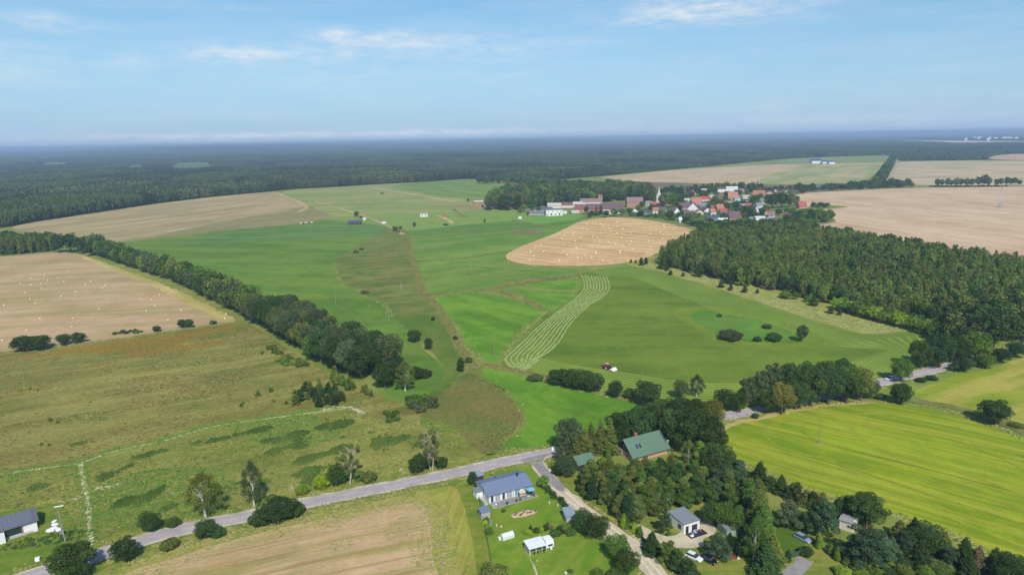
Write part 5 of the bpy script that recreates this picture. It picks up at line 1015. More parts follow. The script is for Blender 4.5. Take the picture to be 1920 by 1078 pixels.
# caravan with wooden porch
cv = G(1007, 1031); cyaw = yaw_to((990, 1036), (1020, 1028)); por = tag(empty('garden_shelter', (cv[0], cv[1], 0), cyaw), 'white roofed garden shelter joined to a white caravan', 'shelter')
MB().slab([(-2.9, -1.7, 1.95), (1.9, -1.7, 1.95), (1.9, 1.8, 2.45), (-2.9, 1.8, 2.45)], .1).build('roof', RF['white'], por)
MB().box((-.5, 1.6, 0), (4.5, .1, 2.15)).box((-2.7, 0, 0), (.1, 3.1, 1.85)).build('wall', m_grey, por); MB().box((-.4, -.5, 0), (4.4, 2.4, .08)).build('floor', m_brick2, por)
for x in (-2.6, -1.0, .6, 1.8): MB().box((x, -1.55, 0), (.09, .09, 1.8)).build('post', m_frame, por)
MB().box((-.9, -1.5, .1), (1.3, .08, .7)).box((.9, -1.5, .1), (1.2, .08, .7)).build('parapet', m_darkwood, por)
p = Vector((cv[0], cv[1], 0)) + Matrix.Rotation(cyaw, 3, 'Z') @ Vector((3.15, .45, 0)); cr = tag(empty('caravan', p, cyaw), 'small white caravan parked against the garden shelter', 'caravan')
cb = MB().prism([(-1.5, .45), (-1.55, 1.4), (-1.2, 2.3), (1.2, 2.35), (1.6, 1.6), (1.5, .45)], 'x', -1.05, 1.05).build('body', m_tarp, cr, bevel=.12)
MB().box((.0, -1.58, 1.0), (1.3, .1, .5)).build('window', m_win, cr); MB().box((0, -1.85, .3), (.5, .5, .6)).build('gas_box', m_tarp, cr)
for s in (-1, 1): w_ = MB().tube((s * .95, 0, .33), (s * 1.08, 0, .33), .33, .33, 14).build('wheel', m_black, cr)
# rock garden
rg = G(983, 963); ro_ = tag(empty('rock_garden', (rg[0], rg[1], 0), yaw_to((960, 967), (1005, 957))), 'oval bed of pink stones on the lawn in front of the terrace', 'rock garden')
m_st = tint_mat('pink_stone', S(186, 146, 128), S(214, 180, 162), .3); r = rng(31)
MB().tube((0, 0, 0), (0, 0, .13), 1, 1, 20).build('bed', plain('bed_soil', S(170, 140, 122), .95, var=.3), ro_).scale = (3.9, 1.45, 1)
for k in range(230):
    if k == 0: rocks = [mesh_from('stone', *(lambda q: (q.V, q.F))(MB().add([(math.cos(a) * s, math.sin(a) * s, z) for z, s in ((-.02, 1), (.35, .95), (.6, .45)) for a in np.arange(6) * 1.047 + rng(j).uniform(-.2, .2, 6)], [(i, (i + 1) % 6, (i + 1) % 6 + 6, i + 6) for i in range(6)] + [(i + 6, (i + 1) % 6 + 6, (i + 1) % 6 + 12, i + 12) for i in range(6)] + [tuple(range(12, 18))])), [m_st], tint=np.full(13, t)) for j, t in enumerate((.0, .5, 1., .7))]
    a = r.uniform(0, 6.283); q = math.sqrt(r.random()); o_ = link('stone', rocks[k % 4], ro_, (math.cos(a) * q * 3.6, math.sin(a) * q * 1.25, .0), r.uniform(0, 6)); s = r.uniform(.2, .42); o_.scale = (s * 1.2, s, s * r.uniform(.8, 1.3))
for k in range(9):
    V, Fc, ti = leafcloud([(0, 0, .3, .34, .3)], 110, .14, rng(k)); a = k * .9; o_ = link('shrub', mesh_from('shrub', V, Fc, [LM[['mid', 'rust', 'dark', 'light'][k % 4]]], tint=ti), ro_, (-2.8 + k * .75, math.sin(k * 2.) * .6, 0))
# statuettes, play things
for i, (px, py, h, w, c, lab) in enumerate([(1030, 944, .9, .25, m_frame, 'small white garden ornament near the hedge'), (1046, 949, .8, .22, m_frame, 'white ornament beside the dark hedge row'), (940, 988, .5, .4, m_frame, 'low white stone by the lawn edge'), (931, 987, .9, .5, m_pinkr, 'pinkish stone block at the lawn edge'),
                                            (921, 984, 1.6, .7, m_steel, 'stacked grey and white garden odds and ends by the fence'), (1052, 1001, .9, .25, m_frame, 'slim white post near the lean-to'), (1007, 1052, .45, .5, m_grey, 'grey stone lying in the lower garden'), (1061, 1074, .35, .6, m_tarp, 'white slab at the lower picture edge')]):
    p = G(px, py); o_ = MB().box((0, 0, 0), (w, w * .8, h * .6)).box((.03, 0, h * .6), (w * .6, w * .5, h * .4)).build('garden_ornament', c, None, (p[0], p[1], 0), i * .7, bevel=.04); tag(o_, lab, 'ornament')
# fences
def fence(label, px, h, n, mat, name='garden_fence', group=None, wire=True, mesh_mat=None):
    W = curve(GW(px), False, hard=True, jit=0, step=.5); s = np.r_[0, np.cumsum(np.linalg.norm(np.diff(W, axis=0), axis=1))]; q = np.linspace(0, s[-1], n); P = np.stack([np.interp(q, s, W[:, 0]), np.interp(q, s, W[:, 1])], 1)
    o = tag(empty(name, (P[0][0], P[0][1], 0)), label, 'fence', group); pm = mesh_from('post', *(lambda b: (b.V, b.F))(MB().box((0, 0, 0), (.08, .08, h))), [mat])
    for a in P: link('post', pm, o, (a[0] - P[0][0], a[1] - P[0][1], 0))
    if wire:
        for z in ((h * .95, h * .5, h * .1) if mesh_mat is None else (h * .96,)):
            b = MB()
            for a, c in zip(P[:-1], P[1:]): b.tube((*(a - P[0]), z), (*(c - P[0]), z), .015, .015, 4)
            b.build('wire', mat, o)
    if mesh_mat:
        b = MB()
        for a, c in zip(P[:-1], P[1:]):
            dd = (c - a); L = np.linalg.norm(dd); 
            b.box(((a[0] + c[0]) / 2 - P[0][0], (a[1] + c[1]) / 2 - P[0][1], .06), (L - .09, .03, h - .14), math.atan2(dd[1], dd[0]))
        b.build('fence_panel', mesh_mat, o)
    return o
m_hedgefence = plain('fence_dark', S(70, 74, 66), .8)
fence('dark garden fence along the left side of the bungalow plot', [(891, 908), (898, 935), (906, 975), (913, 1010), (920, 1050), (925, 1085)], 1.4, 26, m_hedgefence)
fence('garden fence between bungalow hedge and gravel road', [(1008, 903), (1035, 930), (1062, 957), (1095, 985), (1130, 1015)], 1.3, 18, m_hedgefence)
fence('dark green panel fence beside the thuja row', [(1483, 1046), (1500, 1042), (1515, 1037)], 1.6, 5, m_greenwood, mesh_mat=m_greenwood)
fence('fence along the lower edge of the yellow green field', [(1452, 925), (1480, 942), (1520, 955), (1570, 965)], 1.3, 12, m_hedgefence)
gt = tag(empty('driveway_gate', (*G(1203, 1012), 0), yaw_to((1195, 1005), (1212, 1020))), 'dark sliding gate across the sandy driveway', 'gate'); MB().box((0, 0, .15), (4.2, .06, 1.1)).build('gate_leaf', m_darkframe, gt)
for s in (-1, 1): MB().box((s * 2.2, 0, 0), (.16, .16, 1.5)).build('post', m_darkframe, gt)
gt = tag(empty('garden_gate', (*G(1137, 1022), 0), yaw_to((1133, 1014), (1142, 1030))), 'pale grey garden gate at the gravel road', 'gate'); MB().box((0, 0, .1), (1.9, .06, 1.3)).build('gate_leaf', m_steel, gt)
for s in (-1, 1): MB().box((s * 1.05, 0, 0), (.12, .12, 1.6)).build('post', m_steel, gt)

# ------------------------------------------------------------------ green roofed house and shed
yg = yaw_to((1182, 866), (1250, 847)); gA = G(1199, 874) 
gc = (G(1183, 868) + G(1255, 849)) / 2
gh_, gr_ = house('forest_house', 'brick house with big green roof among the trees', 13.6, 9.0, 2.4, 3.8, gc, yg, m_brick2, RF['green'], ov=.8, wins=[(-5.2, .7, 1.4, 1.4), (-1.6, .2, 1.2, 2.0), (3.5, .8, 1.5, 1.3)], side=[(3.0, .7, 1.2, 1.2, -1), (6.5, .8, 1.2, 1.2, -1), (4.5, 2.9, 1.3, 1.2, -1)])
MB().box((-2.6, 4.5, 5.7), (.75, .75, 1.6)).box((-2.6, 4.5, 7.3), (.9, .9, .12)).build('chimney', m_redbrick, gr_)
sl = 3.8 / 4.5
for x in (-4.0, -2.8):
    b = MB(); y0, y1 = 1.35, 2.35; b.slab([(x - .4, y0, 2.4 + sl * y0 + .27), (x + .4, y0, 2.4 + sl * y0 + .27), (x + .4, y1, 2.4 + sl * y1 + .27), (x - .4, y1, 2.4 + sl * y1 + .27)], .1); b.build('skylight', m_win, gr_)
MB().prism([(.0, 2.38), (9.0, 2.38), (4.5, 6.05)], 'x', -6.83, -6.79).build('gable_panel', m_darkwood, gh_)
ds = tag(empty('satellite_dish', (*(G(1255, 849)), 0), yg), 'white dish at the right end of the green roofed house', 'satellite dish'); MB().tube((0, 1, 0), (0, 1, 3.6), .05, .05).build('mast', m_steel, ds); MB().tube((0, 1, 3.7), (0, .85, 3.75), .15, .5, 14).build('dish', m_tarp, ds)
shed('green_shed', 'dark wooden shed with green sheet roof near the junction', (1085, 884), (1114, 876), 5.2, 2.4, 1.5, m_darkwood, RF['green'], ov=.5, cat='shed')

# ------------------------------------------------------------------ white cabin and its neighbours
A, B = G(1281, 1001.5), G(1312, 993.5); yc = math.atan2(*(B - A)[::-1]); wc = float(np.linalg.norm(B - A))
cabn, croof = house('cabin', 'white cabin with flat grey roof on the sandy yard', wc, 6.4, 2.8, .45, (A + B) / 2, yc + RAD(4), m_white, RF['grey'], mono=True, ov=.12, wfr=m_darkframe, wins=[(.9, .35, 1.7, 1.7)], side=[(1.6, .9, 1.2, 1.2, -1)], door=(-1.5, .9, 2.1, m_darkframe))
dk = tag(empty('cabin_deck', (*((A + B) / 2), 0), yc + RAD(4)), 'dark plank deck in front of the white cabin', 'deck')
plank = mesh_from('plank', *(lambda b: (b.V, b.F))(MB().box((0, 0, 0), (wc + .3, .22, .05))), [m_darkframe])
MB().box((.5, -1.4, 0), (wc + .2, 2.3, .2)).build('frame', m_darkwood, dk)
for i in range(10): link('plank', plank, dk, (.5, -.35 - i * .235, .2))
def at_deck(x, y): v = Matrix.Rotation(yc + RAD(4), 3, 'Z') @ Vector((x, y, 0)); return ((A + B)[0] / 2 + v.x, (A + B)[1] / 2 + v.y)
for x, y, c, lab in ((-1.6, -2.0, m_tarp, 'white rounded lounge chair at the left corner of the dark deck'), (.3, -1.1, plain('blue_cushion', S(160, 172, 196), .9), 'pale blue cushioned seat on the dark deck'), (1.8, -1.2, plain('crimson_cushion', S(150, 76, 92), .9), 'seat with crimson cushion at the right of the deck')):
    q = at_deck(x, y); o_ = tag(empty('deck_chair', (q[0], q[1], 0), yc + x), lab, 'chair'); MB().box((0, 0, .45), (.75, .7, .18)).build('seat', c, o_, bevel=.05); MB().box((0, .33, .5), (.75, .14, .6)).build('backrest', c, o_, bevel=.05)
    for sx in (-1, 1):
        for sy in (-1, 1): MB().box((sx * .3, sy * .28, .25), (.06, .06, .2)).build('leg', m_darkframe, o_)
shed('metal_shed', 'pale green metal shed with grey roof beside the sandy yard', (1362, 1007), (1384, 1002), 4.0, 2.2, .35, plain('green_grey_sheet', S(142, 158, 146), .6), RF['grey'], mono=True, ov=.3, cat='shed')
shed('hidden_shed', 'small grey roof almost hidden between pines', (1356, 939), (1370, 936), 3.2, 2.1, .4, m_grey, RF['metal'], mono=True, ov=.3, cat='shed')
mh, mr = shed('mobile_home', 'cream mobile home with pale roof half hidden by pines', (1573, 990), (1600, 999), 3.2, 2.5, .3, m_cream, RF['felt'], ov=.25, cat='mobile home', wins=[(-2.0, .3, .8, 1.9), (.8, .9, 1.4, 1.0)])
MB().tube((1.5, 1.0, 2.75), (1.5, 1.0, 3.1), .25, .2, 12).build('roof_vent', m_tarp, mr)

# cars
def car(name, label, px, py, yaw, body, L=4.4, wd=1.8, wagon=True):
    p = G(px, py); o = tag(empty(name, (p[0], p[1], 0), yaw), label, 'car', 'cars'); r_ = .32
    low = [(-L / 2, .32), (-L / 2 + .05, .8), (-L / 2 + .25, .92), (L / 2 - 1.35, .95), (L / 2 - .2, .78), (L / 2, .6), (L / 2 - .03, .3)]
    MB().prism([(x, z) for x, z in low], 'x', 0, 0) if False else None
    b = MB(); n = len(low); V = [(x, -wd / 2, z) for x, z in low] + [(x, wd / 2, z) for x, z in low]; b.add(V, [tuple(range(n)), tuple(range(2 * n - 1, n - 1, -1))] + [(i, i + n, (i + 1) % n + n, (i + 1) % n) for i in range(n)]); b.build('body', body, o, bevel=.08)
    x0 = -L / 2 + (.25 if wagon else .75); gl = [(x0, .9), (x0 + .35, 1.38), (x0 + 2.3, 1.42), (L / 2 - 1.2, .93)]
    def cab(inset, z, top): return [(x, z_) for x, z_ in gl]
    V = []; n = 4
    for s in (-1, 1):
        for i, (x, z) in enumerate(gl): V.append((x, s * (wd / 2 - (.06 if i in (0, 3) else .22)), z))
    MB().add(V, [(0, 1, 2, 3), (7, 6, 5, 4)] + [(i, i + 4, (i + 1) % 4 + 4, (i + 1) % 4) for i in range(4)]).build('windows', m_win, o)
    MB().slab([(x0 + .42, -wd / 2 + .24, 1.46), (x0 + 2.2, -wd / 2 + .24, 1.48), (x0 + 2.2, wd / 2 - .24, 1.48), (x0 + .42, wd / 2 - .24, 1.46)], .06).build('roof', body, o, bevel=.02)
    for sx in (-L / 2 + .85, L / 2 - .9):
        for sy in (-1, 1):
            w = MB().wheel((sx, sy * (wd / 2 - .1), r_), r_, .22).build('wheel', m_black, o); MB().wheel((sx, sy * (wd / 2 + .015), r_), .19, .02).build('rim', m_steel, w)
    for sy in (-1, 1): MB().box((L / 2 - .12, sy * .62, .62), (.16, .32, .12)).build('headlight', m_frame, o); MB().box((-L / 2 + .04, sy * .66, .7), (.1, .22, .16)).build('tail_light', plain('tail_red', S(150, 30, 30), .3) if 'tail_red' not in bpy.data.materials else bpy.data.materials['tail_red'], o)
    return o
def paint(name, c): 
    m = plain(name, c, .28, var=.03, spec=.5); m.node_tree.nodes['Principled BSDF'].inputs['Coat Weight'].default_value = .6; return m
yr = yaw_to((1289, 1041), (1313, 1052))
car('parked_car', 'white car with black roof glass parked on the lawn', 1301, 1047, yr, paint('white_paint', S(230, 232, 234)))
car('parked_car', 'black car parked beside the white one', 1328, 1052, yaw_to((1317, 1046), (1341, 1058)), paint('black_paint', S(26, 27, 30)), wagon=False)
car('parked_car', 'silver blue car half hidden behind the thuja hedge', 1505, 1012, yaw_to((1494, 1006), (1515, 1017)), paint('silver_paint', S(140, 156, 176)))
rd_yaw = yaw_to((1640, 720), (1700, 706))
car('driving_car', 'white car driving in the shade on the asphalt road', 1668.5, 712, rd_yaw + math.pi, paint('white_paint_road', S(214, 220, 224)), L=4.6)
# clutter by the parked cars
for px, py, s, c, lab in ((1358, 1046, (1.6, 1.0, .5), plain('green_plastic', S(70, 140, 100), .5), 'green plastic tub by the round pine'), (1371, 1042, (.5, 1.9, .8), plain('maroon_frame', S(110, 60, 60), .6), 'maroon garden frame beside the green tub'), (1378, 1046, (1.2, .8, .6), plain('rust_frame', S(150, 70, 66), .6), 'red and brown garden tools heap near the tub'),
                          (1384, 1047, (.6, .6, .5), m_tarp, 'white bundle on the right of the garden clutter'), (1369, 1035, (.4, .4, 1.1), m_tarp, 'white upright canister behind the garden clutter'), (1337, 1046, (.5, .4, .8), m_wood, 'tan box between black car and pine'), (1408, 1005, (.3, .3, 1.3), m_tarp, 'white post in the shade of the tall spruces'), (1214, 1030, (1.1, .9, .9), plain('blue_plastic', S(70, 140, 180), .5), 'blue water barrel by the gravel road')):
    p = G(px, py); o_ = MB().box((0, 0, 0), (s[0], s[1], s[2] * .7)).box((s[0] * .1, 0, s[2] * .7), (s[0] * .5, s[1] * .6, s[2] * .3)).build('garden_item', c, None, (p[0], p[1], 0), px * .37, bevel=.05); tag(o_, lab, 'garden item')

# ------------------------------------------------------------------ house with solar panels
A, B = G(-46, 1028), G(71, 991); ys = math.atan2(*(B - A)[::-1]); ws = float(np.linalg.norm(B - A)); cs = (A + B) / 2
sh, sr = house('solar_house', 'white house under a roof of solar panels at the lower left edge', ws, 7.5, 2.7, 1.9, cs, ys, m_white, RF['darkgrey'], ov=.5)
h3 = ws / 2; slp = 1.9 / 3.75; th = math.atan(slp)
m_pv = plain('solar_cell', S(98, 102, 116), .25, var=.06, spec=.5); m_pvf = m_steel
pv = mesh_from('solar_panel', *(lambda b: (b.V, b.F))(MB().box((0, 0, 0), (.93, .66, .035))), [m_pv])
pvf = mesh_from('panel_frame', *(lambda b: (b.V, b.F))(MB().box((0, .335, 0), (.98, .022, .045)).box((0, -.335, 0), (.98, .022, .045)).box((.477, 0, 0), (.022, .648, .045)).box((-.477, 0, 0), (.022, .648, .045))), [m_pvf])
for i in range(int(ws // .99)):
    for j in range(6):
        y = -.3 + (j + .5) * .675; o_ = link('solar_panel', pv, sr, (-h3 + .35 + i * .99, y * math.cos(th) + .0, 2.7 + y * math.sin(th) + .24)); o_.rotation_euler = (th, 0, 0); link('panel_frame', pvf, o_)
MB().box((h3 - 5.6, -.02, .35), (4.3, .08, 1.9)).build('glass_door', plain('green_glass', S(44, 62, 56), .2), sh)
MB().box((h3 - 3.3, -.03, .0), (.35, .12, 2.6)).build('post', m_wood, sh); MB().box((h3 - 4.5, -.7, 0), (ws * .55, 1.2, .2)).build('terrace_step', m_concrete, sh); MB().box((h3 - .6, -1.0, .0), (1.1, .7, .7)).build('annex_box', m_white, sh)
MB().box((-h3 + 4.5, -1.3, 0), (3.4, 2.2, 2.2)).build('porch', m_white, sh)
# white sacks and planks pile
r = rng(77); pc = G(100, 992)
for i, (px, py, s, lab) in enumerate([(93, 996, 1.0, 'big white sack on the left of the building rubble'), (99, 993, 1.1, 'plump white sack in the middle of the rubble heap'), (110, 994, .9, 'white sack at the right of the rubble heap'), (103, 984, .8, 'white sack lying behind the rubble heap'), (102, 978, .7, 'upright white roll at the back of the rubble heap')]):
    p = G(px, py); V, Fc = [], []
    b = MB(); nseg = 8; rings = [(0, .8), (.25, 1.0), (.55, .8), (.75, .3)]
    b.add([(math.cos(k * math.pi / 4) * s * q * r.uniform(.8, 1.15) * 1.2, math.sin(k * math.pi / 4) * s * q * .8 * r.uniform(.8, 1.1), z * s) for z, q in rings for k in range(8)], [(k + 8 * j, (k + 1) % 8 + 8 * j, (k + 1) % 8 + 8 * j + 8, k + 8 * j + 8) for j in range(3) for k in range(8)] + [tuple(range(24, 32))])
    tag(b.build('white_sack', m_tarp, None, (p[0], p[1], 0), i * 1.1, smooth=True), lab, 'sack', 'sacks of the rubble heap')
tag(MB().box((0, 0, 0), (.9, .9, 1.1)).box((0, 0, 1.1), (1.0, 1.0, .08)).build('wheelie_bin', m_steel, None, (*G(117, 1003), 0), .4), 'grey bin beside the white sacks', 'bin')
tag(MB().box((0, 0, 0), (1.0, .8, .9)).box((0, 0, .9), (1.06, .86, .06)).build('white_crate', m_tarp, None, (*G(71, 1051), 0), .3, bevel=.03), 'single white crate on the mown lawn', 'crate')
tag(MB().box((0, 0, 0), (2.6, .3, .12)).box((0.1, .2, .12), (2.4, .3, .1)).build('timber_stack', m_frame, None, (*G(110, 950), 0), .3), 'pale planks lying by the pole', 'planks')

# ------------------------------------------------------------------ tractor with mower
tp = G(1136, 692); ty = yaw_to((1150, 694), (1131, 688)); tr = tag(empty('tractor', (tp[0], tp[1], 0), ty), 'red tractor mowing at the edge of the hay meadow', 'tractor')
m_tred = paint('tractor_red', S(168, 40, 44)); m_pinkroof = plain('cab_roof', S(214, 160, 140), .5)
MB().prism([(.2, .8), (2.5, .8), (2.55, 1.35), (2.3, 1.6), (.2, 1.75)], 'y', -.42, .42).V if False else None
b = MB(); prof = [(.1, .75), (2.6, .75), (2.65, 1.35), (2.35, 1.62), (.1, 1.8)]; n = 5
b.add([(x, -.42, z) for x, z in prof] + [(x, .42, z) for x, z in prof], [tuple(range(n)), tuple(range(2 * n - 1, n - 1, -1))] + [(i, i + n, (i + 1) % n + n, (i + 1) % n) for i in range(n)]); b.build('bonnet', m_tred, tr, bevel=.06)
MB().box((-.75, 0, .8), (1.9, 1.0, .6)).build('chassis', m_darkframe, tr)
MB().box((-.65, 0, 1.4), (1.5, 1.4, 1.25)).build('cab', m_win, tr, bevel=.08); MB().box((-.65, 0, 2.65), (1.7, 1.6, .16)).build('cab_roof', m_pinkroof, tr, bevel=.05)
for s in (-1, 1):
    for x in (.05, -1.35): MB().box((x, s * .68, 1.4), (.08, .08, 1.25)).build('cab_post', m_tred, tr)
    w = MB().wheel((-1.1, s * .95, .9), .9, .5, 20).build('rear_wheel', m_black, tr); MB().wheel((-1.1, s * 1.22, .9), .48, .03).build('rim', plain('rim_pale', S(214, 206, 200), .5) if s < 0 else bpy.data.materials['rim_pale'], w)
    w = MB().wheel((1.75, s * .85, .6), .6, .36, 18).build('front_wheel', m_black, tr); MB().wheel((1.75, s * 1.05, .6), .32, .03).build('rim', bpy.data.materials['rim_pale'], w)
    MB().slab([(-1.9, s * 1.0 - .28, 1.9), (-.4, s * 1.0 - .28, 1.9), (-.4, s * 1.0 + .28, 1.9), (-1.9, s * 1.0 + .28, 1.9)], .12).build('mudguard', m_tred, tr)
MB().tube((.5, -.5, 1.7), (.5, -.5, 2.6), .05, .05).build('exhaust', m_darkframe, tr)
v = Matrix.Rotation(ty, 3, 'Z') @ Vector((-3.3, -.6, 0)); mw = tag(empty('hay_mower', (tp[0] + v.x, tp[1] + v.y, 0), ty + RAD(8)), 'white covered hay mower behind the red tractor', 'mower')
b = MB(); b.slab([(-.9, -1.9, .75), (.5, -1.9, .75), (.5, 1.5, .75), (-.9, 1.5, .75)], .12).slab([(-.9, -1.9, .75), (-.9, 1.5, .75), (-1.5, 1.4, .3), (-1.5, -1.8, .3)], .08).add([(-.2 + .75 * math.cos(a), s * 1.5 - .2, .7 + .5 * max(0, math.sin(a))) for s in (-1, 1) for a in np.linspace(0, math.pi, 7)], [(i, i + 1, i + 8, i + 7) for i in range(6)] + [tuple(range(7)), tuple(range(13, 6, -1))]); b.build('cover', m_tarp, mw, bevel=.03)
MB().box((.2, 0, .1), (.5, 3.6, .35)).build('cutter_bar', m_tred, mw); MB().box((1.2, .5, .5), (1.6, .25, .2)).build('drawbar', m_tred, mw)

# ------------------------------------------------------------------ poles
def pole(label, px, py, h, wood=False, arms=0, aframe=False, r0=.15, lean=0.0, name='utility_pole'):
    p = G(px, py); o = tag(empty(name, (p[0], p[1], 0), .9), label, 'pole'); m = m_woodpole if wood else m_pole
    if aframe: MB().tube((-1.4, 0, 0), (0, 0, h), r0, r0 * .6).build('leg', m, o); MB().tube((1.4, 0, 0), (.1, 0, h), r0, r0 * .6).build('leg', m, o)
    else: MB().tube((0, 0, -.1), (lean, 0, h), r0, r0 * .6, 8).build('shaft', m, o)
    for i in range(arms): MB().box((lean, 0, h - .35 - i * .6), (.12, 1.7 - .2 * i, .12)).build('cross_arm', m_woodpole, o)
    if arms:
        for s in (-1, 0, 1): MB().tube((lean, s * .7, h - .25), (lean, s * .7, h + .1), .07, .05).build('insulator', m_darkframe, o)
    return o
pole('wooden power pole with dark fittings standing in the yellow green field', 1535.6, 831, 8.3, True, 1)
tag(mounds('bare_soil', G(1535, 832) + rng(3).normal(0, .6, (14, 2)), .5, 1.1, .12, .2, tint_mat('soil_tint', S(150, 128, 96), S(168, 146, 110), .3), 3, 'ring of bare soil at the foot of the field pole'), kind='stuff')
pole('pale pole beside the solar panel house', 123, 1016, 9.0, False, 0, r0=.17, lean=-.5)
pole('pale pole rising from the rough meadow behind the round bush', 91.5, 684, 8.0, True, 0)
pole('thin pole near the corner of the left stubble field', 398.5, 618, 6.5, True, 0)
pole('pole in the middle of the bright left meadow', 630, 573, 8.5, False, 1)
pole('leaning A frame pole in the scrub pasture', 753, 552, 9.0, False, 0, aframe=True)
pole('single pole on the grass left of the ditch', 729.5, 604, 8.0, False, 0)
pole('short pole end standing in the left meadow', 692, 578, 2.5, False, 0, lean=.8)
pole('pole in the vivid triangular field', 927, 664, 8.5, True, 0)
pole('pole in the soft green field', 885, 518, 8.0, False, 0)
pole('wooden pole among the mown strips below the tractor', 1203.5, 716, 4.5, True, 1, r0=.2)
pole('white post beside the road at the junction trees', 1040.5, 845, 3.6, False, 0, r0=.16)
tag(MB().box((0, 0, 0), (.8, .5, 1.1)).box((0, 0, 1.1), (.9, .6, .08)).build('meter_cabinet', m_tarp, None, (*G(1036, 844), 0), .3), 'white electrical cabinet by the road bend', 'cabinet')
ly = tag(empty('lattice_mast', (*G(1874, 389), 0), .4), 'thin steel lattice mast standing in the right stubble field', 'mast')
for sx in (-1, 1):
    for sy in (-1, 1): MB().tube((sx * 1.4, sy * 1.4, 0), (sx * .3, sy * .3, 27), .16, .1, 4).build('leg', m_steel, ly)
b = MB()
for i in range(12):
    z0, z1 = i * 2.2, i * 2.2 + 2.2; q0, q1 = 1.4 - 1.1 * z0 / 27, 1.4 - 1.1 * z1 / 27
    for s in (-1, 1): b.tube((-q0, s * q0, z0), (q1, s * q1, z1), .06, .06, 3).tube((s * q0, -q0, z0), (s * q1, q1, z1), .06, .06, 3)
b.build('bracing', m_steel, ly); MB().box((0, 0, 22), (6, .2, .2)).build('cross_arm', m_steel, ly); MB().box((0, 0, 25), (4.5, .2, .2)).build('cross_arm', m_steel, ly)
mounds('grass_tuft', G(1874, 389) + rng(8).normal(0, 2.0, (20, 2)), .8, 1.6, .3, .6, bpy.data.materials['green_tufts'], 8, 'tuft of grass around the foot of the lattice mast')
# ------------------------------------------------------------------ the village and the farm
def vh(px0, px1, py, d, hw, rise, wall, roof, label, ridge='x', yaw=0.0, name='village_house', cat='house', **k):
    """village building: left and right pixel of its front base line, eaves height and roof rise in metres"""
    c = G((px0 + px1) / 2, py); w = (px1 - px0) * mpp((px0 + px1) / 2, py) / max(.5, math.cos(yaw)); base = math.atan2(-c[0], c[1]) * 1.0
    nw = max(1, int(w // 4)) if 'wins' not in k else 0
    if nw: k['wins'] = [(-w / 2 + w * (i + .5) / nw, 1.0, 1.4, 1.4) for i in range(min(nw, 7))]
    return house(name, label, w, d, hw, rise, c, yaw + base * .6, wall, roof, ridge=ridge, cat=cat, ov=.4, rt=.25, **k)
vh(1024, 1055, 405, 13, 8, .4, m_white, RF['cement'], 'two storey whitewashed farm building at the end of the long dark sheds', name='farm_building', cat='barn', mono=True, yaw=.15, wins=[(-9, 1, 2, 2), (-4, 1, 2.4, 2.6), (1.5, 1, 2, 2), (7, 1, 2.4, 2.8), (-8, 5, 1.6, 1.4), (-2, 5, 1.6, 1.4), (4, 5, 1.6, 1.4), (9, 5, 1.6, 1.4)])
vh(990, 1026, 404, 12, 3.0, 2.4, m_grey, RF['cement'], 'long low shed with dark grey roof at the left end of the farm', name='farm_shed', cat='barn', yaw=-.35, wins=[])
vh(1000, 1032, 397, 12, 3.2, 2.6, m_grey, RF['darkgrey'], 'second long shed with darker roof just behind the first', name='farm_shed', cat='barn', yaw=-.35, wins=[])
vh(1027, 1052, 391, 11, 4, 3.5, m_cream, RF['light'], 'long barn with pale cement roof, left part of the row', name='barn', cat='barn', wins=[])
vh(1052.5, 1074, 390, 11, 4, 3.6, m_cream, RF['maroon'], 'barn section with dull red roof between two pale ones', name='barn', cat='barn', wins=[])
vh(1074.5, 1092, 389, 11, 4, 3.8, m_cream, RF['light'], 'pale roofed barn section right of the red one', name='barn', cat='barn', wins=[])
b_, br_ = vh(1088, 1128, 387, 13, 6.5, 4.5, m_cream, RF['brown'], 'tall barn with brown grey roof and dark roof patch', name='barn', cat='barn', wins=[])
tw = tag(empty('brick_tower', (*G(1125, 385), 0)), 'square orange brick tower behind the barns', 'tower'); MB().box((0, 0, 0), (6, 6, 15)).build('wall', m_brick, tw); MB().box((0, 0, 15), (6.6, 6.6, .7)).build('cornice', m_redbrick, tw)
for z in (4, 8, 12): MB().box((0, -3.05, z), (1.6, .15, 1.8)).build('window', m_win, tw)
vh(1078, 1099, 398, 14, 4.0, 6.0, m_brick, RF['maroon'], 'dark red end of the long brick barn', name='barn', cat='barn', wins=[(-5, .8, 1.6, 1.4), (0, .8, 1.6, 1.4), (5, .8, 1.6, 1.4)])
vh(1099.5, 1168, 397, 14, 4.0, 6.3, m_brick, RF['purple'], 'very long plum roofed brick barn in the middle of the farm', name='barn', cat='barn', wins=[])
vh(1176, 1206, 389, 15, 7.5, 6.5, m_brick, RF['brown'], 'tall brick granary with stepped gables and brown roof', name='granary', cat='barn', yaw=.12, wins=[(-9, 1.2, 1.4, 1.6), (-4.5, 1.2, 1.4, 1.6), (0, 1.2, 1.4, 1.6), (4.5, 1.2, 1.4, 1.6), (9, 1.2, 1.4, 1.6), (-9, 4.6, 1.2, 1.4), (-4.5, 4.6, 1.2, 1.4), (0, 4.6, 1.2, 1.4), (4.5, 4.6, 1.2, 1.4), (9, 4.6, 1.2, 1.4)])
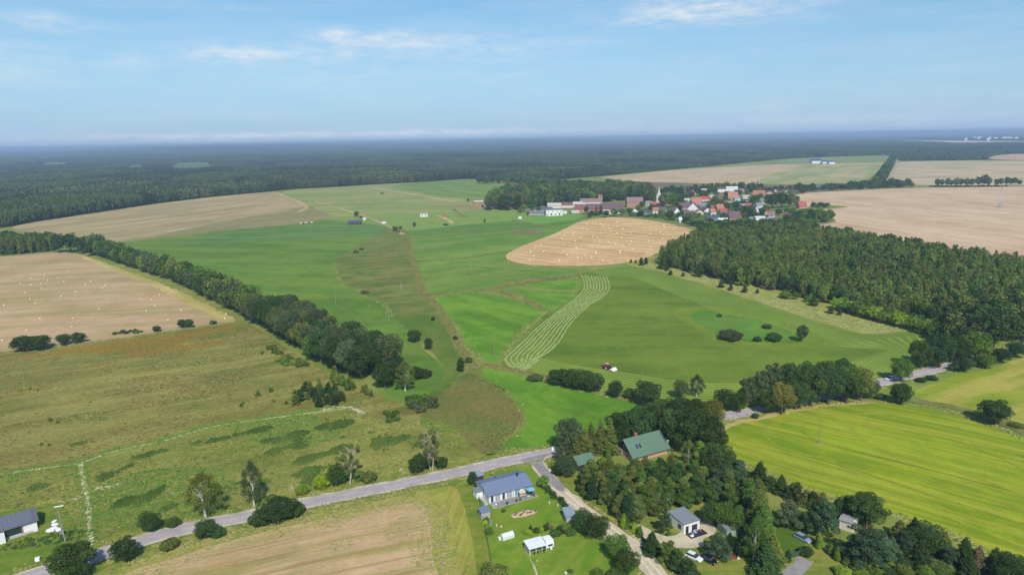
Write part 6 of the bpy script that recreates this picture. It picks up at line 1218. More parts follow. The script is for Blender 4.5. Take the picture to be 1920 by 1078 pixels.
# church
ch = tag(empty('church', (*G(1235, 389), 0), -.1), 'white church tower with a slender grey spire above the village', 'church')
MB().box((0, 0, 0), (7, 7, 16.5)).build('tower', m_white, ch); MB().add([(-3.7, -3.7, 16.5), (3.7, -3.7, 16.5), (3.7, 3.7, 16.5), (-3.7, 3.7, 16.5), (-1.6, -1.6, 21), (1.6, -1.6, 21), (1.6, 1.6, 21), (-1.6, 1.6, 21), (0, 0, 31)], [(0, 1, 5, 4), (1, 2, 6, 5), (2, 3, 7, 6), (3, 0, 4, 7), (4, 5, 8), (5, 6, 8), (6, 7, 8), (7, 4, 8), (3, 2, 1, 0)]).build('spire', RF['light'], ch)
for z in (8, 12.5):
    for x in (-1.6, 1.6): MB().box((x, -3.53, z), (1.0, .12, 2.2)).build('window', m_win, ch)
nv_ = MB().prism([(-4.5, 0), (4.5, 0), (4.5, 8), (0, 13), (-4.5, 8)], 'y', 3.6, 20); nv_.build('nave', m_white, ch); MB().slab([(-5, 3.5, 7.6), (0, 3.5, 13.2), (0, 20.4, 13.2), (-5, 20.4, 7.6)], .3).slab([(.01, 3.5, 13.2), (5, 3.5, 7.6), (5, 20.4, 7.6), (.01, 20.4, 13.2)], .3).build('nave_roof', RF['grey'], ch)
MB().tube((0, 0, 31), (0, 0, 33), .12, .08, 5).box((0, 0, 32.2), (.9, .1, .1)).build('cross', m_darkframe, ch)
VL = [
 (1222, 1244, 390, 11, 3.2, 5.4, m_white, 'red', 'red roofed house in front of the church tower', 'x', .1),
 (1211, 1222, 386, 9, 3.0, 3.6, m_cream, 'grey', 'small grey roofed house left of the church', 'x', 0.),
 (1275, 1296, 395, 12, 4.2, 6.0, m_grey, 'purple', 'plum roofed wing of the big white house', 'x', .15),
 (1289, 1309, 397, 17, 4.2, 7.4, m_white, 'purple', 'largest white gable in the village, with plum roof', 'y', -.12),
 (1264, 1275, 402, 13, 3.4, 5.4, m_white, 'brown', 'white gabled house with half grey half plum roof', 'y', .25),
 (1298, 1316, 386, 14, 3.6, 7.4, m_pinkr, 'orange', 'house with broad pale orange roof behind the white gable', 'x', .2),
 (1314, 1330, 379, 10, 4.0, 4.0, m_white, 'bright_red', 'white house with bright red roof', 'x', .25),
 (1366, 1384, 375, 12, 3.6, 8.2, m_brick2, 'orange', 'steep orange tiled house left of the grey shed', 'x', .1),
 (1346, 1361, 361, 12, 6.0, 2.6, m_white, 'purple', 'white villa with plum roof at the back of the village', 'x', .0),
 (1362, 1383, 360, 13, 7.0, 2.0, m_white, 'white', 'white flat topped villa beside the plum roofed one', 'x', .0),
 (1345, 1355, 375, 9, 3.2, 4.6, m_pinkr, 'purple', 'small dark plum roof left of the steep orange house', 'x', .3),
 (1393, 1405, 373, 8, 3.6, 2.0, m_cream, 'light', 'small pale grey shed roof right of the steep orange house', 'x', .1),
 (1364, 1378, 382, 8, 2.6, .5, m_white, 'light', 'low white flat roofed garage in the village middle', 'x', .1),
 (1388, 1403, 392, 12, 3.0, 3.4, m_grey, 'metal', 'building with shiny pale blue metal roof', 'x', .15),
 (1335, 1346, 395, 9, 2.8, 3.8, m_white, 'red', 'tiny red roofed cottage behind the vegetable gardens', 'x', .3),
 (1320, 1333, 400, 13, 3.0, 4.0, m_white, 'maroon', 'low white gable with maroon roof', 'y', .2),
 (1208, 1222, 407, 10, 5.4, 2.4, m_grey, 'navy', 'small grey house with solar panels near the straw field', 'x', .1),
 (1201, 1209, 402, 7, 2.4, 1.4, m_redbrick, 'red', 'small brick outbuilding left of the solar roofed house', 'x', .1),
 (1369, 1390, 415, 13, 4.0, 7.0, m_brick2, 'purple', 'plum roofed house with orange gable at the village front', 'x', .3),
 (1325, 1350, 414, 12, 3.0, 2.2, m_grey, 'navy', 'navy blue shed roof at the front of the village', 'x', .1),
 (1347, 1364, 417, 9, 2.4, 2.0, m_white, 'white', 'white domed tent hall beside the navy shed', 'x', .0),
 (1298, 1321, 419, 9, 2.6, .4, m_cream, 'felt', 'pale flat roof by the edge of the straw field', 'x', .05),
 (1412, 1424, 401, 13, 3.4, 6.0, m_white, 'darkgrey', 'white gable with dark roof beside the dense trees', 'y', .3),
 (1417, 1434, 417, 9, 5.5, 1.0, m_white, 'white', 'white block shaped house at the village front', 'x', .1),
 (1406, 1417, 416, 9, 3.6, 1.6, m_grey, 'grey', 'grey lean-to left of the white block house', 'x', .1),
 (1438, 1449, 414, 9, 3.0, .6, m_grey, 'metal', 'pale blue carport roof right of the white block house', 'x', .1),
 (1451, 1469, 417, 9, 3.4, 1.0, m_white, 'purple', 'low white building with plum roof at the right end', 'x', .1),
 (1412, 1432, 369, 11, 3.6, 6.2, m_brick2, 'orange', 'orange roofed house with pale gable at the back right', 'x', -.3),
 (1499, 1513, 391, 10, 3.0, 6.2, m_brick2, 'red', 'lone red roofed house on the grass spit by the stubble', 'x', .35),
 (1530, 1552, 355, 10, 3.6, 4.0, m_pinkr, 'darkgrey', 'house with dark blue grey roof by the lane', 'x', .1),
 (1297, 1305, 365, 8, 3.0, 4.0, m_pinkr, 'maroon', 'small roof between garden trees behind the church', 'x', .3),
 (1283, 1300, 403, 8, 2.4, 1.6, m_redbrick, 'maroon', 'low maroon roofed shed in front of the white gable', 'x', .05),
 (1312, 1324, 391, 9, 3.6, 3.6, m_grey, 'grey', 'grey roofed annexe behind the low white gable', 'x', -.3),
 (1400, 1406, 382, 6, 3.4, .4, m_white, 'white', 'tiny white cube beside dense village trees', 'x', 0.),
 (1128, 1142, 402, 9, 3.0, 2.4, m_grey, 'light', 'pale roofed shed among trees in front of the long barn', 'x', .2),
 (1142, 1151, 401, 7, 2.4, 1.0, m_white, 'white', 'small white shed in front of the long barn', 'x', .1),
 (1072, 1086, 400, 6, 2.2, .8, m_cream, 'white', 'low white shelter on the farm yard', 'x', .1),
 (1056, 1063, 401, 6, 2.6, .8, m_white, 'white', 'small white store right of the whitewashed building', 'x', .1),
 (890, 906, 383, 14, 4.0, .8, m_redbrick, 'white', 'open shed with broad white roof on the bare farm yard', 'x', .1),
 (926, 941, 391, 16, 3.2, 5.0, m_white, 'brown', 'barn with white gable on the bare farm yard', 'y', .4),
 (653, 677, 421.5, 9, 3.2, 2.0, m_darkwood, 'navy', 'long dark shed with navy blue roof on the paddocks', 'x', .0),
 (788, 802, 407, 9, 3.4, 1.0, m_white, 'light', 'white field shelter on the light green paddock', 'x', .0),
 (831, 837, 410, 4, 2.4, 2.0, m_pinkr, 'red', 'tiny pink hut beside the short farm track', 'x', .0),
 (716, 724, 419, 5, 2.6, 1.2, m_white, 'brown', 'tiny white hut by the farm track', 'x', .1),
 (681, 686, 413, 4, 2.2, .6, m_white, 'white', 'small white caravan beside the dark shed', 'x', .2),
 (972, 978, 410.5, 4, 2.4, .2, m_tarp, 'white', 'white container standing alone on the farm grass', 'x', .0),
 (1523, 1540, 307, 60, 9, 5., m_white, 'blue', 'far blue roofed hall at the forest edge', 'x', .0),
 (1543, 1552, 307.5, 40, 7, 3., m_white, 'blue', 'smaller far blue roofed hall right of the big one', 'x', .0),
 (1555, 1565, 308, 40, 7, 3., m_white, 'blue', 'smallest far blue roofed hall at the end of the row', 'x', .0),
 (1274, 1279, 417.5, 4, 3.0, 3.0, m_white, 'white', 'small white garden hut at the straw field hedge', 'x', .4)]
_r = random.Random(12)
RW = {'red': 'red', 'orange': 'orange', 'purple': 'plum', 'maroon': 'maroon', 'brown': 'brown', 'grey': 'grey', 'darkgrey': 'dark grey', 'light': 'pale', 'metal': 'shiny'}
for (px, py, where) in [(1288, 381, 'between the orange roof and the big trees'), (1322, 363, 'at the back left of the white villas'), (1334, 372, 'just left of the small plum roof'), (1338, 404, 'behind the navy blue shed'), (1352, 396, 'in the middle gardens'), (1357, 402, 'left of the front plum roofed house'), (1374, 368, 'behind the steep orange house'), (1390, 360, 'right of the flat topped villa'), (1383, 378, 'between steep orange house and grey shed'), (1394, 398, 'right of the front plum roofed house'), (1403, 393, 'left of the dark roofed white gable'), (1425, 392, 'right of the dark roofed white gable'), (1431, 382, 'under the largest village trees'), (1436, 404, 'behind the white block house'), (1444, 366, 'among trees by the lane'), (1458, 360, 'at the start of the lane'), (1476, 364, 'beside the lane bend'), (1446, 408, 'behind the pale carport'), (1476, 414, 'at the right end of the front row'), (1312, 404, 'in the front vegetable gardens'), (1288, 408, 'near the white garden hut'), (1243, 398, 'in front of the solar roofed house'), (1229, 401, 'between two garden trees at the left'), (1190, 400, 'in front of the granary'), (1160, 401, 'below the long barn'), (1308, 378, 'behind the bright red roof'), (1356, 384, 'behind the flat roofed garage'), (1410, 377, 'left of the largest village trees')]:
    rf_ = _r.choice(list(RW)); w_ = _r.uniform(9, 15); VL.append((px - w_ / 2, px + w_ / 2, py, _r.uniform(8, 11), _r.uniform(2.8, 4.2), _r.uniform(2.2, 5.5), _r.choice([m_white, m_white, m_cream, m_grey, m_pinkr]), rf_, f'small house with {RW[rf_]} roof {where}', _r.choice('xxy'), _r.uniform(-.4, .4)))
for a, b, py, d, hw, ri, wl, rf, lab, rg_, yw in VL:
    far = py < 312; vh(a, b, py, d, hw, ri, wl, RF[rf], lab, rg_, yw, chim=None if (hw + ri < 7 or far) else [(0 if rg_ == 'x' else .6, d / 2 + .4 if rg_ == 'x' else d * .6, hw + ri - .4, .8)], name='far_hall' if far else 'village_house', cat='hall' if far else ('shed' if ri < 2 or 'shed' in lab or 'hut' in lab else 'house'), **({'wins': []} if (far or b - a < 9) else {}))
# distant water tower and far white houses near the horizon
wt = tag(empty('water_tower', (*G(211, 287), 0)), 'tiny white tower breaking the wooded horizon at the left', 'tower'); pz = float(hill(*G(211, 287))); MB().tube((0, 0, 0), (0, 0, 62 + pz), 5, 4, 10).build('shaft', m_white, wt); MB().tube((0, 0, 56 + pz), (0, 0, 70 + pz), 9, 7, 12).build('tank', m_white, wt)
r = rng(21)
for i in range(26):
    px = r.uniform(1800, 1935) if i < 18 else r.uniform(1670, 1790); py = r.uniform(262.5, 266.5) if i < 18 else r.uniform(255.5, 258)
    p = G(px, py); z = float(hill(*p)); o_ = MB().prism([(0, 0), (14, 0), (14, 24 + z), (7, 30 + z), (0, 24 + z)], 'x', -16, 16).build('distant_house', m_white, None, (p[0], p[1], 0), r.uniform(-.5, .5)); tag(o_, 'tiny white house in the far settlement near the horizon', 'house', 'far settlement houses')

# ------------------------------------------------------------------ straw bales
m_bale = plain('straw_bale', S(224, 204, 164), .95, var=.2, scale=3); m_baleend = plain('bale_end', S(214, 192, 148), .95, var=.25, scale=3)
def bale_mesh():
    b = MB().tube((-.65, 0, .68), (.65, 0, .68), .7, .7, 14); mi = [0] * 14 + [1, 1]; return mesh_from('round_bale', b.V, b.F, [m_bale, m_baleend], midx=mi)
bm_ = bale_mesh(); r = rng(41)
fld = GW([(968, 480), (1010, 458), (1050, 442), (1092, 420), (1130, 413), (1180, 413), (1240, 421), (1290, 433), (1300, 440), (1240, 463), (1195, 480), (1150, 490), (1090, 494), (1010, 493), (972, 487)])
pts = fill([(968, 480), (1010, 458), (1050, 442), (1092, 420), (1130, 413), (1180, 413), (1240, 421), (1290, 433), (1300, 440), (1240, 463), (1195, 480), (1150, 490), (1090, 494), (1010, 493), (972, 487)], 19.5, 5, .42)
for p in pts:
    if r.random() < .12: continue
    o_ = link('round_bale', bm_, None, (p[0], p[1], 0), r.uniform(-.4, .4) + .4); o_.scale = (1.05, .98, .98); tag(o_, 'round straw bale lying on the golden straw field', 'straw bale', 'round bales on the golden field')
for px, py in [(8, 572), (58, 534), (39, 532), (90, 526), (83, 517), (58, 522), (77, 532), (78, 541), (128, 508), (109, 521), (119, 528), (142, 547), (115, 556), (161, 534), (170, 528), (198, 536), (192, 540), (47, 549), (57, 561), (67, 568), (186, 580), (264, 561), (285, 562), (291, 574), (275, 583), (300, 553), (340, 582), (316, 600), (76, 597), (137, 597), (135, 613), (50, 619), (4, 638), (424, 589), (422, 597)]:
    p = G(px, py + 1); o_ = link('round_bale', bm_, None, (p[0], p[1], 0), r.uniform(-.6, .6) + (1.2 if r.random() < .3 else 0)); o_.scale = (.68, .66, .66)
    tag(o_, 'round straw bale on the left stubble field', 'straw bale', 'round bales on the left stubble')
# wrapped bales and grazing cows near the fallow strip
for i, (px, py) in enumerate([(564, 420.5), (569, 420), (574, 419.5), (580, 419.5), (584, 419)]):
    p = G(px, py); s = 1.5
    b = MB().prism([(-.35, .9), (.35, .9), (.4, 1.5), (.0, 1.6), (-.4, 1.5)], 'x', -.9, .8); b.V = [v for v in b.V]
    o_ = tag(empty('cow', (p[0], p[1], 0), i * 1.7), ['white cow at the left of the small grazing group', 'brown cow second from the left', 'white cow in the middle of the group', 'brown cow right of the middle', 'pale cow at the right end of the group'][i], 'cow', 'cows grazing by the fallow strip'); o_.scale = (1.3, 1.3, 1.3)
    cm = m_tarp if i % 2 == 0 else m_darkwood; mb = MB()
    ringv = []
    for x, w, z0, z1 in ((-1.0, .2, 1.1, 1.35), (-.85, .34, .8, 1.42), (-.2, .4, .68, 1.38), (.5, .36, .72, 1.42), (.8, .2, .95, 1.45), (1.15, .13, 1.15, 1.5), (1.35, .16, 1.1, 1.5), (1.65, .1, .85, 1.15)):
        ringv += [(x, math.cos(a) * w, (z0 + z1) / 2 + math.sin(a) * (z1 - z0) / 2) for a in np.arange(8) * math.pi / 4]
    mb.add(ringv, [(j * 8 + k, j * 8 + (k + 1) % 8, (j + 1) * 8 + (k + 1) % 8, (j + 1) * 8 + k) for j in range(7) for k in range(8)] + [tuple(range(7, -1, -1)), tuple(range(56, 64))])
    for x in (-.75, .6):
        for s_ in (-1, 1): mb.tube((x, s_ * .2, 0), (x, s_ * .22, .85), .06, .11, 6)
    mb.build('body', cm, o_)

# ------------------------------------------------------------------ trees: individuals near the camera
PL = [ # kind, px, py, height, width, shade, label
 ('oak', 136, 1083, 8.6, 11.6, 'dark', 'large round dark bush tree at the lower left beside the road'),
 ('oak', 236, 1052, 6.6, 7.6, 'dark', 'round dark tree second from the left along the road'),
 ('bush', 319, 1028, 3.2, 5.6, 'olive', 'pale olive bush hanging over the road edge'),
 ('oak', 388, 1008, 5.2, 6.6, 'deep', 'bushy dark tree on the field side of the road'), ('bush', 408, 1006, 3.6, 5.0, 'deep', 'smaller bush touching the tree on the field side of the road'),
 ('broad', 282, 998, 6.2, 6.0, 'dark', 'small dense tree below the big left birch'), ('bush', 325, 986, 3.0, 5.2, 'dark', 'low bush to the right of the small dense tree'),
 ('birch', 386, 969, 13.2, 13.5, 'olive', 'big spreading birch with pale trunk at the left road bend'), ('birch', 477, 950, 14.0, 8.5, 'grey', 'tall grey thin crowned birch above the largest roadside bush'),
 ('bush', 492, 982, 5.2, 8.0, 'dark', 'left part of the largest roadside bush'), ('oak', 522, 977, 7.6, 10.5, 'dark', 'largest dense bush hanging over the asphalt road'), ('bush', 553, 966, 5.2, 7.6, 'dark', 'right part of the largest roadside bush'),
 ('bush', 567, 926, 3.6, 5.2, 'light', 'fresh green bush by the sandy heap'), ('bush', 603, 916, 5.8, 5.6, 'yellow', 'yellow green bush right of the sandy heap'), ('broad', 634, 911, 7.2, 7.0, 'dark', 'dark green tree beside the yellow green bush'),
 ('bare', 656, 909, 12.8, 9.0, 'birch', 'forked half dead birch with bare white limbs'), ('bush', 692, 903, 4.4, 6.0, 'olive', 'low olive bush right of the forked birch'), ('bush', 676, 899, 3.6, 5.0, 'mid', 'green bush behind the forked birch'),
 ('broad', 784, 889, 6.6, 6.4, 'dark', 'dense dark tree beside the leaning white birch'), ('bare', 809, 884, 13.6, 8.5, 'olive', 'leaning dead birch with white trunk near the junction'), ('bush', 828, 876, 4.6, 5.4, 'dark', 'dark bush right of the leaning birch'), ('bush', 800, 876, 4.2, 5.0, 'deep', 'bush between dense tree and leaning birch'),
 ('oak', 886, 910, 4.6, 3.2, 'deep', 'narrow dark bush at the corner of the bungalow garden'), ('oak', 1019, 915, 4.2, 3.6, 'light', 'fresh green round tree at the right corner of the bungalow'), ('bush', 1013, 908, 1.6, 2.4, 'mid', 'small shrub by the bungalow gable'),
 ('bush', 944, 960, 1.4, 1.3, 'mid', 'small shrub in front of the terrace'), ('bush', 911, 984, 1.9, 1.9, 'yellow', 'yellow green shrub beside the garden fence'), ('bush', 917, 1001, 2.4, 2.8, 'mid', 'green shrub at the fence below the slate shed'), ('bush', 912, 978, 1.7, 2.0, 'mid', 'shrub in front of the slate shed'),
 ('bush', 991, 1002, 1.9, 2.4, 'yellow', 'yellow flowering shrub in the garden border'), ('bush', 1006, 998, 1.7, 2.4, 'dark', 'dark shrub in the middle of the garden border'), ('bush', 1015, 997, 2.2, 1.6, 'yellow', 'bright yellow upright shrub in the garden border'), ('bush', 1023, 994, 2.1, 2.2, 'deep', 'dark shrub at the right of the garden border'), ('bush', 1033, 992, 1.6, 2.2, 'rust', 'reddish shrub at the end of the garden border'),
 ('spruce', 995, 993, 1.6, 1.2, 'dark', 'tiny conifer on the lawn by the border'), ('spruce', 1027, 988, 1.8, 1.2, 'dark', 'tiny conifer right of the border stones'), ('bush', 985, 1000, 1.2, 1.8, 'light', 'low light shrub at the left of the border'),
 ('bush', 1060, 996, 3.2, 4.2, 'light', 'light green bush below the lean-to'), ('bush', 1052, 999, 2.6, 3.4, 'dark', 'dark bush below the lean-to'), ('bush', 1069, 1002, 2.4, 3.6, 'mid', 'shrub at the corner of the lean-to'), ('bush', 1042, 1003, 1.8, 4.0, 'mid', 'low shrub mass in the lower garden'),
 ('broad', 1094, 999, 7.0, 6.0, 'deep', 'left tree of the pair beside the gravel road'), ('broad', 1118, 1011, 7.0, 7.2, 'dark', 'right tree of the pair beside the gravel road'),
 ('broad', 1156, 1050, 7.2, 6.4, 'mid', 'broad green tree by the garden gate'), ('broad', 1176, 1078, 7.2, 6.0, 'dark', 'darker tree below the garden gate tree'), ('bush', 1154, 1088, 3.6, 5.6, 'dark', 'dark bush at the lower edge in the garden'), ('bush', 1120, 1080, 2.6, 3.5, 'mid', 'small bush at the lower garden edge'),
 ('bush', 926, 1089, 5.4, 7.6, 'olive', 'olive bush at the lower edge beside the fence'), ('bush', 1070, 1073, 1.2, 1.8, 'mid', 'tiny shrub on the lower lawn'),
 ('thuja', 1170, 990, 4.2, 2.6, 'yellow', 'bright thuja at the head of the road hedge'), ('scots', 1245, 1000, 6.0, 5.2, 'blue', 'small bluish pine left of the white cabin'), ('broad', 1192, 974, 4.4, 5.0, 'yellow', 'bright yellow green round bush at the sandy yard'),
 ('scots', 1345, 1046, 6.4, 7.6, 'blue', 'rounded bluish pine behind the parked cars'), ('spruce', 1222, 1036, 6.2, 4.8, 'deep', 'first dark conifer beside the gravel road'), ('scots', 1252, 1060, 7.0, 5.2, 'pine', 'second conifer in the roadside row'), ('pine', 1268, 1072, 6.2, 5.0, 'deep', 'third conifer in the roadside row'), ('scots', 1288, 1084, 5.4, 5.4, 'deep', 'fourth conifer in the roadside row'), ('bush', 1296, 1090, 4.0, 6.0, 'deep', 'dark bush ending the roadside row'),
 ('birch', 1412, 1058, 12.0, 7.6, 'mid', 'very large drooping tree in the lower middle right'), ('spruce', 1436, 1078, 8.5, 7.6, 'deep', 'broad spruce reaching the ground near the drive'), ('column', 1415, 1010, 13.5, 6.0, 'pine', 'tall slim birch above the large spruce'), ('column', 1428, 1030, 12.0, 6.0, 'mid', 'slim tree merging with the large spruce'), ('spruce', 1396, 1035, 8.0, 5.5, 'dark', 'dark spruce on the left flank of the large one'), ('spruce', 1448, 1052, 7.5, 6.0, 'pine', 'spruce on the right flank of the large one'),
 ('column', 1402, 985, 13.0, 5.0, 'mid', 'slim light green birch in the grove'), ('column', 1425, 990, 12.0, 5.0, 'pine', 'slender tree behind the large spruce'), ('broad', 1385, 1000, 8.0, 7.0, 'mid', 'bushy green tree above the metal shed'), ('broad', 1355, 992, 8.0, 7.4, 'mid', 'rounded green tree left above the metal shed'), ('broad', 1335, 985, 7.0, 6.2, 'deep', 'dark tree behind the white cabin'),
 ('scots', 1345, 930, 8.6, 8.2, 'blue', 'blue green pine standing in the clearing'), ('scots', 1478, 990, 8.0, 9.0, 'grey', 'grey green open pine left of the mobile home'), ('scots', 1543, 1005, 11.0, 8.6, 'blue', 'tall pine directly left of the mobile home'), ('scots', 1525, 1000, 9.0, 8.0, 'deep', 'dark pine above the silver car'), ('scots', 1620, 1062, 11.0, 11.0, 'blue', 'large pine covering the mobile home corner'), ('scots', 1598, 1054, 6.0, 6.5, 'deep', 'pine in front of the mobile home'), ('scots', 1640, 1060, 9.0, 10.0, 'blue', 'wide pine right of the large one'),
 ('oak', 1624, 983, 8.8, 11.0, 'dark', 'round dark broadleaf tree above the mobile home'), ('broad', 1596, 968, 6.0, 6.5, 'deep', 'smaller dark tree left of the round one'), ('spruce', 1570, 968, 6.0, 5.0, 'dark', 'dark spruce near the field fence'),
 ('spruce', 1424, 902, 6.6, 6.0, 'dark', 'first field edge spruce, tallest at the left'), ('pine', 1446, 920, 4.5, 5.0, 'dark', 'low spruce right of the first one'), ('spruce', 1464, 925, 6.2, 4.6, 'dark', 'pointed field edge spruce'), ('scots', 1492, 938, 5.6, 4.6, 'deep', 'field edge spruce above the narrow meadow'), ('spruce', 1510, 945, 4.8, 4.4, 'olive', 'brownish field edge spruce'), ('pine', 1524, 950, 4.8, 4.4, 'deep', 'low spruce in the middle of the field edge'), ('spruce', 1540, 957, 5.8, 4.6, 'amber', 'yellowish field edge spruce'), ('spruce', 1480, 934, 4.4, 4.2, 'deep', 'short spruce between two taller ones'),
 ('spruce', 1685, 1008, 5.4, 5.0, 'olive', 'olive spruce right of the round broadleaf tree'), ('spruce', 1712, 1015, 7.0, 5.6, 'dark', 'tall pointed spruce at the lower field edge'), ('broad', 1738, 1042, 8.6, 10.0, 'deep', 'rounded dark tree in the lower right hedge'), ('spruce', 1768, 1045, 7.2, 5.6, 'olive', 'olive spruce in the lower right hedge'), ('spruce', 1806, 1060, 7.6, 6.0, 'dark', 'dark spruce in the lower right hedge'), ('spruce', 1832, 1068, 6.4, 5.0, 'rust', 'brownish spruce in the lower right hedge'), ('spruce', 1862, 1080, 7.6, 6.0, 'dark', 'pointed spruce near the lower right corner'), ('broad', 1895, 1095, 7.6, 9.0, 'deep', 'wide dark tree in the lower right corner'),
 ('thuja', 1476, 1052, 3.2, 2.0, 'deep', 'single dark thuja at the grass corner'), ('bush', 1510, 1040, 2.6, 4.2, 'deep', 'dark bush at the foot of the thuja row'),
 # junction group
 ('oak', 1067, 852, 14.0, 9.6, 'grey', 'tall grey green tree at the right of the junction'), ('scots', 1054, 868, 8.0, 5.6, 'grey', 'grey green pine just behind the white post'), ('spruce', 1080, 866, 9.5, 6.0, 'olive', 'olive spruce in the junction group'), ('scots', 1098, 862, 8.0, 6.0, 'olive', 'olive pine above the green shed'), ('spruce', 1108, 846, 11.0, 5.4, 'olive', 'slim olive spruce left of the green roofed house'), ('spruce', 1126, 848, 12.0, 5.6, 'olive', 'second slim olive spruce left of the green roofed house'), ('spruce', 1144, 850, 12.8, 6.0, 'pine', 'third slim spruce touching the green roofed house'), ('broad', 1090, 850, 9.0, 6.5, 'olive', 'yellowish green tree inside the junction group'),
 ('bush', 1040, 878, 3.4, 4.4, 'light', 'bright bush at the tip of the junction'), ('broad', 1062, 893, 6.6, 8.0, 'grey', 'bushy grey green tree left of the green shed'), ('bush', 1046, 889, 3.2, 4.6, 'deep', 'dark bush under the junction trees'), ('bush', 1130, 871, 3.2, 4.2, 'light', 'bright shrub between shed and house'), ('thuja', 1140, 862, 3.8, 3.0, 'mid', 'rounded thuja left of the house path'),
 ('broad', 1164, 836, 12.5, 11.0, 'deep', 'dark broadleaf tree left behind the green roof'), ('oak', 1192, 835, 14.5, 13.0, 'deep', 'big dark tree right behind the green roof'), ('oak', 1225, 822, 13.5, 12.0, 'dark', 'dark tree behind the ridge of the green roof'), ('oak', 1292, 852, 17.0, 14.0, 'dark', 'tallest dark oak right of the green roofed house'), ('oak', 1325, 862, 15.5, 13.0, 'dark', 'dark oak at the corner of the crop field'), ('oak', 1262, 840, 14.5, 12.0, 'deep', 'dark oak touching the right end of the green roof'), ('oak', 1345, 895, 11.5, 11.0, 'dark', 'dark oak on the field corner below the tallest'), ('oak', 1372, 908, 8.5, 9.0, 'dark', 'lower dark tree at the narrow end of the crop field'), ('oak', 1272, 806, 12.5, 12.0, 'deep', 'dark tree hiding the road, left'), ('oak', 1300, 806, 12.5, 11.0, 'dark', 'dark tree hiding the road, right'), ('oak', 1332, 800, 10.5, 10.0, 'amber', 'amber leaved oak where the road reappears'), ('broad', 1246, 796, 10.5, 9.0, 'mid', 'lighter green tree left of the amber oak'), ('broad', 1222, 790, 7.0, 8.0, 'mid', 'small green tree behind the dark group'), ('broad', 1240, 830, 8.0, 6.0, 'light', 'light green tree squeezed between dark oaks'),
 ('birch', 1290, 880, 10.0, 7.0, 'pine', 'birch in front of the tallest dark oak'), ('column', 1312, 885, 10.0, 5.0, 'light', 'slim light green birch at the edge of the clearing'),
 # meadow edge
 ('bush', 1003, 713, 3.0, 8.5, 'grey', 'low grey willow bush at the ditch end'), ('oak', 1046, 722, 7.6, 10.0, 'deep', 'first tree of the dense clump below the mown meadow'), ('oak', 1070, 727, 8.6, 10.0, 'dark', 'second tree of the dense clump below the mown meadow'), ('oak', 1094, 732, 9.4, 10.5, 'dark', 'highest tree of the dense clump below the mown meadow'), ('oak', 1114, 735, 8.6, 9.6, 'dark', 'last tree of the dense clump below the mown meadow'),
 ('broad', 1154, 746, 7.4, 6.8, 'deep', 'cone shaped tree between the two clumps'), ('broad', 1180, 748, 4.6, 5.4, 'dark', 'small tree beside the cone shaped one'), ('oak', 1214, 760, 10.6, 12.0, 'dark', 'big round dark tree right of the cone shaped one'), ('broad', 1277, 748, 8.0, 6.4, 'grey', 'small grey green tree behind the amber oak'), ('birch', 1306, 744, 9.2, 8.4, 'grey', 'grey green birch behind the amber oak'), ('oak', 1230, 780, 5.0, 7.0, 'mid', 'bushy undergrowth tree below the round dark one'),
 ('broad', 1359, 770, 8.8, 8.4, 'deep', 'first tree beyond the road gap'), ('broad', 1382, 772, 8.0, 8.0, 'dark', 'second tree beyond the road gap'), ('scots', 1400, 760, 12.0, 9.0, 'grey', 'grey green pine at the left of the road grove'), ('scots', 1424, 757, 14.0, 9.6, 'grey', 'tall grey green pine in the road grove'), ('oak', 1440, 775, 9.0, 9.4, 'dark', 'dark tree under the tall pines of the road grove'), ('oak', 1466, 777, 13.0, 10.6, 'amber', 'amber green oak in the road grove'), ('oak', 1492, 768, 12.6, 10.5, 'deep', 'dark oak right of the amber green one'), ('oak', 1520, 762, 15.6, 12.0, 'dark', 'large dark oak in the middle of the road grove'), ('oak', 1553, 758, 16.0, 12.5, 'deep', 'large oak right of the middle of the road grove'), ('oak', 1586, 756, 16.0, 13.0, 'dark', 'large oak near the right end of the road grove'), ('oak', 1613, 751, 14.4, 11.0, 'olive', 'olive oak at the right end of the road grove'), ('broad', 1634, 748, 8.2, 7.0, 'grey', 'low tree ending the road grove'), ('scots', 1448, 742, 14.0, 10.0, 'grey', 'pine behind the amber green oak'), ('oak', 1480, 740, 13.5, 11.0, 'deep', 'rear oak of the road grove, left'), ('oak', 1512, 738, 14.0, 11.0, 'deep', 'rear oak of the road grove, middle'), ('oak', 1548, 734, 14.5, 11.0, 'mid', 'rear oak of the road grove, right'), ('oak', 1582, 732, 14.0, 11.0, 'deep', 'rearmost oak of the road grove'),
 ('bush', 1416, 784, 2.6, 3.4, 'dark', 'small round bush beside the visible road piece'), ('oak', 1688, 757, 8.8, 9.4, 'dark', 'round dark tree below the driving car'), ('oak', 1689, 716, 10.4, 10.0, 'mid', 'round tree standing over the driving car'), ('bush', 1650, 748, 3.0, 5.0, 'mid', 'bush between grove and round tree'), ('oak', 1863, 794, 9.4, 11.8, 'dark', 'lone round tree on the bank between two crop fields'), ('bush', 1726, 716, 2.4, 5.0, 'deep', 'left roadside bush beside the visible road'), ('bush', 1746, 712, 2.6, 6.0, 'deep', 'right roadside bush beside the visible road'), ('bush', 1905, 800, 1.8, 6.0, 'olive', 'low bush on the weedy bank at the right edge'),
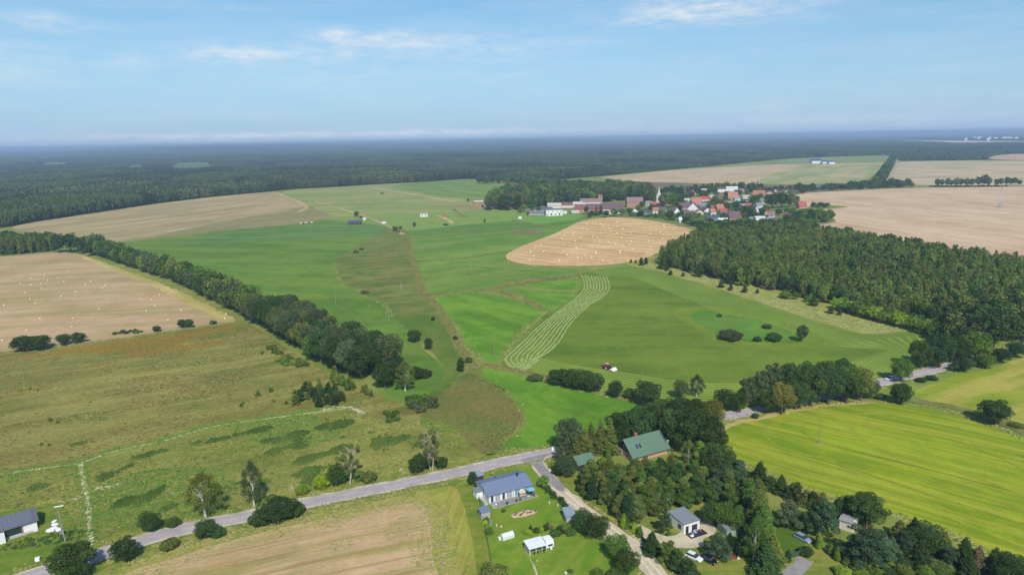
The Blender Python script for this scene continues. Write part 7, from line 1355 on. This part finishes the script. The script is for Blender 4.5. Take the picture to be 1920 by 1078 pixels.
 ('oak', 1726, 690, 13.5, 12.0, 'dark', 'big tree left of the road end'), ('oak', 1760, 690, 16.5, 14.0, 'deep', 'highest tree above the road end'), ('oak', 1790, 682, 14.0, 11.0, 'dark', 'dark tree where the road vanishes'), ('oak', 1826, 680, 16.0, 14.0, 'mid', 'fresh green large tree right of the road end'), ('broad', 1808, 696, 6.5, 8.0, 'dark', 'low tree beside the road end'), ('broad', 1848, 690, 6.5, 8.0, 'mid', 'low fresh tree above the upper crop field'), ('broad', 1875, 680, 7.0, 9.0, 'deep', 'low tree at the far right hedge'), ('broad', 1905, 670, 8.0, 10.0, 'deep', 'tree at the right edge above the crop'),
 # middle
 ('bush', 1371, 637, 6.4, 15.0, 'purple', 'largest grey purple willow in the marshy hollow'), ('bush', 1452, 639, 5.2, 9.4, 'deep', 'dark willow in the marshy hollow'), ('bush', 1420, 640, 3.2, 5.4, 'deep', 'small round bush beside the dark willow'), ('bush', 1438, 616, 3.0, 6.4, 'purple', 'flat bush at the back of the marshy hollow'), ('bush', 1349, 594, 2.2, 4.0, 'purple', 'tiny bush at the rear rim of the hollow'), ('oak', 1503, 641, 9.2, 6.6, 'grey', 'upright tree right of the marshy hollow'),
 ('oak', 778, 641, 6.8, 8.0, 'dark', 'round dark bush in the lower green meadow'), ('broad', 804, 656, 6.6, 4.8, 'deep', 'small conifer right of the round dark bush'), ('column', 864, 697, 6.4, 4.8, 'dark', 'conical bush beside the ditch'), ('bush', 879, 680, 3.4, 4.4, 'deep', 'round bush on the ditch'), ('bush', 812, 601, 2.8, 2.6, 'deep', 'tiny bush left of the ditch'), ('bush', 854, 637, 2.6, 2.8, 'deep', 'tiny bush on the ditch bank'), ('bush', 684, 550, 2.6, 7.4, 'purple', 'dark flat bush at the edge of the scrub pasture'),
 ('bush', 668, 474, 2.6, 7.0, 'purple', 'dark bush on the far rim of the scrub pasture'), ('bush', 678, 469, 2.4, 5.0, 'deep', 'small bush beside the far rim bush'), ('broad', 741, 434, 6.0, 9.0, 'deep', 'round tree where the ditch begins'), ('broad', 751, 430, 4.0, 5.0, 'deep', 'small tree beside the ditch head'), ('bush', 748, 436, 2.4, 5.0, 'deep', 'bush at the ditch head'), ('broad', 777, 427, 7.0, 4.6, 'deep', 'small dark tree alone in the paddock'), ('broad', 669, 407, 8.0, 8.5, 'deep', 'round tree behind the navy roofed shed'), ('bush', 677, 409, 3.4, 4.6, 'deep', 'bush right of the round paddock tree'), ('bush', 836, 423, 3., 8., 'deep', 'flat bush beside the short farm track'), ('broad', 909, 418, 5., 3.5, 'deep', 'tiny dark tree near the green strip'), ('bush', 717, 364, 4., 9., 'purple', 'dark bush on the far pasture'), ('broad', 878, 379, 6., 5., 'deep', 'tiny tree left of the white roofed shed'),
 ('oak', 46, 659, 8.6, 13.0, 'dark', 'left half of the big round bush at the stubble edge'), ('oak', 76, 656, 8.2, 13.0, 'dark', 'right half of the big round bush at the stubble edge'), ('oak', 121, 647, 6.4, 8.4, 'dark', 'left tree of the small pair at the stubble edge'), ('oak', 149, 643, 6.2, 8.0, 'dark', 'right tree of the small pair at the stubble edge'), ('oak', 294, 622, 3.6, 5.6, 'dark', 'small round bush at the stubble edge'), ('oak', 342, 615, 5.4, 6.4, 'dark', 'left bush of the joined pair at the stubble corner'), ('oak', 355, 615, 5.6, 6.4, 'deep', 'right bush of the joined pair at the stubble corner'), ('bush', 400, 608, 2.8, 4.6, 'deep', 'small bush by the thin pole'),
 ('oak', 12, 450, 11.5, 17.0, 'deep', 'round tree at the left edge above the hedge'), ('spruce', 700, 553, .9, .9, 'mid', 'tiny sapling by the dark flat bush')]
for k, px, py, h, w, shd, lab in PL: plant_px(k, px, py, h, w, shd, lab, lod=0 if py > 585 else 1)

# ------------------------------------------------------------------ rows and groves whose trees look alike
NEAR = []
def mass(name, pts, kinds, shades, hr, wr, label, seed):
    r = rng(seed); n = len(pts); m_ = max(len(kinds), len(shades)); kinds = [kinds[i % len(kinds)] for i in range(m_)]; shades = [shades[i % len(shades)] for i in range(m_)]; i = r.integers(0, m_, n)
    pr = []; WH = []
    for k, s in zip(kinds, shades):
        q = make_species(k, len(pr) % 4, 1); pr.append(proto('mass_tree', q[2], LM[s])); WH.append((q[3], q[4]))
    WH = np.array(WH); h = r.uniform(*hr, n) * (1 + .1 * np.tanh(patch_noise(pts, 60, seed))); w = r.uniform(*wr, n)
    scatter(name, np.c_[pts, np.zeros(n)], pr, np.stack([w / WH[i, 1], w / WH[i, 1], h / WH[i, 0]], 1), r.uniform(0, 6.28, n), i, label); return n
def grove(poly, sp, kinds, hr, wr, shades, label, group, seed, lod=1, lim=None, jit=.35, keep=None, desc=False, name=None):
    pts = fill(poly, sp, seed, jit) if isinstance(poly, list) else poly; r = rng(seed + 500)
    pts = pts[np.argsort(np.hypot(pts[:, 0], pts[:, 1]))]; n = len(pts) if lim is None else min(lim, len(pts))
    if keep is not None and n > keep:
        mass('wood', pts[keep:n], kinds, shades, hr, wr, label.replace('tree in', 'trees massed in').replace('tree ', 'trees '), seed); n = keep
    for p in pts[:n]:
        k, h_, sh_ = kinds[r.integers(0, len(kinds))], r.uniform(*hr), shades[r.integers(0, len(shades))]
        o = plant(k, p[0], p[1], h_, r.uniform(*wr), sh_, label, group, lod=lod, name=name)
        if desc: NEAR.append((o, k, h_, sh_, desc))
    
    return pts[n:]
def row(px, sp, off, seed, jit=.25):
    c = curve(GW(px), False, jit=0, step=.5); s = np.r_[0, np.cumsum(np.linalg.norm(np.diff(c, axis=0), axis=1))]; r = rng(seed); out = []
    t = np.gradient(c, axis=0); t /= np.linalg.norm(t, axis=1)[:, None]
    for o_ in off:
        q = np.arange(r.uniform(0, sp), s[-1], sp); q = q + r.uniform(-jit, jit, len(q)) * sp; x = np.stack([np.interp(q, s, c[:, 0]), np.interp(q, s, c[:, 1])], 1); nn = np.stack([np.interp(q, s, -t[:, 1]), np.interp(q, s, t[:, 0])], 1); out.append(x + nn * (o_ + r.normal(0, .6, len(q)))[:, None])
    return np.concatenate(out)
BELT_A = [(150, 474), (205, 493), (255, 511), (305, 528), (365, 556), (415, 582), (450, 600)]
grove(row(BELT_A, 7.0, (5, 12.5), 1, .4), 0, ['broad', 'oak'], (12, 18.5), (8, 12), ['deep', 'mid', 'pine', 'grey'], 'full crowned tree in the far half of the long tree belt', 'trees of the far half of the long belt', 61, name='belt_tree', keep=90)
BELT_B = [(458, 604), (490, 620), (520, 640), (555, 660)]
grove(row(BELT_B, 8.0, (4, 12, 20), 2), 0, ['oak', 'broad'], (15, 18.5), (11, 13.5), ['deep', 'grey', 'olive', 'grey'], 'greyish green tall tree in the middle of the long tree belt', 'trees of the middle of the long belt', 62, lod=0, desc='in')
BELT_C = [(575, 672), (610, 692), (645, 708), (680, 718)]
grove(row(BELT_C, 9.0, (3, 12, 21), 3), 0, ['oak'], (15.5, 19), (12, 15), ['dark', 'deep', 'dark', 'grey'], 'huge dark tree at the near end of the long tree belt', 'trees of the near end of the long belt', 63, lod=0, desc='in')
plant_px('oak', 592, 676, 14.5, 12.5, 'mid', 'lighter green tree standing out in the long tree belt', lod=0)
plant_px('oak', 722, 728, 12.5, 11.5, 'deep', 'rounded tree between the belt and the pointed last ones', lod=0); plant_px('birch', 760, 733, 13.0, 12.0, 'pine', 'drooping willow like tree at the very end of the belt', lod=0); plant_px('oak', 742, 715, 11.0, 10.0, 'deep', 'tree behind the drooping end tree', lod=0); plant_px('bush', 796, 707, 4.6, 9.0, 'dark', 'round low bush right of the belt end', lod=0); plant_px('oak', 782, 712, 6.5, 7.0, 'deep', 'small tree right of the belt end', lod=0)
grove([(740, 748), (790, 748), (828, 752), (820, 768), (790, 772), (755, 762)], 3.6, ['bush'], (2.4, 3.4), (4.5, 6.5), ['grey', 'mid', 'purple'], 'low willow shrub in the mass below the belt end', 'willow shrubs below the belt end', 64, lod=1)
grove([(508, 660), (560, 690), (582, 690), (545, 666), (515, 648), (490, 634)], 4.2, ['bush'], (1.6, 3.0), (3.5, 5.5), ['pine', 'olive', 'mid'], 'small shrub at the foot of the belt middle', 'shrubs at the foot of the belt', 65)
grove([(612, 705), (630, 700), (668, 728), (655, 734), (625, 722)], 3.4, ['pine', 'bush'], (2.6, 4.6), (3, 4.4), ['pine', 'mid'], 'young pine in the slanting group in front of the belt', 'young pines in front of the belt', 66, lod=0)
grove([(568, 732), (600, 726), (640, 742), (648, 762), (600, 766), (590, 750), (553, 762), (552, 748)], 3.4, ['pine', 'scots'], (3.0, 5.4), (3.2, 4.8), ['pine', 'dark', 'deep'], 'young pine in the cluster above the sandy patch', 'young pines above the sandy patch', 67, lod=0, desc='in')
grove([(512, 680), (545, 690), (578, 688), (570, 680), (530, 668)], 3.2, ['bush'], (1.6, 2.6), (3, 4.4), ['mid', 'light'], 'leafy shrub in the thicket left of the belt', 'shrubs of the thicket left of the belt', 68)
grove([(677, 740), (700, 745), (702, 738), (682, 728)], 2.6, ['pine'], (2, 3.4), (2, 3), ['pine'], 'small pine right of the pine cluster', 'small pines right of the cluster', 69, lod=0)
grove([(722, 793), (750, 793), (752, 776), (726, 770)], 3.0, ['bush'], (1.8, 2.6), (3.2, 4.4), ['mid'], 'leafy shrub in the patch below the belt end', 'shrubs of the small green patch', 70, lod=0)
for i, (px, py, h) in enumerate([(508, 735, 2.6), (484, 742, 2.8), (553, 738, 2.2), (514, 754, 1.8), (537, 757, 1.8), (598, 716, 2.0), (492, 664, 2.2), (456, 758, 1.6), (452, 762, 1.6), (95, 790, 2.0), (108, 793, 1.4), (484, 740, 1.4), (71, 733, 1.1), (57, 730, 1.2), (40, 733, 1.1), (92, 836, 1.3), (78, 834, 1.2), (366, 861, 1.0), (170, 755, 1.0), (303, 728, 1.2), (382, 735, 1.0), (430, 742, 1.2)]):
    plant_px('spruce' if i % 3 else 'bush', px, py, h, h * .85, 'pine' if i % 2 else 'mid', 'self sown sapling dotted on the rough meadow', 'saplings on the rough meadow', lod=1)
grove([(-60, 484), (0, 480), (60, 475), (104, 471), (104, 462), (60, 466), (0, 470), (-60, 474)], 5.5, ['column', 'pine'], (13, 17), (4.5, 6.5), ['mid', 'pine', 'olive'], 'slender tree in the young row at the far left', 'slender trees of the far left row', 71, keep=40)
grove([(-60, 474), (60, 466), (104, 462), (104, 455), (40, 458), (-60, 466)], 9, ['broad'], (13, 16), (8, 11), ['deep', 'mid'], 'broad tree behind the young row at the far left', 'broad trees behind the far left row', 72, keep=12)
for px, py, h, w in ((112, 474, 20, 17), (134, 474, 21, 20), (155, 476, 18, 16), (170, 480, 14, 12), (62, 456, 13, 9), (195, 478, 16, 10)): plant_px('oak', px, py, h, w, 'deep', 'large crowned tree at the corner where row and belt meet', 'large trees of the belt corner', lod=1)
grove([(214, 628), (240, 626), (280, 624), (280, 620), (240, 622), (212, 625)], 2.6, ['bush'], (1.4, 2.4), (2.4, 3.6), ['deep', 'mid'], 'low shrub in the thin hedge below the stubble', 'shrubs of the thin hedge', 73)

# woodland around the houses, lower middle
grove([(1060, 905), (1092, 905), (1100, 912), (1088, 930), (1118, 946), (1146, 966), (1174, 984), (1205, 984), (1222, 970), (1262, 970), (1315, 960), (1342, 942), (1322, 912), (1285, 900), (1262, 905), (1240, 916), (1160, 920), (1125, 915), (1100, 908)], 3.4, ['column', 'birch', 'column', 'pine'], (6.6, 9.4), (4.2, 6.0), ['mid', 'pine', 'birch', 'deep', 'mid', 'olive'], 'young birch or pine in the dense grove below the green roofed house', 'young trees of the grove by the gravel road', 74, lod=0, jit=.42, desc='in')
grove([(1072, 898), (1098, 893), (1120, 886), (1160, 890), (1205, 880), (1250, 872), (1290, 885), (1285, 903), (1240, 918), (1160, 922), (1120, 918), (1090, 908)], 3.2, ['broad', 'column', 'bush'], (3.2, 5.6), (3.6, 5.2), ['mid', 'deep', 'pine', 'olive'], 'low young tree at the foot of the green roofed house', 'low young trees before the green roofed house', 98, lod=0, desc='in')
grove([(1350, 965), (1395, 985), (1425, 985), (1430, 955), (1400, 930), (1380, 910), (1345, 915), (1330, 940)], 4.4, ['column', 'pine', 'scots'], (8, 11.5), (4.6, 6.4), ['mid', 'pine', 'blue', 'olive'], 'slim tree in the grove between clearing and field', 'slim trees of the grove by the field', 75, lod=0, desc='in')
grove([(1018, 918), (1026, 916), (1066, 952), (1060, 958)], 1.7, ['bush'], (1.3, 2.1), (2.0, 2.8), ['dark', 'deep'], 'dark shrub in the hedge right of the garden lawn', 'shrubs of the garden hedge', 76)
grove([(1172, 992), (1180, 985), (1200, 1004), (1198, 1012), (1188, 1010)], 1.8, ['thuja'], (2.8, 3.8), (1.9, 2.4), ['yellow', 'mid'], 'yellow green thuja in the hedge at the driveway', 'thujas of the driveway hedge', 77, lod=0)
grove([(1516, 1026), (1530, 1016), (1600, 1058), (1590, 1070)], 2.2, ['thuja'], (3.0, 4.2), (2.0, 2.6), ['light', 'mid'], 'light green thuja in the row behind the fence', 'thujas of the row behind the fence', 78, lod=0)
grove([(1640, 1090), (1560, 1075), (1640, 1050), (1700, 1052), (1780, 1066), (1850, 1095), (1850, 1130), (1640, 1130)], 3.6, ['bush'], (1.6, 3.0), (3.4, 5.4), ['mid', 'light', 'deep', 'pine'], 'shrub in the thicket at the lower right edge', 'shrubs of the lower right thicket', 79, lod=0, desc='in')
grove([(1640, 1040), (1690, 1025), (1850, 1085), (1880, 1110), (1740, 1070)], 4.6, ['scots', 'spruce'], (5, 7.5), (4.6, 6.4), ['deep', 'blue', 'dark'], 'dark conifer in the hedge below the crop field', 'dark conifers of the lower right hedge', 80, lod=0, desc='in')
# hedge row along the right plantation
grove(row([(1552, 578), (1575, 584), (1600, 590), (1630, 600), (1660, 607), (1700, 618), (1740, 630), (1762, 646)], 6.2, (0, 5), 9), 0, ['oak', 'broad'], (6.5, 9), (7, 9.5), ['light', 'yellow', 'mid', 'light'], 'bright green broadleaf tree along the front of the plantation', 'bright trees before the plantation', 81)
grove([(1460, 560), (1500, 565), (1545, 577), (1548, 570), (1500, 556), (1465, 550)], 5.5, ['bush', 'broad'], (3, 5), (5, 7), ['mid', 'dark', 'light'], 'leafy bush at the plantation foot', 'bushes at the plantation foot', 82)
for px, py, h, w in ((1525, 574, 6.5, 6), (1557, 588, 4.5, 5), (1574, 591, 3.5, 3.4), (1280, 488, 4, 4), (1202, 498, 7, 5), (1211, 496, 6, 4.5), (1241, 505, 9, 8), (1251, 508, 6, 5), (1311, 520, 10, 8), (1257, 516, 4, 4), (1281, 519, 3.4, 3.5), (1352, 540, 5, 5.4), (1370, 545, 5, 4), (1396, 549, 5, 5), (1420, 550, 3, 3.2), (1192, 494, 3, 2.6), (1183, 493, 3, 3)):
    plant_px('pine', px, py, h, w, 'dark', 'loose pine on the grass slope in front of the plantation', 'pines scattered before the plantation', lod=1)
grove([(1765, 650), (1800, 668), (1870, 665), (1960, 640), (1960, 585), (1880, 590), (1800, 600), (1745, 606)], 9.5, ['oak', 'scots'], (12, 17), (10, 14), ['deep', 'dark', 'olive', 'mid'], 'large tree in the dark wood right of the plantation', 'large trees of the dark wood at the right', 83, keep=26)
grove(row([(1790, 702), (1850, 684), (1930, 664)], 6, (3,), 10), 0, ['bush', 'broad'], (3, 5.5), (5, 7.5), ['mid', 'deep'], 'hedge bush along the top of the upper crop field', 'hedge bushes over the upper crop field', 84)
# plantation: nearest 300 as trees, the rest as one mass
PLNT = [(1235, 497), (1290, 512), (1330, 520), (1370, 535), (1420, 541), (1470, 550), (1530, 568), (1600, 584), (1680, 600), (1740, 612), (1800, 606), (1960, 590), (1960, 520), (1920, 511), (1860, 500), (1780, 486), (1700, 470), (1620, 456), (1550, 444), (1480, 434), (1400, 436), (1340, 446), (1290, 462), (1245, 482)]
rest = grove(PLNT, 4.5, ['pine', 'column', 'broad', 'scots', 'oak'], (7.5, 14.5), (3.8, 7.2), ['pine', 'mid', 'pine', 'deep', 'birch', 'olive'], 'slim tree in the front ranks of the dense plantation at the right', 'front trees of the plantation', 85, lim=290)
mk = ['pine', 'oak', 'column', 'broad', 'pine', 'broad', 'scots', 'oak']; ms = ['pine', 'mid', 'deep', 'birch', 'mid', 'olive', 'pine', 'pine']
print('plantation', mass('plantation', rest, mk, ms, (7.5, 14.5), (3.8, 7.6), 'dense young plantation filling the right side', 91))
pts = fill([(1290, 456), (1340, 444), (1400, 434), (1480, 432), (1500, 428), (1470, 423), (1400, 425), (1340, 432), (1310, 442)], 6.5, 12)
mass('plantation', pts, ['broad', 'oak', 'broad'], ['deep', 'mid', 'dark'], (8, 11), (7, 10), 'leafy wood between village and plantation', 92)
# trees along the back rim of the plantation
grove(row([(1500, 437), (1560, 446), (1620, 457), (1700, 471), (1790, 488), (1930, 513)], 17, (0,), 13, .4), 0, ['oak'], (11, 15), (10, 14), ['dark', 'olive', 'deep'], 'rounded tree along the back rim of the plantation', 'rounded trees on the plantation rim', 86)
# village greenery
grove([(915, 395), (925, 376), (945, 368), (1000, 362), (1060, 358), (1100, 355), (1160, 356), (1215, 362), (1228, 375), (1222, 384), (1180, 376), (1130, 380), (1080, 384), (1030, 388), (980, 394), (950, 396)], 12.0, ['oak', 'broad', 'oak'], (17, 25), (12, 18), ['deep', 'mid', 'dark', 'olive', 'grey', 'mid', 'pine', 'deep'], 'big old tree in the park wood behind the farm', 'old trees of the park wood', 87, name='park_tree', keep=70)
grove([(890, 346), (940, 344), (1000, 350), (1060, 354), (1060, 347), (1000, 341), (940, 338), (895, 340)], 17, ['oak', 'broad'], (13, 18), (12, 16), ['deep', 'mid', 'grey'], 'tree in the belt between park wood and forest', 'trees between park wood and forest', 88, keep=12)
grove([(1060, 352), (1140, 352), (1180, 350), (1215, 358), (1150, 357), (1080, 356)], 16, ['oak'], (12, 17), (12, 16), ['deep', 'mid', 'olive'], 'tree at the rear edge of the park wood', 'rear trees of the park wood', 89, keep=12)
VT = [((1245, 392), 26, 20, 'olive'), ((1256, 390), 25, 20, 'mid'), ((1267, 384), 20, 17, 'deep'), ((1262, 374), 18, 16, 'deep'), ((1276, 370), 18, 16, 'deep'), ((1218, 378), 18, 9, 'dark'), ((1226, 380), 14, 8, 'dark'), ((1278, 380), 15, 14, 'deep'), ((1285, 376), 13, 12, 'deep'), ((1308, 368), 17, 12, 'deep'), ((1318, 368), 12, 12, 'deep'), ((1330, 364), 12, 12, 'deep'), ((1296, 372), 12, 12, 'mid'), ((1340, 366), 12, 11, 'deep'), ((1340, 384), 13, 15, 'olive'), ((1350, 388), 13, 14, 'mid'), ((1328, 392), 8, 9, 'mid'), ((1362, 392), 10, 11, 'dark'), ((1378, 390), 10, 11, 'deep'), ((1412, 384), 15, 14, 'dark'), ((1420, 378), 12, 11, 'mid'), ((1400, 406), 15, 14, 'deep'), ((1392, 402), 12, 11, 'dark'), ((1408, 398), 11, 10, 'deep'), ((1428, 404), 11, 11, 'deep'), ((1460, 404), 9, 11, 'dark'), ((1400, 366), 10, 10, 'mid'),
      ((1450, 391), 24, 20, 'deep'), ((1466, 391), 25, 20, 'dark'), ((1480, 389), 22, 18, 'olive'), ((1440, 388), 20, 16, 'olive'), ((1492, 386), 16, 12, 'mid'), ((1497, 362), 20, 14, 'deep'), ((1480, 366), 10, 12, 'mid'), ((1505, 364), 8, 12, 'dark'), ((1460, 362), 10, 10, 'mid'), ((1474, 400), 8, 9, 'mid'), ((1487, 400), 8, 9, 'mid'), ((1275, 408), 8, 10, 'deep'), ((1290, 410), 8, 10, 'mid'), ((1258, 406), 8, 9, 'deep'), ((1240, 404), 8, 10, 'mid'), ((1228, 398), 8, 9, 'deep'), ((1196, 396), 7, 9, 'mid'), ((1180, 402), 9, 11, 'deep'), ((1166, 404), 10, 12, 'mid'), ((1152, 406), 11, 12, 'mid'), ((1136, 408), 10, 11, 'deep'), ((1118, 404), 14, 8, 'dark'), ((1126, 402), 16, 8, 'dark'), ((1099, 402), 12, 7, 'deep'), ((1106, 408), 8, 9, 'deep'), ((1110, 406), 9, 8, 'deep'), ((1252, 408), 7, 8, 'mid'), ((1310, 408), 7, 9, 'mid'), ((1318, 413), 6, 8, 'light'), ((1356, 408), 7, 9, 'mid'), ((1436, 398), 9, 10, 'mid'), ((1382, 398), 7, 9, 'mid'),
      ((983, 398), 13, 12, 'light'), ((975, 400), 8, 9, 'mid'), ((998, 396), 11, 14, 'mid'), ((990, 405), 6, 5, 'deep'), ((1010, 398), 8, 9, 'mid'), ((905, 390), 5, 5, 'deep')]
for (px, py), h, w, s in VT: plant_px('spruce' if w <= 9 and h >= 14 else 'oak', px, py, h, w, s, 'garden tree between the houses of the village', 'garden trees of the village', lod=1, name='garden_tree')
vtree = rng(97); vt_pts = sample_poly(GW([(1186, 400), (1212, 384), (1262, 388), (1290, 366), (1330, 360), (1430, 364), (1440, 400), (1436, 412), (1395, 414), (1350, 412), (1300, 414), (1245, 408)]), 150, 97)
HS = np.array([tuple(o.matrix_world.translation)[:2] if False else tuple(o.location)[:2] for o in COL.objects if o.get('category') in ('house', 'shed', 'church') and o.location.y > 700])
for p in vt_pts:
    d = p - HS; near = np.hypot(d[:, 0], d[:, 1]).min()
    front = ((np.abs(d[:, 0] - d[:, 1] * 0) < 13) & (d[:, 1] < 2) & (d[:, 1] > -38)).any()          # keeps the lanes in front of the houses open
    if near < 15 or front: continue
    plant(['oak', 'broad'][vtree.integers(0, 2)], p[0], p[1], vtree.uniform(6, 12), vtree.uniform(8, 12), ['deep', 'mid', 'dark', 'olive'][vtree.integers(0, 4)], 'garden tree between the houses of the village', 'garden trees of the village', lod=1, name='garden_tree')
for i, px in enumerate((1346, 1355, 1362, 1373, 1386, 1395, 1404, 1413, 1419)): plant_px('spruce', px, 358 + (i % 2), 15 + (i % 3) * 2, 8, 'dark', 'dark conifer in the row behind the white villas', 'dark conifers behind the villas', lod=1)
grove([(1176, 405), (1240, 410), (1290, 422), (1340, 436), (1400, 430), (1480, 426), (1490, 420), (1400, 418), (1330, 421), (1260, 411), (1200, 404)], 8.0, ['oak', 'bush', 'broad'], (4, 9), (7, 11), ['deep', 'mid', 'dark', 'light'], 'hedge tree between the village gardens and the straw field', 'hedge trees in front of the village', 90, name='hedge_tree', keep=30)
grove([(1470, 426), (1500, 424), (1545, 418), (1562, 415), (1560, 408), (1535, 404), (1505, 402), (1480, 404)], 8.0, ['oak', 'broad'], (6, 11), (8, 11), ['deep', 'mid', 'light', 'dark'], 'tree in the small wood poking into the right stubble', 'trees of the small wood by the stubble', 91, keep=16)
grove([(1515, 390), (1540, 391), (1558, 391), (1550, 387), (1520, 386)], 8.5, ['broad'], (4, 7), (7, 10), ['deep', 'mid'], 'bush on the grass spit behind the lone house', 'bushes on the grass spit', 92)
V_ = GW([(1180, 402), (1210, 392), (1260, 392), (1330, 375), (1420, 375), (1440, 400), (1440, 414), (1330, 414), (1250, 408)])
mounds('garden_growth', sample_poly(V_, 3000, 93), 1.2, 3.2, .8, 3.0, tint_mat('garden_tint', S(48, 72, 34), S(84, 106, 48), .5), 93, 'low garden growth between the village houses')
grove(row([(1420, 362), (1450, 360), (1480, 358), (1510, 356), (1550, 355), (1580, 354)], 13, (0, 9), 24, .4), 0, ['oak', 'broad'], (7, 13), (9, 13), ['deep', 'mid', 'olive', 'haze'], 'tree in the loose line along the lane behind the village', 'trees along the lane behind the village', 99)
grove(row([(1240, 366), (1290, 362), (1340, 359), (1380, 357), (1430, 358)], 12, (0, 10), 25, .4), 0, ['oak', 'broad'], (11, 17), (10, 14), ['deep', 'mid', 'dark'], 'tree in the dark line at the back of the village', 'trees at the back of the village', 100)
# far right rows
for i, (px, py, h, w) in enumerate([(1757, 351, 15, 12), (1766, 350, 13, 10), (1776, 351, 15, 12), (1783, 350, 12, 10), (1793, 351, 16, 13), (1802, 350, 14, 11), (1812, 351, 15, 12), (1822, 350, 14, 12), (1834, 350, 17, 14), (1845, 350, 21, 16), (1853, 350, 16, 12), (1868, 350, 13, 11), (1876, 349, 14, 11), (1887, 349, 16, 12), (1895, 348, 13, 10), (1902, 348, 14, 12), (1911, 348, 10, 10)]):
    plant_px('oak', px, py, h * 1.15, w, 'haze', 'round avenue tree in the row beyond the right stubble', 'avenue trees beyond the right stubble', lod=1, name='avenue_tree')
grove(row([(1660, 346), (1668, 330), (1676, 314), (1680, 303), (1684, 297)], 13, (6, 18), 14), 0, ['oak', 'broad'], (14, 18), (12, 16), ['haze', 'deep', 'mid'], 'tree lining the country lane towards the forest', 'trees along the country lane', 93, keep=24)
grove([(1572, 357), (1600, 356), (1660, 354), (1710, 352), (1708, 347), (1660, 346), (1625, 349), (1600, 352), (1575, 353)], 11, ['oak', 'broad', 'bush'], (7, 16), (10, 14), ['haze', 'deep', 'mid', 'grey'], 'tree in the field corner wood at the lane', 'trees of the wood at the lane corner', 94, keep=20)
grove([(1745, 351), (1850, 351), (1930, 350), (1930, 349), (1850, 349.4), (1745, 350)], 6, ['bush'], (2, 3.5), (5, 8), ['haze', 'deep'], 'low bush under the avenue trees', 'bushes under the avenue trees', 95, lim=60)
grove([(1500, 361), (1560, 358), (1572, 357), (1572, 354), (1540, 352), (1505, 357)], 9, ['bush', 'broad'], (3, 6), (6, 9), ['deep', 'haze'], 'hedge bush around the house by the lane', 'hedge bushes by the lane house', 96)

# ------------------------------------------------------------------ single labels for the near trees of the groves
LMK = [('the white cabin', 1287, 975), ('the green roofed house', 1205, 838), ('the green roofed shed', 1094, 860), ('the yellow green thuja hedge', 1180, 985), ('the mobile home', 1583, 975), ('the silver blue car', 1504, 1008), ('the pale green metal shed', 1372, 992), ('the tallest dark oak', 1300, 790), ('the curve of the gravel road', 1098, 950), ('the blue green clearing pine', 1345, 905),
       ('the lightest belt tree', 592, 640), ('the flat dark meadow bush', 684, 546), ('the two bales at the stubble corner', 423, 594), ('the drooping belt end tree', 760, 700), ('the round dark meadow bush', 778, 632), ('the sandy patch', 640, 765), ('the lower right corner', 1900, 1070), ('the asphalt drive', 1500, 1060), ('the wide rounded hedge tree', 1738, 1015)]
SHW = {'dark': 'dark green', 'deep': 'deep green', 'mid': 'mid green', 'light': 'light green', 'olive': 'olive', 'grey': 'grey green', 'blue': 'bluish', 'yellow': 'yellow green', 'pine': 'fresh green', 'birch': 'pale green', 'purple': 'purplish'}
KW = {'broad': 'broadleaf', 'oak': 'full crowned tree', 'bush': 'bush', 'pine': 'pine', 'spruce': 'spruce', 'birch': 'birch', 'column': 'slim tree', 'scots': 'open pine', 'bare': 'birch'}
ORD = ['leftmost', 'second from left', 'third from left', 'fourth from left', 'fifth from left', 'sixth from left', 'seventh from left', 'eighth from left', 'ninth from left', 'tenth from left']
bag = {}
for o, k, h_, sh_, _ in NEAR:
    p = np.array([[o.location.x, o.location.y]]); x, y = project(p, h_ * .6); x, y = float(x[0]), float(y[0])
    if not (-20 < x < 1940 and y < 1090): o['label'] = o['label']; continue
    nm, lx, ly = min(LMK, key=lambda l: math.hypot(l[1] - x, (l[2] - y) * 1.3)); dx, dy = x - lx, y - ly
    rel = ('left of' if dx < 0 else 'right of') if abs(dx) > abs(dy) * 1.2 else ('behind' if dy < 0 else 'in front of')
    bag.setdefault(f"{SHW[sh_]} {KW[k]} {rel} {nm}", []).append((x, o))
for base, L in bag.items():
    L.sort(key=lambda t: t[0])
    for i, (_, o) in enumerate(L):
        o['label'] = base if len(L) == 1 else ('rightmost' if i == len(L) - 1 else ORD[min(i, 9)]) + ' ' + base
# ------------------------------------------------------------------ haze
hm, nt, bs, out = new_mat('haze_air'); nt.nodes.remove(bs)
pv_ = nt.nodes.new('ShaderNodeVolumePrincipled'); pv_.inputs['Color'].default_value = HAZE_COL; pv_.inputs['Density'].default_value = HAZE_D; pv_.inputs['Anisotropy'].default_value = 0.0
nt.links.new(pv_.outputs[0], out.inputs['Volume'])
hz_ = MB().box((0, 0, -1.5), (150000, 150000, 1.5 + 118)).build('haze', hm); hz_['kind'] = 'stuff'; hz_['label'] = 'thin summer haze over the land'
